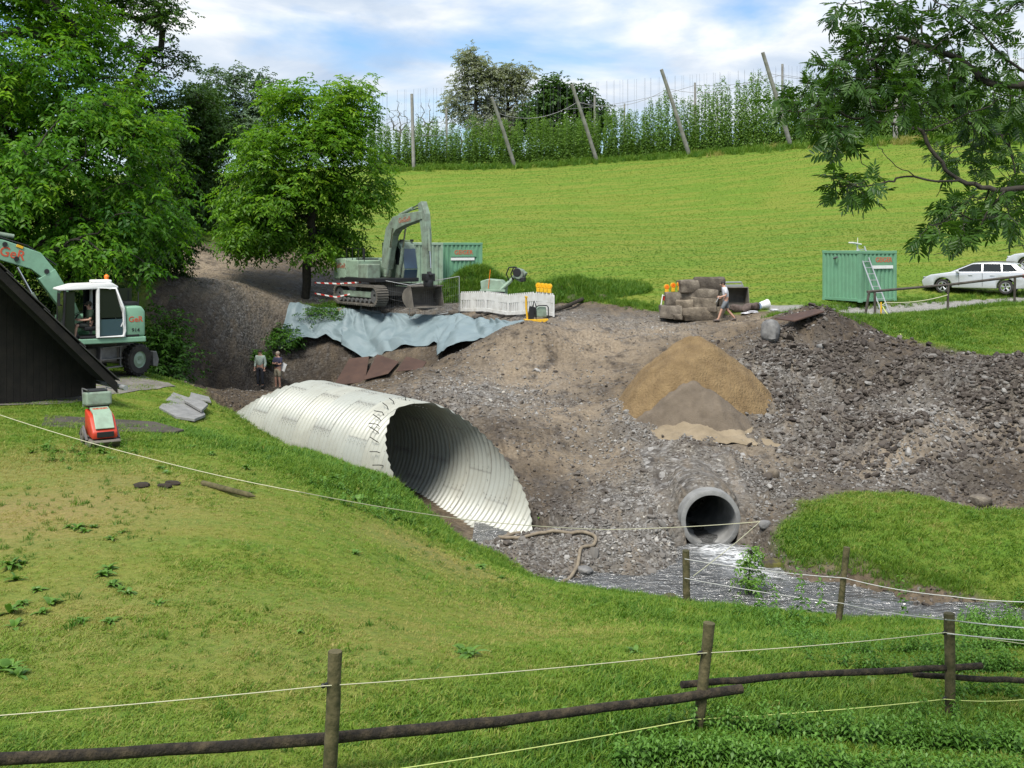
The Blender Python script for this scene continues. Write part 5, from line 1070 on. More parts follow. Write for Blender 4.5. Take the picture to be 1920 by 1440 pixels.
    profile_boom([(1.45, 3.42), (1.95, 3.95), (3.0, 4.32), (4.4, 4.62), (5.9, 4.9)], [.42, .62, .66, .56, .36], by, .38).build('boom', M['mint'], o, .025)
    profile_boom([(5.3, 5.25), (5.9, 4.9), (7.9, 4.2)], [.3, .42, .24], by, .30).build('arm', M['mint'], o, .025)
    cylinder_part(o, (1.5, 1.7), (2.55, 3.75), .08, by + .3, 'boom_cylinder'); cylinder_part(o, (2.6, 4.75), (5.3, 5.25), .08, by, 'arm_cylinder')
    mb = MB()
    for dy in (.05, .12): mb.tube([(1.3, by + dy, 3.8), (2.2, by + dy, 4.45), (3.2, by + dy, 4.78), (5.0, by + dy, 5.1)], .03, 6)
    mb.build('hydraulic_hose', M['black'], o, smooth=60)
    for (x, z) in ((1.62, 3.6), (2.55, 4.02), (2.9, 4.5)):
        mb = MB(); mb.cyl((x, by + .18, z), (x, by + .23, z), .08, n=14); mb.build('pivot_pin', M['black'], o, smooth=40)
    mb = MB(); mb.box((2.45, by + .18, 4.42), (.22, .08, .09), Matrix.Rotation(-.4, 3, 'Y')); mb.build('boom_lamp', M['yellow'], o, .01)
    text_part('lettering', 'GeiGeR', .44, M['red_text'], o, (2.98, by + .195, 4.27), frame_rot((-1, 0, -.26), (-.26, 0, 1)))
    text_part('lettering', 'GeR', .26, M['red_text'], o, (-.93, 1.205, 1.98), frame_rot((-1, 0, 0), (0, 0, 1)))
    text_part('number', '914', .18, M['black'], o, (-.93, 1.205, 1.62), frame_rot((-1, 0, 0), (0, 0, 1)))
    return o
WEX = wheeled_excavator()

# --- containers
def container(name, label, loc, rz, lx, ly, h, m, text_side='y', door=True, pale=None):
    o = thing(name, label, 'container', loc, rz)
    post = .12
    for sx in (-1, 1):
        for sy in (-1, 1):
            mb = MB(); mb.box((sx * (lx / 2 - post / 2), sy * (ly / 2 - post / 2), h / 2), (post, post, h - .02)); c = mb.build('corner_post', m, o, .012)
            for z in (.06, h - .05):
                mb = MB(); mb.box((sx * (lx / 2 - .07), sy * (ly / 2 - .07), z), (.16, .16, .12)); mb.build('corner_casting', m, c, .012)
    for z, nm in ((.10, 'bottom_rail'), (h - .06, 'top_rail')):
        for s in (-1, 1):
            mb = MB(); mb.box((0, s * (ly / 2 - .05), z), (lx - .2, .09, .12)); mb.build(nm, m, o, .008)
            mb = MB(); mb.box((s * (lx / 2 - .05), 0, z), (.09, ly - .2, .12)); mb.build(nm, m, o, .008)
    def corr(a, b, ax, off, depth, sgn):
        n = max(4, int(round((b - a) / .24))); st = (b - a) / n; pr_ = []
        for i in range(n): x = a + i * st; pr_ += [(x, 0), (x + st * .38, 0), (x + st * .5, -depth), (x + st * .88, -depth)]
        pr_.append((b, 0)); mb = MB()
        for (x0, d0), (x1, d1) in zip(pr_[:-1], pr_[1:]):
            q = lambda x, d, z: (x, sgn * (off + d), z) if ax == 'y' else (sgn * (off + d), x, z)
            mb.add([q(x0, d0, .15), q(x1, d1, .15), q(x1, d1, h - .11), q(x0, d0, h - .11)], [(0, 1, 2, 3)])
        return mb
    for s in (-1, 1):
        corr(-lx / 2 + .12, lx / 2 - .12, 'y', ly / 2 - .02, .045, s).build('side_wall', m, o)
        corr(-ly / 2 + .12, ly / 2 - .12, 'x', lx / 2 - .02, .045, s).build('end_wall', m, o)
    mb = MB(); mb.box((0, 0, h - .015), (lx - .1, ly - .1, .03)); mb.build('roof', pale or m, o, .01)
    return o
cp_ = on(1611, 567, 50.6)
c1 = container('storage_container', 'small green storage container on the grass, ladder leaning on it', cp_, rad(45 - 17.6), 2.2, 2.35, 2.26, M['cont'])
# its visible faces: -x (left) and -y (right)
mb = MB(); mb.box((.18, -1.19, 1.83), (1.25, .015, .42)); sg = mb.build('sign_board', M['cont'], c1, .004)
text_part('lettering', 'GEIGER', .30, M['red_text'], c1, (.28, -1.20, 1.86), frame_rot((1, 0, 0), (0, 0, 1)), sx=1.0)
mb = MB(); mb.box((.22, -1.195, 1.55), (1.25, .015, .14)); mb.build('white_strip', M['white'], c1, .003)
mb = MB(); mb.tube([(-1.12, .35, 1.95), (-1.22, .3, 1.92), (-1.22, .1, 1.98)], .05, 8); mb.build('vent_pipe', M['grey_metal'], c1, smooth=50)
mb = MB(); mb.cyl((-.85, -.75, 2.26), (-.85, -.75, 2.56), .035, n=8); mb.box((-.95, -.72, 2.6), (.5, .3, .05), Matrix.Rotation(.15, 3, 'Y')); mb.cyl((-.78, -.7, 2.6), (-.78, -.7, 2.85), .012, n=6); tag(mb.build('floodlight_mast', M['white'], None, .008), 'small white lamp on a short mast on the container roof', 'lamp'); fl = bpy.context.view_layer
fo = [o_ for o_ in bpy.data.objects if o_.name.startswith('floodlight_mast')][0]; fo.location = cp_; fo.rotation_euler = (0, 0, rad(27.4))
pL = on(838, 520, 63); pL.z = 5.35
c2 = container('storage_container', 'mint green container behind the tracked excavator, red lettering on it', pL, rad(22), 2.4, 5.0, 2.5, M['cont'])
mb = MB(); mb.box((.1, -2.515, 1.95), (1.5, .015, .42)); mb.build('sign_board', M['cont'], c2, .004)
text_part('lettering', 'GEIGER', .32, M['red_text'], c2, (.1, -2.527, 1.97), frame_rot((1, 0, 0), (0, 0, 1)))
mb = MB(); mb.box((.05, -2.515, 1.62), (1.35, .015, .14)); mb.build('white_strip', M['white'], c2, .003)
pM = on(772, 530, 61); pM.z = 5.1
container('site_container', 'pale container with white roof directly behind the excavator arm', pM, rad(20), 2.2, 4.6, 2.75, M['mint_pale'], pale=M['white'])

# --- ladder
def ladder():
    a = on(1655, 577, 47.6); b = W(1607, 462, 49.6); a2 = Vector((a.x + .35, a.y + .05, a.z)); w = Vector((.36, .12, 0))
    o = thing('ladder', 'aluminium ladder leaning against the green container', 'ladder', a)
    for k in (0, 1):
        mb = MB(); p, q = w * k, b - a + w * k; mb.tube([p, q], .03, 6); mb.build('rail', M['alu'], o, smooth=40)
    for i in range(11):
        t = (i + .5) / 11; p = (b - a) * t; mb = MB(); mb.tube([p, p + w], .018, 6); mb.build('rung', M['alu'], o, smooth=40)
ladder()

# --- cars
def car(name, label, loc, rz, paint):
    o = thing(name, label, 'car', loc, rz); Lc, Wd = 4.69, 1.8; x0 = -Lc / 2
    wh = [(x0 + .98, .33), (x0 + 3.72, .33)]
    def arch(cx): return [(cx + .40 * math.cos(a), .33 + .40 * math.sin(a)) for a in np.linspace(math.pi * 1.06, -math.pi * .06, 13)]
    bot = [(x0 + .12, .30)] + arch(wh[0][0]) + arch(wh[1][0]) + [(x0 + 4.5, .24)]
    top = [(x0 + 4.62, .36), (x0 + 4.66, .55), (x0 + 4.55, .72), (x0 + 4.25, .86), (x0 + 3.35, 1.0), (x0 + 1.5, 1.03), (x0 + .22, 1.06), (x0 + .06, .95), (x0 + .0, .60)]
    poly = bot + top; mb = MB()
    n = len(poly)
    ys = [(-Wd / 2 + .0, 0.0), (Wd / 2, 0.0)]
    v = [(p[0], -Wd / 2 + .04 + .10 * max(0, p[1] - .7), p[1]) for p in poly] + [(p[0], Wd / 2 - .04 - .10 * max(0, p[1] - .7), p[1]) for p in poly]
    mb.add(v, [tuple(range(n - 1, -1, -1)), tuple(range(n, 2 * n))] + [(i, (i + 1) % n, n + (i + 1) % n, n + i) for i in range(n)])
    body = mb.build('body', paint, o, .045, 35, seg=3)
    gb = [(x0 + .12, 1.04), (x0 + 3.42, .99)]; gt = [(x0 + .62, 1.42), (x0 + 2.45, 1.44)]
    A, B, C, D = (x0 + .14, 1.03), (x0 + 3.42, .98), (x0 + 2.42, 1.42), (x0 + .60, 1.41)
    def pts(sc_b, sc_t, y): return [(A[0], y * sc_b, A[1]), (B[0], y * sc_b, B[1]), (C[0], y * sc_t, C[1]), (x0 + 1.5, y * sc_t, 1.465), (D[0], y * sc_t, D[1])]
    v = pts(.80, .60, 1) + pts(.80, .60, -1); m = 5
    mb = MB(); mb.add(v, [tuple(range(m)), tuple(range(2 * m - 1, m - 1, -1))] + [(i, (i + 1) % m, m + (i + 1) % m, m + i) for i in range(m)]); mb.build('greenhouse', paint, o, .05, 35, seg=3)
    def sidepane(nm, q, m_):
        for s in (-1, 1):
            mb = MB(); vv = []
            for x, z in q:
                y = .80 + (.60 - .80) * (z - 1.02) / .42; vv += [(x0 + x, s * (y + .030), z)]
            vv2 = [(a, b - s * .06, c) for a, b, c in vv]; k = len(vv)
            mb.add(vv + vv2, [tuple(range(k)), tuple(range(2 * k - 1, k - 1, -1))] + [(i, (i + 1) % k, k + (i + 1) % k, k + i) for i in range(k)]); mb.build(nm, m_, o)
    sidepane('side_window', [(2.02, 1.07), (3.12, 1.06), (2.42, 1.37), (2.04, 1.385)], M['glass']); sidepane('side_window', [(1.18, 1.07), (1.95, 1.07), (1.96, 1.39), (1.22, 1.39)], M['glass']); sidepane('side_window', [(.50, 1.09), (1.12, 1.07), (1.15, 1.385), (.78, 1.37)], M['glass'])
    def endpane(nm, xa, za, ya, xb, zb, yb, off):
        mb = MB(); v = [(x0 + xa + off, -ya, za), (x0 + xa + off, ya, za), (x0 + xb + off, yb, zb), (x0 + xb + off, -yb, zb)]; mb.add(v + [(a - off * 2.5, b, c - .02) for a, b, c in v], [(0, 1, 2, 3), (7, 6, 5, 4), (0, 4, 5, 1), (1, 5, 6, 2), (2, 6, 7, 3), (3, 7, 4, 0)]); mb.build(nm, M['glass'], o)
    endpane('windscreen', 3.30, 1.035, .70, 2.52, 1.39, .56, .03); endpane('rear_window', .20, 1.085, .70, .56, 1.375, .56, -.03)
    for s in (-1, 1):
        mb = MB(); mb.box((x0 + .16, s * .70, .86), (.26, .34, .16)); mb.build('tail_light', M['red'], o, .03)
        mb = MB(); mb.box((x0 + 4.45, s * .68, .70), (.3, .34, .12)); mb.build('headlight', M['chrome'], o, .03)
        mb = MB(); mb.box((x0 + 3.05, s * .96, 1.03), (.14, .16, .12)); mb.build('mirror', paint, o, .03)
        mb = MB(); mb.tube([(x0 + .7, s * .52, 1.45), (x0 + .9, s * .54, 1.49), (x0 + 2.2, s * .54, 1.49), (x0 + 2.4, s * .52, 1.45)], .014, 6); mb.build('roof_rail', M['black'], o, smooth=50)
        for xx in (1.98, 3.0):
            mb = MB(); mb.box((x0 + xx, s * .864, .66), (.012, .012, .62)); mb.build('door_gap', M['black'], o)
        for xx in (1.55, 2.5):
            mb = MB(); mb.box((x0 + xx, s * .878, .88), (.2, .02, .03)); mb.build('door_handle', paint, o, .006)
    for x, z in wh:
        for s in (-1, 1):
            mb = MB(); mb.ring((x, s * .78, z), (0, 1, 0), [(.2, -.1), (.30, -.1), (.325, -.06), (.325, .06), (.30, .1), (.2, .1)], 26); ty = mb.build('wheel', M['rubber'], o, smooth=35)
            mb = MB(); mb.ring((x, s * .80, z), (0, 1, 0), [(.195, -.07), (.215, -.07), (.215, .085), (.195, .085)], 26)
            for k in range(5):
                a = 2 * math.pi * k / 5 + .3
                for e in (-.13, .13): mb.tube([(x + .03 * math.cos(a), s * .86, z + .03 * math.sin(a)), (x + .2 * math.cos(a + e), s * .87, z + .2 * math.sin(a + e))], .022, 5)
            mb.build('rim', M['alu'], ty, smooth=40)
    mb = MB(); mb.box((x0 + 4.62, 0, .34), (.1, 1.2, .16)); mb.build('grille', M['black'], o, .02)
    mb = MB(); mb.box((x0 + .02, 0, .48), (.08, 1.5, .16)); mb.build('bumper', M['black'], o, .03)
    return o
p = on(1832, 553, 52.5); car('parked_car', 'silver estate car parked on the grass, nearest to the green container', p, yaw(-.85, .53), M['silver'])
p = on(1985, 545, 55.6); car('parked_car', 'silver car at the right edge, parked behind the nearer silver estate', p, yaw(-.85, .53), M['silver'])

# --- white plastic barriers
M['barrier'] = mat('white_barrier', (0.66, 0.66, 0.63), 0.6, 0, (0.50, 0.49, 0.45), 2.5, .45, .7)
nodes_b = [on(864, 583, 53.2), on(911, 588, 51.4), on(953, 595, 49.8), on(1004, 600, 48.0), on(1039, 606, 46.6)]
order_b = ['leftmost', 'second from left', 'third from left', 'rightmost']
for i in range(4):
    a, b = nodes_b[i], nodes_b[i + 1]; ln = (Vector((b.x, b.y, 0)) - Vector((a.x, a.y, 0))).length; th_ = math.atan2(b.y - a.y, b.x - a.x)
    o = thing('site_barrier', f'white plastic site barrier with slots, {order_b[i]} of the row', 'barrier', a, th_, 'white plastic barriers in a row')
    sl = (b.z - a.z) / ln; sh = Matrix(((1, 0, 0), (0, 1, 0), (sl, 0, 1)))
    def sheared(mb): mb.v = [tuple(sh @ Vector(v)) for v in mb.v]; return mb
    mb = MB(); g = .03
    mb.box((ln / 2, 0, .79), (ln - g, .05, .34)); mb.box((ln / 2, 0, .16), (ln - g, .06, .16))
    for x in (.05, ln - .05): mb.box((x, 0, .5), (.09, .055, .9))
    mb.box((ln / 2, 0, .43), (.34, .05, .40)); sheared(mb).build('frame', M['barrier'], o, .008)
    k = 5
    for side in (0, 1):
        for j in range(k):
            x = (.16 + (ln / 2 - .17 - .16) * (j + .5) / k) + side * (ln / 2 + .02); mb = MB(); mb.box((x, 0, .43), (.075, .04, .40)); sheared(mb).build('slat', M['barrier'], o)
    for j in range(int(ln / .17)):
        mb = MB(); mb.box((.10 + j * .17, 0, .99), (.075, .045, .07)); sheared(mb).build('reflector_tooth', M['barrier'], o, .008)
    for x in (.3, ln - .3):
        mb = MB(); mb.box((x, 0, .05), (.22, .62, .09)); sheared(mb).build('foot', M['rubber'], o, .02)
M['yellow_lens'] = mat('amber_lens', (0.85, 0.42, 0.02), 0.3)
def lamp(p, rz, lb, lens='yellow_lens', body='yellow', grp='warning lamps'):
    o = thing('warning_lamp', lb, 'warning lamp', p, rz, grp)
    mb = MB(); mb.box((0, 0, .09), (.16, .10, .18)); mb.build('housing', M[body], o, .02)
    mb = MB(); mb.ring((0, 0, .28), (0, 1, 0), [(.02, -.05), (.085, -.05), (.10, -.02), (.10, .02), (.085, .05), (.02, .05)], 18); mb.build('lens', M[lens], o, smooth=40)
    mb = MB(); mb.ring((0, 0, .28), (0, 1, 0), [(.10, -.03), (.125, -.03), (.125, .03), (.10, .03)], 18); mb.build('lens_ring', M[body], o, smooth=40)
a, b = nodes_b[3], nodes_b[4]
for i, w_ in enumerate(('first', 'second', 'third', 'fourth')):
    q = a.lerp(b, .16 + .2 * i); q.z += 1.02; lamp(q, math.atan2(b.y - a.y, b.x - a.x) + .5, f'yellow warning lamp, {w_} from left on the rightmost white barrier')
# red-white barrier by the stones, with orange lamps
M['redwhite'] = None
def stripe_mat():
    m, t, b_ = newmat('red_white_board'); v = coords(t); w = N(t, 'ShaderNodeTexWave', _wave_type='BANDS', Scale=.9); mpn = N(t, 'ShaderNodeMapping'); mpn.inputs['Rotation'].default_value = (0, rad(35), 0); L(t, v, mpn.inputs[0]); L(t, mpn.outputs[0], w.inputs['Vector'])
    L(t, mixc(t, math_(t, 'GREATER_THAN', w.outputs['Fac'], .5), (0.45, 0.03, 0.02), (0.7, 0.7, 0.68)), b_.inputs['Base Color']); b_.inputs['Roughness'].default_value = .5; return m
M['redwhite'] = stripe_mat()
p0 = on(1236, 588, 49.0); o = thing('road_barrier', 'red and white barrier board leaning at the left of the stone stack', 'barrier', p0, rad(18))
for x in (0, .32):
    mb = MB(); mb.tube([(x, 0, 0), (x + .22, .1, 1.0)], .025, 6); mb.build('post', M['white'], o, smooth=40)
for z in (.45, .95):
    mb = MB(); mb.tube([(z * .22, .1 * z, z), (1.15, .2, z + .05)], .02, 6); mb.build('rail', M['white'], o, smooth=40)
mb = MB(); mb.box((.66, .12, .83), (.95, .03, .2)); mb.build('striped_board', M['redwhite'], o, .005)
for i, (px, py) in enumerate(((1250, 540), (1262, 537), (1274, 535))):
    q = W(px, py + 8, 48.7); lamp(q - Vector((0, 0, .05)), .3, f'orange warning lamp, {("left", "middle", "right")[i]} of three beside the stone stack', 'orange')

# --- attachments, compactors
o = thing('bucket_attachment', 'pale green tilting bucket attachment with black hoses behind the white barriers', 'bucket', on(925, 556, 52.5, .35), rad(-12))
mb = MB(); mb.prism([(-.55, .15), (-.62, .95), (-.3, 1.05), (.35, 1.0), (.55, .75), (.5, .15)], -.05, .75); mb.build('bucket_shell', M['mint_pale'], o, .03)
mb = MB(); mb.box((0, -.12, .28), (1.15, .08, .38), Matrix.Rotation(.25, 3, 'X')); mb.build('blade', M['black'], o, .02)
mb = MB(); mb.box((0, -.14, .52), (1.2, .07, .10)); mb.build('blade_beam', M['mint_pale'], o, .01)
mb = MB(); mb.tube([(.35, 0, .55), (.8, .05, .95), (1.0, .08, 1.2)], [.10, .09, .08], 8); mb.build('arm', M['mint_pale'], o, smooth=40)
mb = MB(); mb.box((1.25, .1, 1.25), (.5, .5, .5), Matrix.Rotation(.5, 3, 'Y')); mb.cyl((1.25, -.25, 1.3), (1.25, .4, 1.3), .24, n=16); mb.build('rotary_head', M['mint_old'], o, .03)
mb = MB(); mb.cyl((1.18, -.28, 1.38), (1.18, -.14, 1.38), .2, n=14); mb.box((1.45, -.1, 1.05), (.2, .4, .2)); mb.build('motor', M['black'], o, .02)
for k in (0, 1):
    mb = MB(); mb.tube([(.75 + .2 * k, 0, 1.0), (.62 + .22 * k, 0, 1.3), (.75 + .22 * k, 0, 1.6), (1.0 + .1 * k, 0, 1.62), (1.15, 0, 1.5)], .035, 6); mb.build('hose', M['black'], o, smooth=60)
mb = MB(); mb.tube([(-.22, -.1, .6), (-.12, -.1, 1.5)], .015, 5); mb.build('marker_rod', M['orange'], o)
M['bag'] = mat('white_sack', (0.55, 0.55, 0.56), 0.7, 0, (0.42, 0.42, 0.46), 6, .4, .65, .5, 8)
for i, (px, py, d, lb) in enumerate(((922, 548, 53.4, 'left white sack lying under the green bucket attachment'), (944, 549, 53.0, 'right white sack lying under the green bucket attachment'))):
    tag(link('sack', rock_mesh(500 + i, .85, .6, .42, M['bag'], .05, 4, 2.6), loc=on(px, py, d, .45), rot=(0, .25, .2)), lb, 'sack')
# small vibrating plate with yellow base
o = thing('plate_compactor', 'yellow and green plate compactor with upright yellow handle at the end of the barriers', 'compactor', on(1003, 609, 45.2), rad(10))
mb = MB(); mb.prism([(-.42, .06), (-.30, .0), (.35, .0), (.52, .10), (.50, .14), (-.42, .12)], -.25, .25); mb.build('base_plate', M['yellow'], o, .01)
mb = MB(); mb.prism([(.02, .2), (.0, .5), (.12, .62), (.42, .62), (.46, .2)], -.2, .2); mb.build('engine_housing', M['mint_old'], o, .04)
mb = MB(); mb.tube([(0, -.24, .15), (-.02, -.24, .6), (.1, -.24, .68), (.44, -.24, .68), (.5, -.24, .6), (.5, -.24, .15)], .025, 8); mb.build('guard_frame', M['black'], o, smooth=50)
mb = MB(); mb.box((-.14, 0, .38), (.22, .3, .5), Matrix.Rotation(.2, 3, 'Y')); mb.tube([(-.1, 0, .6), (-.02, 0, .85), (.05, 0, .62)], .03, 6); mb.build('exciter', M['black'], o, .03)
mb = MB(); mb.tube([(-.3, 0, .1), (-.36, 0, .6), (-.36, 0, 1.0)], .045, 8); mb.tube([(-.36, -.18, 1.02), (-.36, .18, 1.02)], .035, 8); mb.build('handle', M['yellow'], o, smooth=50)
# red ride-behind compactor on the pasture
o = thing('vibrating_plate', 'red and mint green vibrating plate machine standing on the pasture', 'compactor', on(188, 826, 25.0), rad(-58))
mb = MB(); mb.prism([(-.55, .10), (-.42, .0), (.42, .0), (.62, .14), (.60, .18), (-.55, .14)], -.32, .32); mb.build('base_plate', M['mud_steel'], o, .01)
mb = MB(); mb.prism([(-.30, .30), (-.34, .78), (.18, .66), (.50, .36), (.50, .20), (-.1, .22)], -.27, .27); mb.build('body', M['red'], o, .04, 40)
mb = MB(); mb.prism([(-.26, .795), (.19, .69), (.47, .41), (.50, .43), (.22, .74), (-.25, .85)], -.20, .20); mb.build('hood', M['mint_pale'], o, .015)
mb = MB(); mb.box((.525, 0, .30), (.03, .36, .12)); mb.build('front_grille', M['black'], o, .01)
mb = MB(); mb.prism([(-.55, .82), (-.58, 1.12), (-.12, 1.16), (-.10, .86)], -.28, .28); mb.build('engine', M['mint_old'], o, .04)
mb = MB(); mb.box((-.34, 0, .84), (.4, .46, .07)); mb.box((-.36, 0, 1.17), (.34, .4, .05)); mb.build('engine_trim', M['black'], o, .015)
mb = MB(); mb.tube([(-.5, -.26, .8), (-.62, -.26, 1.2), (-.1, -.26, 1.22)], .018, 6); mb.tube([(-.5, .26, .8), (-.62, .26, 1.2), (-.1, .26, 1.22)], .018, 6); mb.build('roll_frame', M['grey_metal'], o, smooth=50)
for y in (-.34, .34):
    mb = MB(); mb.ring((-.12, y, .22), (0, 1, 0), [(.05, -.04), (.16, -.04), (.17, .0), (.16, .04), (.05, .04)], 18); mb.build('exciter_wheel', M['mud_steel'], o, smooth=35)
    mb = MB(); mb.tube([(-.5, y, .2), (-.1, y, .42), (.3, y, .16)], .03, 6); mb.build('side_bar', M['grey_metal'], o, smooth=50)
text_part('lettering', 'GEIGER', .10, M['red_text'], o, (-.02, 0, .80), frame_rot((0, 1, 0), (-.97, 0, .24)))

# --- mesh site fence and tape
M['galv'] = mat('galvanised', (0.40, 0.41, 0.41), 0.5, 0.6)
FP = [on(677, 562, 55.6), on(768, 574, 53.8), on(861, 580, 52.6)]
for i in range(2):
    a, b = FP[i], FP[i + 1]; v = b - a
    o = thing('mesh_fence_panel', ('left' if i == 0 else 'right') + ' wire mesh fence panel in front of the tracked excavator', 'fence panel', a, 0, 'wire mesh fence panels')
    for nm, p_, q_ in (('upright', (0, 0, 0), (0, 0, 1.75)), ('upright', (v.x, v.y, v.z), (v.x, v.y, v.z + 1.75)), ('top_rail', (0, 0, 1.75), (v.x, v.y, v.z + 1.75)), ('bottom_rail', (0, 0, .12), (v.x, v.y, v.z + .12))):
        mb = MB(); mb.tube([p_, q_], .019, 6); mb.build(nm, M['galv'], o, smooth=50)
    mb = MB(); n_ = 26
    for k in range(1, n_): mb.tube([v * (k / n_) + Vector((0, 0, .12)), v * (k / n_) + Vector((0, 0, 1.75))], .0022, 3, False)
    for z in (.5, .9, 1.3): mb.tube([(0, 0, z), (v.x, v.y, v.z + z)], .0022, 3, False)
    mb.build('wire_mesh', M['galv'], o)['kind'] = 'stuff'
for i, (pts, lb) in enumerate((([W(590, 530, 57), W(636, 532, 56.4), W(677, 529, 55.7)], 'upper red and white tape strung beside the excavator track'), ([W(590, 550, 57), W(630, 557, 56.2), W(677, 547, 55.7)], 'lower red and white tape strung beside the excavator track'))):
    mb = MB(); o0 = pts[0]
    for a, b in zip(pts[:-1], pts[1:]):
        z = Vector((0, 0, .035)); mb.add([a - o0 - z, b - o0 - z, b - o0 + z, a - o0 + z], [(0, 1, 2, 3)])
    tag(mb.build('barrier_tape', M['redwhite'], None, loc=o0), lb, 'barrier tape')

# --- barn at the left
M['wood_shaded'] = mat('shaded_old_wood', (0.006, 0.005, 0.004), 0.95, 0, (0.018, 0.015, 0.012), 3, .4, .7, .5, 12)  # near-black colour holds the shade under the barn roof
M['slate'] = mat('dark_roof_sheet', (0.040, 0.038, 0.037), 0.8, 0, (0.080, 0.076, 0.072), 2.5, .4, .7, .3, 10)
def barn():
    E = W(212, 713, 32.0); r = Vector((-.68, .73, 0)).normalized(); g = Vector((.73, .68, 0)).normalized()
    o = thing('barn', 'dark wooden barn with a steep low-reaching roof at the left edge', 'barn', (E.x, E.y, E.z - .6), 0)
    org = Vector((E.x, E.y, E.z - .6)); S = 1.04
    def Pt(t, dep, h=0.0): return E - org - g * t + Vector((0, 0, t * S)) + r * dep + Vector((0, 0, h))        # on the roof slope
    for j in range(7):                                                                         # overlapping roof sheets, rows up the slope
        t0, t1 = -.15 + j * .98, -.15 + (j + 1) * .98 + .16
        for k in range(4):
            d0, d1 = -.12 + k * 2.2, -.12 + (k + 1) * 2.2
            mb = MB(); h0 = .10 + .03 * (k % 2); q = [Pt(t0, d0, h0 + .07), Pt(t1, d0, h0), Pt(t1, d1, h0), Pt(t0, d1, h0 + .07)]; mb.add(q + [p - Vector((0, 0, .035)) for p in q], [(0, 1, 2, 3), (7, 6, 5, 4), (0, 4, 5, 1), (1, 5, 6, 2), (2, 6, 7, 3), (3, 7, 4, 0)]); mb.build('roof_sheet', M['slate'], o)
    mb = MB(); q = [Pt(-.05, -.02, .06), Pt(6.8, -.02, .06), Pt(6.8, 8.4, .06), Pt(-.05, 8.4, .06)]; mb.add(q + [p - Vector((0, 0, .12)) for p in q], [(0, 1, 2, 3), (7, 6, 5, 4), (0, 4, 5, 1), (1, 5, 6, 2), (2, 6, 7, 3), (3, 7, 4, 0)]); mb.build('roof_deck', M['wood_shaded'], o)
    mb = MB(); q = [Pt(-.1, -.08, .03), Pt(6.8, -.08, .03), Pt(6.8, -.03, .03), Pt(-.1, -.03, .03)]; mb.add(q + [p - Vector((0, 0, .30)) for p in q], [(0, 1, 2, 3), (7, 6, 5, 4), (0, 4, 5, 1), (1, 5, 6, 2), (2, 6, 7, 3), (3, 7, 4, 0)]); mb.build('verge_board', M['wood_shaded'], o)
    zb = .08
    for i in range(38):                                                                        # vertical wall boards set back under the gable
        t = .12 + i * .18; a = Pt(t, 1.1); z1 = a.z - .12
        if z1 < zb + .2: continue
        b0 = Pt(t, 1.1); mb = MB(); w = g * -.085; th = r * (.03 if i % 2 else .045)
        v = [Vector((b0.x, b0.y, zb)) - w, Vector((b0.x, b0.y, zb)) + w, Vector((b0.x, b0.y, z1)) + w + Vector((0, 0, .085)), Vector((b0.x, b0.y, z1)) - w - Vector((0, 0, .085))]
        mb.add(v + [p + th for p in v], [(0, 1, 2, 3), (7, 6, 5, 4), (0, 4, 5, 1), (1, 5, 6, 2), (2, 6, 7, 3), (3, 7, 4, 0)]); mb.build('wall_board', M['wood_shaded'], o)
    mb = MB(); a = Pt(.1, 1.2); q = [Vector((a.x, a.y, zb)), Vector((Pt(.1, 8).x, Pt(.1, 8).y, zb))]; mb.add([q[0], q[1], q[1] + Vector((0, 0, .6)), q[0] + Vector((0, 0, .6))], [(0, 1, 2, 3)]); mb.build('side_wall', M['wood_shaded'], o)
    mb = MB(); mb.tube([Pt(-.22, -.35, .02), Pt(-.22, 8.2, .06)], .075, 10); mb.build('gutter', M['galv'], o, smooth=50)
    return o
barn()
# ------------------------------------------------------------ fences, small things, near plants
def hit(px, py, d0=8.5, d1=70):
    d = np.linspace(d0, d1, 1200); x = (px - 960) / F * d; z = CZ - (py - HY) / F * d; g = H(x, d); i = int(np.argmax(z < g)); i = i if z[i] < g[i] else len(d) - 1
    return Vector((x[i], d[i], g[i]))
M['post'] = mat('mossy_post', (0.040, 0.040, 0.012), 0.95, 0, (0.125, 0.105, 0.050), 9, .35, .68, .7, 22)
M['log'] = mat('dark_log', (0.014, 0.010, 0.005), 0.9, 0, (0.085, 0.064, 0.036), 9, .44, .74, 1.0, 26, bdist=.04)
M['rope'] = mat('cream_rope', (0.46, 0.45, 0.30), 0.8); M['rope_green'] = mat('yellow_green_rope', (0.45, 0.52, 0.16), 0.8); M['rope_white'] = mat('white_rope', (0.48, 0.48, 0.45), 0.8)
fence = thing('pasture_fence', 'rough log and rope fence across the foreground', 'fence', tuple(on(1318, 1390, 11)))
f0 = Vector(fence.location)
def lpost(a, b, r, par, o0, nm='post', n=10):
    mb = MB(); d = b - a; k = 7
    mb.tube([a + d * (i / (k - 1)) - o0 + Vector((random.uniform(-.004, .004), random.uniform(-.004, .004), 0)) for i in range(k)], [r * random.uniform(.94, 1.05) for i in range(k)], n); return mb.build(nm, M['post'] if nm == 'post' else M['log'], par, smooth=50)
PA = (W(615, 1520, 9.3), W(629, 1221, 9.3)); PB_ = (W(1305, 1400, 11.0), W(1330, 1168, 11.0)); PC = (W(1783, 1390, 12.2), W(1780, 1150, 12.2)); PD = (W(-420, 1620, 8.0), W(-420, 1310, 8.0)); PE = (W(2350, 1400, 13.4), W(2350, 1200, 13.4))
for a, b, r in ((PA[0], PA[1], .058), (PB_[0], PB_[1], .058), (PC[0], PC[1], .058), (PD[0], PD[1], .06), (PE[0], PE[1], .06)):
    a.z = min(a.z, Hz(a.x, a.y) - .1); lpost(a, b, r, fence, f0)
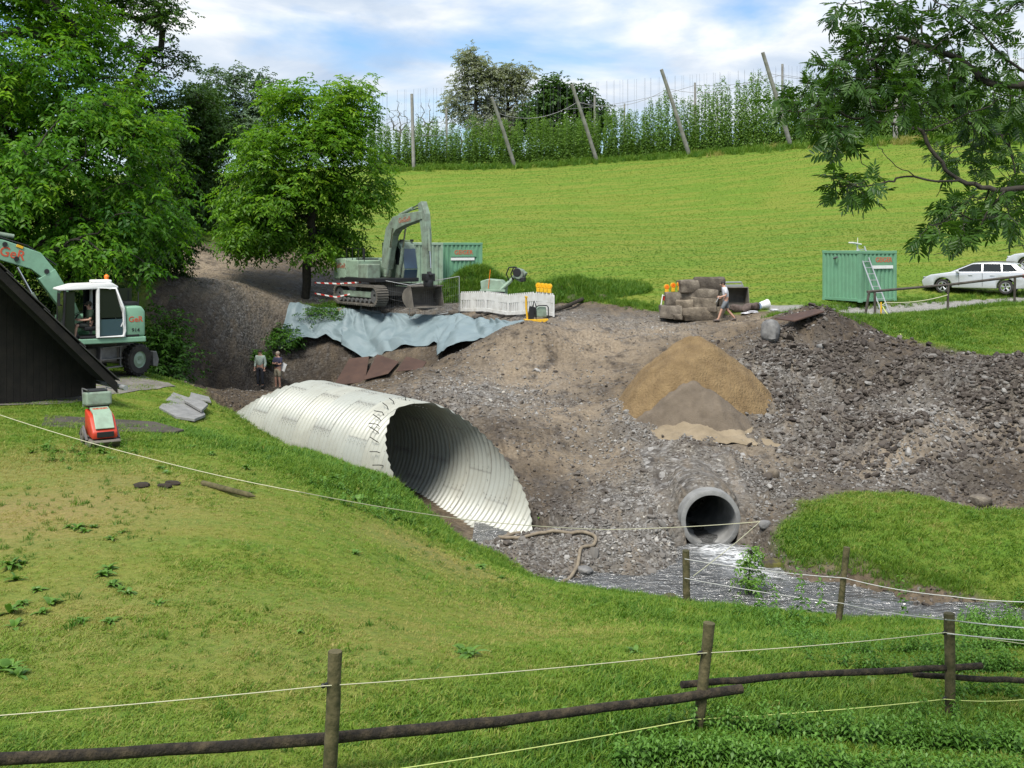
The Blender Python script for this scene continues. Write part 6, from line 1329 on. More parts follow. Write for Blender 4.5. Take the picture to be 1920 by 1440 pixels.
def rail(pts, r0, r1):
    P = [W(*p) for p in pts]; n = len(P); Q = []
    for a, b in zip(P[:-1], P[1:]):
        for i in range(6): Q.append(a.lerp(b, i / 6))
    Q.append(P[-1]); m = len(Q); mb = MB(); mb.tube([q - f0 + Vector((0, 0, random.uniform(-.008, .008))) for q in Q], [(r0 + (r1 - r0) * i / (m - 1)) * random.uniform(.93, 1.07) for i in range(m)], 12); mb.build('rail', M['log'], fence, smooth=50)
rail([(-420, 1442, 8.14), (0, 1425, 8.6), (605, 1387, 9.46), (1000, 1345, 10.2), (1390, 1293, 11.14)], .052, .044)
rail([(1278, 1284, 11.1), (1500, 1266, 11.6), (1840, 1249, 12.36)], .034, .034)
rail([(1714, 1265, 12.22), (1920, 1277, 12.6), (2360, 1300, 13.5)], .032, .036)
def frope(pts, m, r=.007, sag=.02, par=fence, o0=f0, nm='rope'):
    P = [W(*p) for p in pts]; Q = []
    for a, b in zip(P[:-1], P[1:]):
        for i in range(8): t = i / 8; Q.append(a.lerp(b, t) - Vector((0, 0, sag * 4 * t * (1 - t))))
    Q.append(P[-1]); mb = MB(); mb.tube([q - o0 for q in Q], r, 5); return mb.build(nm, M[m], par, smooth=60)
frope([(-420, 1372, 8.0), (608, 1286, 9.22), (1312, 1225, 10.92), (1772, 1186, 12.1), (2350, 1260, 13.3)], 'rope', .0048)
frope([(-420, 1560, 8.0), (608, 1462, 9.22), (1300, 1349, 10.92), (1772, 1311, 12.1), (1920, 1312, 12.5), (2350, 1320, 13.3)], 'rope_green', .0055)
for px, py, d in ((606, 1286, 9.25), (1310, 1225, 10.94), (1770, 1187, 12.12), (1302, 1349, 10.94), (1770, 1311, 12.12)):
    mb = MB(); c = W(px, py, d) - f0; mb.ball(c, (.022, .02, .022), 8, 6); mb.box(c + Vector((.025, .02, 0)), (.03, .03, .03)); mb.build('insulator', M['black'], fence, smooth=50)
ef = thing('electric_fence', 'thin electric fence with two slim posts and white rope by the stream', 'fence', tuple(on(1288, 1115, 22.4))); e0 = Vector(ef.location)
for a, b, r in ((W(1288, 1125, 22.0), W(1286, 1032, 22.0), .075), (W(1571, 1178, 19.6), W(1588, 1026, 19.6), .055)):
    a.z = min(a.z, Hz(a.x, a.y) - .08); lpost(a, b, r, ef, e0)
frope([(1284, 1048, 21.9), (1585, 1084, 19.5), (1782, 1118, 18), (2000, 1128, 17)], 'rope_white', .008, .04, ef, e0)
frope([(1284, 1084, 21.9), (1578, 1131, 19.5), (1776, 1162, 12.1), (2100, 1185, 12.6)], 'rope_white', .0075, .03, ef, e0)
frope([(1776, 1188, 12.1), (2100, 1210, 12.6)], 'rope_white', .007, .02, ef, e0)
frope([(-300, 700, 27), (0, 778, 23.5), (270, 857, 20.6), (560, 922, 19.4), (880, 975, 22.8), (1140, 993, 25.6), (1425, 978, 26.4), (1300, 1080, 22.0)], 'rope', .008, .03, ef, e0)
# fence along the lane on the right
lf = thing('lane_fence', 'old metal rail fence beside the lane in front of the cars', 'fence', tuple(on(1640, 595, 46))); l0 = Vector(lf.location)
M['old_rail'] = mat('old_brown_rail', (0.050, 0.042, 0.034), 0.8, .2, (0.105, 0.092, 0.078), 4)
LP = [((1621, 598, 46.2), (1630, 546, 46.2)), ((1641, 596, 46.4), (1640, 548, 46.4)), ((1777, 577, 47.6), (1778, 534, 47.6)), ((1902, 566, 48.4), (1903, 518, 48.4)), ((2050, 552, 49.5), (2052, 502, 49.5))]
for a, b in LP:
    A, B = W(*a), W(*b); A.z = min(A.z, Hz(A.x, A.y) - .05); mb = MB(); mb.tube([A - l0, B - l0], .055, 8); mb.build('post', M['old_rail'], lf, smooth=50)
mb = MB(); mb.tube([W(1626, 547, 46.3) - l0, W(1640, 546, 46.4) - l0, W(1778, 534, 47.6) - l0, W(1903, 519, 48.4) - l0, W(2060, 500, 49.6) - l0], .055, 8); mb.build('top_rail', M['old_rail'], lf, smooth=50)
mb = MB(); A = on(1652, 595, 46); mb.tube([A - l0, A - l0 + Vector((0, 0, .62))], .035, 8); mb.build('yellow_stake', M['yellow'], lf, smooth=50)
wire('fence_rope', 'pale rope sagging between the lane fence posts', [W(1645, 566, 46.3), W(1660, 567, 46.3), W(1777, 553, 47.5)], .02, .12, 'rope', cat='rope')
wire('fence_rope', 'slack yellow-green rope running down from the lane fence towards the spoil heap', [W(1655, 575, 46), W(1672, 597, 45), W(1692, 632, 42)], .022, .05, 'rope_green', cat='rope')
wire('fence_rope', 'second slack rope right of the first, lying on the grass by the lane fence', [W(1680, 590, 45.6), W(1700, 615, 44), W(1725, 637, 42.5)], .02, .05, 'rope_green', cat='rope')
# hose
M['hose'] = mat('tan_hose', (0.22, 0.18, 0.125), 0.7, 0, (0.15, 0.12, 0.085), 6)
hp = [(975, 972, 27.9), (948, 975, 27.6), (936, 986, 27.2), (960, 994, 27.0), (1010, 996, 26.9), (1060, 997, 26.9), (1100, 997, 26.9), (1117, 1005, 26.6), (1110, 1018, 26.3), (1090, 1028, 26.1), (1083, 1048, 25.5), (1070, 1062, 25.0), (1048, 1073, 24.6)]
P = [on(*p) for p in hp]; o0 = P[0].copy(); Q = []
for i in range(len(P) - 1):
    for k in range(4):
        t = k / 4; p_1 = P[max(i - 1, 0)]; p2 = P[i + 1]; p3 = P[min(i + 2, len(P) - 1)]
        q = .5 * ((2 * P[i]) + (p2 - p_1) * t + (2 * p_1 - 5 * P[i] + 4 * p2 - p3) * t * t + (3 * P[i] - p_1 - 3 * p2 + p3) * t ** 3); q.z = Hz(q.x, q.y) + .07; Q.append(q)
mb = MB(); mb.tube([q - o0 for q in Q], .042, 10); tag(mb.build('drain_hose', M['hose'], None, smooth=60, loc=o0), 'tan drain hose snaking from the culvert mouth down to the stream', 'hose')
# log and dung on the pasture
a, b = hit(380, 911), hit(478, 936); mb = MB(); a.z += .05; b.z += .05; mb.tube([Vector((0, 0, 0)), (b - a) * .9, b - a], [.055, .05, .012], 10); tag(mb.build('fence_stake', M['post'], None, smooth=40, loc=a), 'pointed grey wooden stake lying on the pasture', 'stake')
M['dung'] = mat('dung', (0.018, 0.014, 0.009), .9, 0, (0.04, 0.03, 0.02), 9, bmp=.6, bscale=20)
for i, (px, py, lb) in enumerate(((266, 914, 'dark dung heap on the pasture, leftmost of three'), (308, 915, 'dark dung heap on the pasture, middle of three'), (321, 910, 'dark dung heap on the pasture, rightmost of three'))):
    tag(link('dung_heap', rock_mesh(600 + i, .26, .2, .13, M['dung'], .12, 3, 2.2), loc=hit(px, py) + Vector((0, 0, .03))), lb, 'dung')
# debris beside the stones
o = thing('excavator_bucket', 'dark steel bucket lying behind the walking man, right of the stones', 'bucket', on(1380, 572, 50.0), rad(15))
link('bucket_shell', bucket_mesh(1.1, .95, .75, M['mud_steel'], 'bucket_shell'), o, (0, 0, .05), (0, 0, rad(-100)))
mb = MB(); mb.box((-.1, .1, 1.05), (.9, .12, .1)); mb.tube([(-.5, .1, 1.0), (-.45, .1, 1.2), (.3, .1, 1.2), (.4, .1, 1.0)], .04, 6); mb.build('bucket_bracket', M['galv'], o, .01)
M['brown_sack'] = mat('brown_sack', (0.070, 0.050, 0.042), .85, 0, (0.13, 0.10, 0.085), 6, bmp=.4, bscale=10)
for i, (px, py, sx, lb) in enumerate(((1385, 576, .8, 'brown sack lying directly behind the walking man'), (1400, 578, .75, 'middle brown sack in the pile right of the walking man'), (1415, 572, .7, 'brown sack at the back of the pile right of the walking man'))):
    tag(link('sack', rock_mesh(620 + i, sx, .4, .32, M['brown_sack'], .07, 4, 2.6), loc=on(px, py, 49.2, .15), rot=(.2, .3 * (-1) ** i, .6 * i)), lb, 'sack')
o = thing('plastic_bucket', 'white and pale blue plastic bucket lying on its side in the grass', 'bucket', on(1432, 576, 49.2, .18), rad(20)); 
mb = MB(); mb.tube([(-.2, 0, 0), (.2, 0, .08)], [.15, .19], 18, False); mb.ring((.2, 0, .08), (1, 0, .2), [(.17, -.02), (.21, -.02), (.21, .02), (.17, .02)], 18); mb.build('bucket_wall', M['white'], o, smooth=40)
mb = MB(); mb.cyl((-.19, 0, 0), (-.21, 0, 0), .15, n=18); mb.build('bucket_base', mat('pale_blue', (.3, .42, .6), .5), o, smooth=40)
for i, (px, py) in enumerate(((1412, 583), (1398, 588), (1450, 577))):
    tag(link('rag', rock_mesh(640 + i, .5, .3, .10, M['bag'], .16, 3, 2.2), loc=on(px, py, 48.8, .05), rot=(0, 0, i)), f'crumpled white scrap in the grass, {("nearest the brown sacks", "closest to the track", "right of the plastic bucket")[i]}', 'scrap')
for i, (px, py, d) in enumerate(((1040, 580, 48.6), (1062, 572, 50.2))):
    mb = MB(); a = on(px - 12, py + 14, d - .5, .12); b = on(px + 30, py - 6, d + 2.6, .16); mb.tube([Vector((0, 0, 0)), b - a], .09, 8); tag(mb.build('timber', M['log'], None, smooth=40, loc=a), ('front' if i == 0 else 'rear') + ' grey timber beam lying right of the white barriers', 'beam')

# weeds
def dock_mesh(seed, n=11, ln=.24, wd=.075):
    rng = np.random.default_rng(seed); V, Fc, T = [], [], []
    for i in range(n):
        a = rng.random() * 6.283; e = rng.uniform(.6, 1.35); l_ = ln * rng.uniform(.6, 1.25); w = wd * rng.uniform(.7, 1.2); d = np.array([math.cos(a), math.sin(a), 0]); s = np.array([-math.sin(a), math.cos(a), 0]); k0 = len(V); tt = rng.uniform(.2, .9)
        for j in range(5):
            t = j / 4; c = d * l_ * t * math.cos(e) * (1 + .2 * t) + np.array([0, 0, l_ * (math.sin(e) * t - .55 * t * t)]); ww = w * math.sin(math.pi * (0.08 + .92 * t) ** .8) * .5 if j < 4 else .002
            V += [c - s * ww + np.array([0, 0, .25 * ww]), c + s * ww + np.array([0, 0, .25 * ww])]; T += [tt, tt]
        for j in range(4): Fc.append((k0 + 2 * j, k0 + 2 * j + 1, k0 + 2 * j + 3, k0 + 2 * j + 2))
    return np_mesh('dock_weed', np.array(V), np.array(Fc), M['leaf_weed'], True, {'tint': ('POINT', 'FLOAT', np.array(T))})
M['leaf_weed'] = leafmat('leaf_weed', (0.055, 0.140, 0.018), (0.150, 0.280, 0.045), 0.3, rough=.4)
DM = [dock_mesh(700 + i, 9 + 2 * i, .20 + .03 * (i % 3)) for i in range(6)]
WD = """20,1065,1.3 30,1090,1.2 42,1060,1 70,1110,1.1 95,1135,1.3 80,1150,1.1 20,1150,1.2 28,1180,1.1 40,1135,.9 15,1262,1.5 34,1270,1.2 195,1082,1.3 210,1100,1.1 225,1108,.8 240,1115,.8 205,1070,1 145,992,1.2 130,990,.9 175,990,1.0 160,998,.9 210,1012,1 205,1170,1 150,1168,1 295,1135,1 230,1000,.8 300,880,1.2 312,888,1 665,1040,1.0 880,1232,1.3 870,1225,1 108,848,1.4 60,850,1.2 85,840,1.3 150,855,1.3 190,850,1.2 210,862,1.1 250,850,1.1 240,800,1.2 275,805,1.1 310,800,1 360,840,1 395,853,1.1 410,830,.8 460,880,1 500,860,1 600,880,1.2 625,900,1.5 650,890,1.5 640,920,1.6 670,940,1.3 690,915,1.5 610,905,1.2 700,960,1.1 740,975,1.2 770,960,1.3 720,940,1.5 800,1000,1 870,1050,1.2 900,1065,1.2 940,1085,1 1010,980,.5 560,1190,.7 1190,1225,.8 1110,1140,.7 1260,1150,1 1340,1170,1 1060,1340,.8 930,1370,1 420,1310,.6 470,925,.8 130,880,.8 1630,1280,.8"""
rngw = np.random.default_rng(33)
for s in WD.split():
    px, py, k = map(float, s.split(',')); p = hit(px, py)
    o = link('dock_weed', DM[int(rngw.integers(6))], loc=p - Vector((0, 0, .01)), rot=(rngw.normal(0, .1), rngw.normal(0, .1), rngw.random() * 6.28), scale=k * .8 * rngw.uniform(.85, 1.15)); tag(o, 'leafy green weed clump growing in the grazed pasture', 'weed', 'weed clumps in the pasture')
def nettle(seed, h=.55, tiers=8):
    rng = np.random.default_rng(seed); P, D, l_, T = [], [], [], []
    lean = rng.normal(0, .12, 2)
    for i in range(tiers):
        t = (i + 1) / tiers; z = h * t; a = (i % 2) * math.pi / 2 + rng.normal(0, .3)
        for k in range(2):
            aa = a + k * math.pi; P.append((lean[0] * z, lean[1] * z, z)); D.append((math.cos(aa), math.sin(aa), rng.normal(.05, .25))); l_.append(.13 * (1.15 - .55 * t) * rng.uniform(.8, 1.2)); T.append(min(1, max(0, .25 + .5 * t + rng.normal(0, .15))))
    me = leaf_mesh('nettle', np.array(P), np.array(D), np.tile([0, 0, 1.0], (len(P), 1)), np.array(l_), np.array(l_) * .55, np.array(T), M['leaf_nettle'], .12, .45)
    return me
M['leaf_nettle'] = leafmat('leaf_nettle', (0.045, 0.130, 0.018), (0.150, 0.300, 0.050), .35)
NT = protos('nettles', [nettle(720 + i, .45 + .1 * (i % 3), 7 + i % 3) for i in range(6)])
def fill_img(poly, n, seed, dmin, dmax, dens=None):
    xs = [p[0] for p in poly]; ys = [p[1] for p in poly]; rng = np.random.default_rng(seed); px = rng.uniform(min(xs), max(xs), n); py = rng.uniform(min(ys), max(ys), n); k = inpoly(px, py, poly); px, py = px[k], py[k]
    d = np.full(len(px), dmax); done = np.zeros(len(px), bool)
    for dd in np.linspace(dmin, dmax, 60):
        z = CZ - (py - HY) / F * dd; g = H((px - 960) / F * dd, np.full(len(px), dd), False); new = (z < g) & ~done; d[new] = dd; done |= new
    px, py, d = px[done], py[done], d[done] + rng.uniform(-.5, .5, int(done.sum())) * (dmax - dmin) / 59 * 2; x = (px - 960) / F * d; return np.stack([x, d, H(x, d)], 1), rng
NP = []
for poly, n, sc_, dm in (([(1150, 1400), (1250, 1365), (1400, 1350), (1500, 1350), (1620, 1360), (1700, 1345), (1800, 1345), (1920, 1370), (1920, 1500), (1150, 1500)], 1100, .48, (8.8, 14)), ([(1230, 1400), (1420, 1360), (1480, 1470), (1200, 1480)], 260, .45, (8.8, 13)), ([(1440, 1185), (1500, 1190), (1570, 1212), (1660, 1215), (1800, 1210), (1920, 1190), (1920, 1275), (1800, 1268), (1700, 1250), (1560, 1235)], 900, .42, (13, 22)),
                          ([(1800, 1120), (1920, 1125), (1920, 1210), (1800, 1190)], 350, .5, (13, 24)), ([(1400, 1130), (1500, 1150), (1490, 1185), (1380, 1160)], 90, .5, (17, 23)), ([(60, 830), (250, 830), (330, 815), (260, 860), (80, 868)], 160, .4, (22, 27)), ([(570, 880), (700, 900), (800, 975), (700, 985), (600, 920)], 260, .45, (22, 29))):
    P, rng = fill_img(poly, n, len(NP) + 740, *dm); NP.append((P, rng.uniform(.6, 1.3, len(P)) * sc_))
P = np.concatenate([a for a, b in NP]); s = np.concatenate([b for a, b in NP]); rg = np.random.default_rng(9); ok = P[:, 2] > .42; P, s = P[ok], s[ok]
scatter('nettles', 'dense stand of green nettles along the fence and stream bank', P, rots(rg, len(P), .15), np.stack([s] * 3, 1), rg.random(len(P)), NT, 'nettles')
# tall flowering nettle stems and sapling
for i, (px, py, d, h) in enumerate(((1498, 1175, 19, 1.0), (1520, 1180, 19, 1.15), (1545, 1178, 19, .95), (1425, 1150, 20.5, .7), (1700, 1170, 18.5, .8), (1460, 1160, 20, .6))):
    tag(link('tall_nettle', nettle(760 + i, h, 11), loc=hit(px, py, 12, 24)), 'tall thin nettle stem standing on the near stream bank', 'nettle', 'tall nettle stems')
def sapling():
    b = hit(1402, 1118, 18, 24); o = thing('sapling', 'young leafy green sapling in front of the concrete pipe', 'sapling', b); rng = np.random.default_rng(780); C = []
    for z in np.linspace(.25, 1.25, 34): a = rng.random() * 6.283; r = .30 * (1.25 - z * .7) * rng.random() ** .6; C.append(np.array([math.cos(a) * r + .05 * z, math.sin(a) * r, z]))
    nodes, par = skeleton([np.array([0, 0, -.05]), np.array([.02, 0, .3]), np.array([.03, 0, .7]), np.array([.06, 0, 1.2])], C, 5)
    link('stem', branch_mesh('stem', nodes, par, .018, .003, M['bark'], 5), o)
    P, D, Nn, l_, w_, ti = sprays(C, rng, 4, 5, .06, np.array([0, 0, .3]), .11, .045, .4); link('foliage', leaf_mesh('foliage', P, D, Nn, l_, w_, np.clip(ti + .3, 0, 1), M['leaf_weed']), o)['kind'] = 'stuff'
sapling()

# ------------------------------------------------------------ overhanging ash branches, near right
def ash():
    rng = np.random.default_rng(800); base = Vector((5.6, 8.6, 0)); base.z = Hz(base.x, base.y)
    tag_ = thing('ash_tree', 'dark ash branches with feathery leaves hanging in at the upper right', 'tree', base); b0 = np.array(base)
    MAIN = [[(2240, 1000, 8.8), (2230, 600, 8.8), (2200, 300, 8.9), (2180, 0, 9.0), (2150, -300, 9.1)],
            [(2200, 330, 8.9), (2080, 330, 8.8), (1960, 348, 8.7), (1885, 356, 8.7), (1840, 352, 8.75), (1800, 338, 8.8), (1772, 318, 8.8), (1745, 280, 8.8), (1728, 245, 8.8), (1690, 235, 8.8), (1640, 228, 8.85), (1590, 220, 8.9), (1545, 205, 8.95), (1510, 185, 9.0)],
            [(1800, 338, 8.8), (1755, 340, 8.7), (1715, 331, 8.7), (1680, 334, 8.7), (1660, 342, 8.7), (1635, 320, 8.7), (1612, 292, 8.75)], [(1715, 331, 8.7), (1680, 312, 8.6), (1655, 285, 8.6), (1645, 270, 8.6)], [(1660, 342, 8.7), (1610, 350, 8.7), (1560, 348, 8.7)],
            [(1885, 356, 8.7), (1850, 400, 8.6), (1830, 440, 8.6), (1790, 480, 8.6), (1750, 478, 8.6)],
            [(2180, 100, 9.0), (2050, 150, 9.0), (1960, 160, 9.0), (1900, 120, 9.0), (1860, 85, 9.0), (1820, 45, 9.1), (1770, 10, 9.1), (1720, -20, 9.2)], [(1960, 160, 9.0), (1890, 160, 9.1), (1840, 150, 9.2), (1800, 110, 9.3), (1750, 90, 9.3), (1690, 70, 9.3), (1630, 80, 9.3)],
            [(1728, 245, 8.8), (1780, 230, 8.9), (1840, 205, 9.0), (1880, 180, 9.1)], [(1640, 228, 8.85), (1560, 240, 8.9), (1510, 235, 8.95)], [(1590, 220, 8.9), (1540, 195, 8.9), (1490, 210, 8.9), (1455, 205, 8.9)], [(2080, 330, 8.8), (1990, 430, 8.7), (1920, 460, 8.6), (1870, 470, 8.6)]]
    nodes, par = [], []
    for br in MAIN:
        P = [np.array(W(*p)) for p in br]; Q = []
        for a, b in zip(P[:-1], P[1:]):
            for i in range(3): Q.append(a + (b - a) * i / 3 + rng.normal(0, .008, 3) * (i > 0))
        Q.append(P[-1])
        if nodes:
            j = int(np.argmin(np.linalg.norm(np.array(nodes) - Q[0], axis=1))); last = j; Q = Q[1:]
        else: last = -1
        for q in Q: nodes.append(q); par.append(last); last = len(nodes) - 1
    B = [(1600, 110, 60, 40, 26, 9.2), (1690, 55, 90, 55, 40, 9.3), (1800, 40, 90, 50, 26, 9.4), (1890, 60, 50, 70, 16, 9.3), (1510, 195, 60, 25, 20, 8.95), (1570, 150, 55, 40, 24, 9.1), (1650, 180, 80, 50, 44, 9.0), (1745, 160, 80, 65, 46, 9.1), (1860, 180, 70, 70, 30, 9.3), (1580, 262, 32, 28, 13, 8.9), (1600, 352, 52, 22, 22, 8.7), (1560, 235, 50, 20, 12, 8.9), (1830, 275, 85, 40, 40, 10.2),
         (1880, 320, 50, 40, 18, 10.0), (1850, 390, 75, 36, 24, 8.8), (1785, 425, 62, 20, 15, 8.6), (1895, 410, 40, 26, 9, 8.8), (1745, 445, 28, 8, 3, 8.6), (1590, 15, 40, 25, 9, 9.3), (1660, 120, 60, 40, 22, 9.1), (1900, 400, 40, 40, 12, 9.5), (1800, 380, 50, 30, 10, 9.4), (2000, 100, 80, 160, 20, 9.2), (2010, 330, 70, 120, 16, 9.0)]
    LV = []
    for px, py, rx, ry, n, d in B:
        for i in range(int(n * 1.0)):
            a = rng.random() * 6.283; r = rng.random() ** .5; c = np.array(W(px + rx * r * math.cos(a), py + ry * r * math.sin(a), d + rng.normal(0, .28))); A = np.array(nodes); dist = np.linalg.norm(A - c, axis=1); j = int(np.argmin(dist)); p0 = A[j]; k = max(2, int(dist[j] / .08)); last = j
            for s in range(1, k + 1):
                t = s / k; nodes.append(p0 + (c - p0) * t + np.array([0, 0, -.06 * math.sin(math.pi * t) * dist[j]]) + rng.normal(0, .006, 3)); par.append(last); last = len(nodes) - 1
            out = unit(c - p0 + rng.normal(0, .05, 3)); 
            for q in range(int(rng.integers(2, 4))):
                dr = unit(out * .6 + rng.normal(0, .55, 3) + np.array([-.15, 0, -.15])); LV.append((c, dr))
    nodes = np.array(nodes); par = np.array(par)
    link('branches', branch_mesh('branches', nodes - b0, par, .055, .0024, M['bark'], 6, .75), tag_)
    def comp(seed):
        r2 = np.random.default_rng(seed); P, D, l_ = [], [], []; n = 5; Lr = .145
        for i in range(n):
            t = .25 + .68 * i / (n - 1)
            for s in (-1, 1): P.append((Lr * t, 0, -.12 * Lr * t * t)); D.append((.62, s * .8, r2.normal(-.12, .15))); l_.append(.064 * (.8 + .4 * math.sin(math.pi * (i + .8) / n)) * r2.uniform(.85, 1.1))
        P.append((Lr, 0, -.12 * Lr)); D.append((1, 0, -.2)); l_.append(.065); return np.array(P), np.array(D), np.array(l_)
    def two_quads(P, D, l_, Nn, tint, mat_, nm):                 # pointed leaflets with a midrib fold
        D = unit(D); S = unit(np.cross(D, Nn)); U = np.cross(S, D); l_ = l_[:, None]; w = l_ * .30
        v = np.stack([P, P + D * l_ * .35 + S * w * .5 + U * w * .22, P + D * l_ * .72 + S * w * .36 + U * w * .1 - U * l_ * .05, P + D * l_ - U * l_ * .14, P + D * l_ * .72 - S * w * .36 + U * w * .1 - U * l_ * .05, P + D * l_ * .35 - S * w * .5 + U * w * .22], 1)
        k = len(P); f = (np.arange(k)[:, None, None] * 6 + np.array([[0, 1, 2, 3], [0, 3, 4, 5]])[None]).reshape(-1, 4)
        return np_mesh(nm, v.reshape(-1, 3), f, mat_, True, {'tint': ('POINT', 'FLOAT', np.repeat(tint, 6))})
    protos_ = []
    for i in range(6):
        P, D, l_ = comp(820 + i); protos_.append(two_quads(P, D, l_, np.tile([0, 0, 1.0], (len(P), 1)), np.full(len(P), .25 + .1 * i), M['leaf_ash'], 'leaf'))
    vis = [i for i, (c, d) in enumerate(LV) if 1430 < 960 + F * c[0] / c[1] < 1935]; vis.sort(key=lambda i: LV[i][0][1]); front = set(vis[:300]); PP, DD, LL, NN, TT = [], [], [], [], []
    for i, (c, d) in enumerate(LV):
        X = d; up = unit(np.array([0, 0, 1.0]) + rng.normal(0, .45, 3)); Y = unit(np.cross(up, X)); Z = np.cross(X, Y); R = np.stack([X, Y, Z], 1)
        if i in front:
            o = link('leaf', protos_[int(rng.integers(6))], tag_, tuple(c - b0), Matrix(R.tolist()).to_euler(), rng.uniform(.8, 1.25))
        else:
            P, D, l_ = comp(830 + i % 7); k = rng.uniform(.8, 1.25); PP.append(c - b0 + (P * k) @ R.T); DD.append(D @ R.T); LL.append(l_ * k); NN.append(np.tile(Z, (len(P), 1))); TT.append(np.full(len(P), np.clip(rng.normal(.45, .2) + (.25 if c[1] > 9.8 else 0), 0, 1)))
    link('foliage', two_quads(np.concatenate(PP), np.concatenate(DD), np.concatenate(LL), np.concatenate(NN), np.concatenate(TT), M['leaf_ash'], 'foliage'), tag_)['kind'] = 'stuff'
ash()
# ------------------------------------------------------------ people
def skin(pts, edges, rads, name, mat_, sub=1, extra=None):
    me = bpy.data.meshes.new(name + '_skeleton'); me.from_pydata(pts, edges, []); me.update(); o = bpy.data.objects.new(name, me); COL.objects.link(o)
    md = o.modifiers.new('s', 'SKIN'); md.use_smooth_shade = True
    sv = me.skin_vertices[0].data
    for i, r in enumerate(rads): sv[i].radius = (r, r) if not hasattr(r, '__len__') else r
    sv[0].use_root = True
    ss = o.modifiers.new('u', 'SUBSURF'); ss.levels = sub; ss.render_levels = sub
    bpy.context.view_layer.update(); ev = o.evaluated_get(bpy.context.evaluated_depsgraph_get()); out = bpy.data.meshes.new_from_object(ev); bpy.data.objects.remove(o)
    if extra:
        bm = bmesh.new(); bm.from_mesh(out); m2 = extra.mesh('x', None, 0, 60); bm.from_mesh(m2); bm.to_mesh(out); bm.free()
    out.materials.clear(); out.materials.append(mat_); out.polygons.foreach_set('use_smooth', np.ones(len(out.polygons), bool)); return out
M['skin'] = mat('skin', (0.47, 0.27, 0.19), .55); M['hair_dark'] = mat('dark_hair', (0.025, 0.018, 0.013), .7); M['hair_grey'] = mat('grey_blond_hair', (0.36, 0.29, 0.22), .7); M['eye'] = mat('eye', (.03, .02, .02), .3)
def person(label, loc, rz, J, top, legs, hair, shoes=(.03, .03, .03), sleeve='long', leglen='long', cap=None):
    o = thing('person', label, 'person', loc, rz)
    names = ['pelvis', 'waist', 'chest', 'neck', 'head', 'crown', 'shL', 'elL', 'wrL', 'haL', 'shR', 'elR', 'wrR', 'haR', 'hiL', 'knL', 'anL', 'toL', 'hiR', 'knR', 'anR', 'toR']
    r = dict(pelvis=(.155, .12), waist=(.145, .115), chest=(.165, .12), neck=.058, head=(.075, .088), crown=(.072, .085), shL=.068, elL=.045, wrL=.034, haL=(.042, .024), shR=.068, elR=.045, wrR=.034, haR=(.042, .024), hiL=.092, knL=.06, anL=.045, toL=(.042, .03), hiR=.092, knR=.06, anR=.045, toR=(.042, .03))
    P = [J[n] for n in names]; ix = {n: i for i, n in enumerate(names)}
    E = [('pelvis', 'waist'), ('waist', 'chest'), ('chest', 'neck'), ('neck', 'head'), ('head', 'crown'), ('chest', 'shL'), ('shL', 'elL'), ('elL', 'wrL'), ('wrL', 'haL'), ('chest', 'shR'), ('shR', 'elR'), ('elR', 'wrR'), ('wrR', 'haR'), ('pelvis', 'hiL'), ('hiL', 'knL'), ('knL', 'anL'), ('anL', 'toL'), ('pelvis', 'hiR'), ('hiR', 'knR'), ('knR', 'anR'), ('anR', 'toR')]
    mb = MB(); hd = Vector(J['head']); fw = Vector(J.get('face', (0, 1, 0))).normalized(); sd = fw.cross(Vector((0, 0, 1))).normalized()
    mb.ball(hd + fw * .098 + Vector((0, 0, .01)), (.014, .018, .022), 8, 6)
    for s in (-1, 1): mb.ball(hd + sd * s * .083 + Vector((0, 0, .015)), (.016, .02, .03), 8, 6)
    for h_, w_ in (('haL', 'wrL'), ('haR', 'wrR')):
        a = Vector(J[h_]); d = (a - Vector(J[w_])).normalized(); s = d.orthogonal().normalized()
        for k in range(4):
            b0 = a + s * (-.027 + .018 * k); l_ = (.062, .072, .068, .052)[k]; mb.tube([b0 - d * .01, b0 + d * l_ * .55, b0 + d * l_ + d.cross(s) * .02], [.010, .009, .007], 6)
        mb.tube([a - d * .03 + s * .03, a + s * .055 + d * .015, a + s * .06 + d * .045], [.011, .010, .008], 6)
    link('body', skin(P, [(ix[a], ix[b]) for a, b in E], [r[n] for n in names], 'body', M['skin'], 1, mb), o)
    def garment(nm, order, edges, infl, m_, cut=None):
        Q = [J[n] if not isinstance(n, tuple) else tuple(Vector(J[n[0]]).lerp(Vector(J[n[1]]), n[2])) for n in order]; key = {str(n): i for i, n in enumerate(order)}
        R = []
        for n in order:
            q = r[n] if not isinstance(n, tuple) else (np.array(r[n[0]] if not hasattr(r[n[0]], '__len__') else r[n[0]][0]) * (1 - n[2]) + n[2] * (r[n[1]] if not hasattr(r[n[1]], '__len__') else r[n[1]][0]))
            R.append((float(q) + infl,) * 2 if not hasattr(q, '__len__') else (q[0] + infl, q[1] + infl))
        link(nm, skin(Q, [(key[str(a)], key[str(b)]) for a, b in edges], R, nm, m_), o)
    t = .98 if sleeve == 'long' else .0
    endL = ('elL', 'wrL', .9) if sleeve == 'long' else ('shL', 'elL', .85); endR = ('elR', 'wrR', .9) if sleeve == 'long' else ('shR', 'elR', .85)
    od = ['pelvis', 'waist', 'chest', ('chest', 'neck', .75), 'shL', 'shR', endL, endR]; ed = [('pelvis', 'waist'), ('waist', 'chest'), ('chest', ('chest', 'neck', .75)), ('chest', 'shL'), ('chest', 'shR')]
    if sleeve == 'long': od += ['elL', 'elR']; ed += [('shL', 'elL'), ('elL', endL), ('shR', 'elR'), ('elR', endR)]
    else: ed += [('shL', endL), ('shR', endR)]
    garment('shirt', od, ed, .022, top)
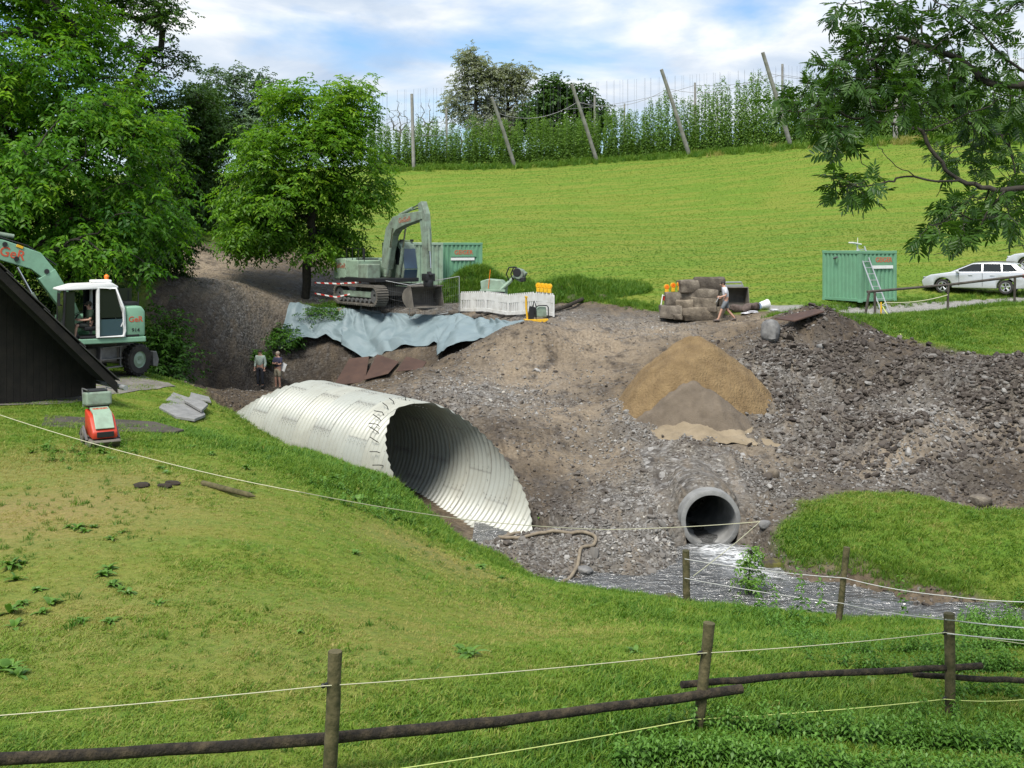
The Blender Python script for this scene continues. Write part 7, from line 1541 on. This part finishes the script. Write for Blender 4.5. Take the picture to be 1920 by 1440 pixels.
    eL = ('knL', 'anL', .97) if leglen == 'long' else ('hiL', 'knL', .95); eR = ('knR', 'anR', .97) if leglen == 'long' else ('hiR', 'knR', .95)
    od = ['pelvis', ('pelvis', 'waist', .35), 'hiL', 'hiR', eL, eR]; ed = [('pelvis', ('pelvis', 'waist', .35)), ('pelvis', 'hiL'), ('pelvis', 'hiR')]
    if leglen == 'long': od += ['knL', 'knR']; ed += [('hiL', 'knL'), ('knL', eL), ('hiR', 'knR'), ('knR', eR)]
    else: ed += [('hiL', eL), ('hiR', eR)]
    garment('trousers' if leglen == 'long' else 'shorts', od, ed, .024, legs)
    sm = mat('shoe', shoes, .7)
    for s in 'LR':
        a = Vector(J['an' + s]); b = Vector(J['to' + s]); d = (b - a); d.z = 0; d.normalize(); mb = MB(); mb.tube([a - d * .05 + Vector((0, 0, -.03)), a + d * .06 + Vector((0, 0, -.035)), b + d * .05 + Vector((0, 0, -.01))], [.058, .055, .04], 10); mb.build('shoe', sm, o, smooth=60)
    up = (Vector(J['crown']) - hd).normalized(); mb = MB(); mb.ball(hd + up * .055 - fw * .022, (.094, .104, .10), 14, 10); link('cap' if cap else 'hair', mb.mesh('hair', cap or hair, 0, 60), o)
    if cap: mb = MB(); mb.box(hd + up * .06 + fw * .12, (.14, .1, .015), Matrix.Rotation(math.atan2(-fw.x, fw.y), 3, 'Z')); mb.build('cap_peak', cap, o, .005)
    mb = MB()
    for s in (-1, 1): mb.ball(hd + fw * .088 + sd * s * .032 + Vector((0, 0, .028)), .009, 6, 5)
    mb.build('eyes', M['eye'], o)
    return o
def stand(**k):
    J = dict(pelvis=(0, 0, .95), waist=(0, 0, 1.12), chest=(0, .0, 1.33), neck=(0, .01, 1.50), head=(0, .03, 1.60), crown=(0, .02, 1.68), shL=(-.19, 0, 1.42), elL=(-.25, -.03, 1.14), wrL=(-.25, .06, .90), haL=(-.25, .09, .82), shR=(.19, 0, 1.42), elR=(.25, -.03, 1.14), wrR=(.25, .06, .90), haR=(.25, .09, .82),
             hiL=(-.10, 0, .89), knL=(-.11, .02, .49), anL=(-.12, -.02, .09), toL=(-.15, .14, .035), hiR=(.10, 0, .89), knR=(.11, .02, .49), anR=(.12, -.02, .09), toR=(.15, .14, .035)); J.update(k); return J
cl = lambda n, c, c2: mat(n, c, .85, 0, c2, 8, .4, .7, .2, 20)
p1 = on(488, 727, 52.0); person('person in pale green sweater and dark trousers standing behind the culvert', p1, rad(165), stand(face=(-.35, .9, 0)), cl('pale_sweater', (0.44, 0.52, 0.44), (.36, .44, .37)), cl('dark_trousers', (.022, .024, .030), (.035, .037, .045)), M['hair_dark'])
p2 = on(521, 721, 52.4); person('person in navy shirt and khaki shorts with folded arms behind the culvert', p2, rad(150), stand(face=(-.2, .95, 0), elL=(-.24, .08, 1.15), wrL=(.02, .19, 1.17), haL=(.10, .18, 1.18), elR=(.24, .08, 1.15), wrR=(-.02, .21, 1.20), haR=(-.10, .20, 1.22)), cl('navy_polo', (.045, .045, .090), (.06, .06, .11)), cl('khaki_shorts', (.30, .27, .19), (.24, .21, .15)), M['hair_grey'], (.10, .08, .06), 'short', 'short')
pp = MB(); pp.box((0, 0, 0), (.02, .30, .36)); tag(pp.build('paper_roll', M['white'], None, loc=p2 + Vector((.28, -.06, 1.02)), rot=(.3, .2, 1.0)), 'white papers held under the arm of the person in navy', 'papers')
p3 = on(1361, 599, 47.6); person('person in white shirt and grey shorts walking past the stone stack', p3, rad(88), stand(face=(0, 1, -.15), pelvis=(0, 0, .93), chest=(0, .05, 1.32), neck=(0, .08, 1.49), head=(0, .13, 1.58), crown=(0, .13, 1.66), shL=(-.19, .05, 1.41), shR=(.19, .05, 1.41), elL=(-.23, .02, 1.13), wrL=(-.20, .25, 1.06), haL=(-.19, .33, 1.06), elR=(.24, -.08, 1.14), wrR=(.22, .14, 1.02), haR=(.21, .22, 1.0),
       knL=(-.10, .20, .50), anL=(-.10, .34, .10), toL=(-.11, .50, .06), knR=(.10, -.08, .50), anR=(.11, -.40, .14), toR=(.12, -.27, .04)), cl('white_shirt', (.62, .63, .66), (.54, .55, .60)), cl('grey_shorts', (.13, .145, .16), (.18, .195, .21)), M['hair_dark'], (.09, .07, .06), 'short', 'short')
pp = MB(); pp.box((0, 0, 0), (.20, .012, .28)); tag(pp.build('paper_sheet', M['white'], None, loc=p3 + Vector((-.36, -.12, .96)), rot=(.5, 0, 1.2)), 'white sheet held by the walking person', 'paper')
# operator seated in the wheeled excavator (in the machine's frame: x forward)
Rm = Matrix.Rotation(WEX.rotation_euler.z, 3, 'Z'); sp_ = Vector(WEX.location) + Rm @ Vector((.44, .78, 1.30))
seat = dict(pelvis=(0, 0, .52), waist=(0, -.02, .70), chest=(0, .0, .90), neck=(0, .03, 1.07), head=(0, .06, 1.17), crown=(0, .06, 1.25), shL=(-.19, 0, .99), elL=(-.24, .05, .72), wrL=(-.18, .30, .70), haL=(-.17, .38, .71), shR=(.19, 0, .99), elR=(.24, .05, .72), wrR=(.18, .30, .70), haR=(.17, .38, .71),
            hiL=(-.10, .04, .50), knL=(-.13, .46, .54), anL=(-.12, .52, .12), toL=(-.13, .68, .08), hiR=(.10, .04, .50), knR=(.13, .46, .54), anR=(.12, .52, .12), toR=(.13, .68, .08), face=(0, 1, 0))
person('operator in dark green shirt and cap seated in the wheeled excavator cab', sp_, WEX.rotation_euler.z - math.pi / 2, seat, cl('dark_green_shirt', (.020, .040, .024), (.03, .055, .033)), cl('dark_shorts', (.022, .026, .022), (.03, .035, .03)), M['hair_dark'], (.06, .05, .045), 'short', 'short', cap=mat('olive_cap', (.045, .04, .025), .8))
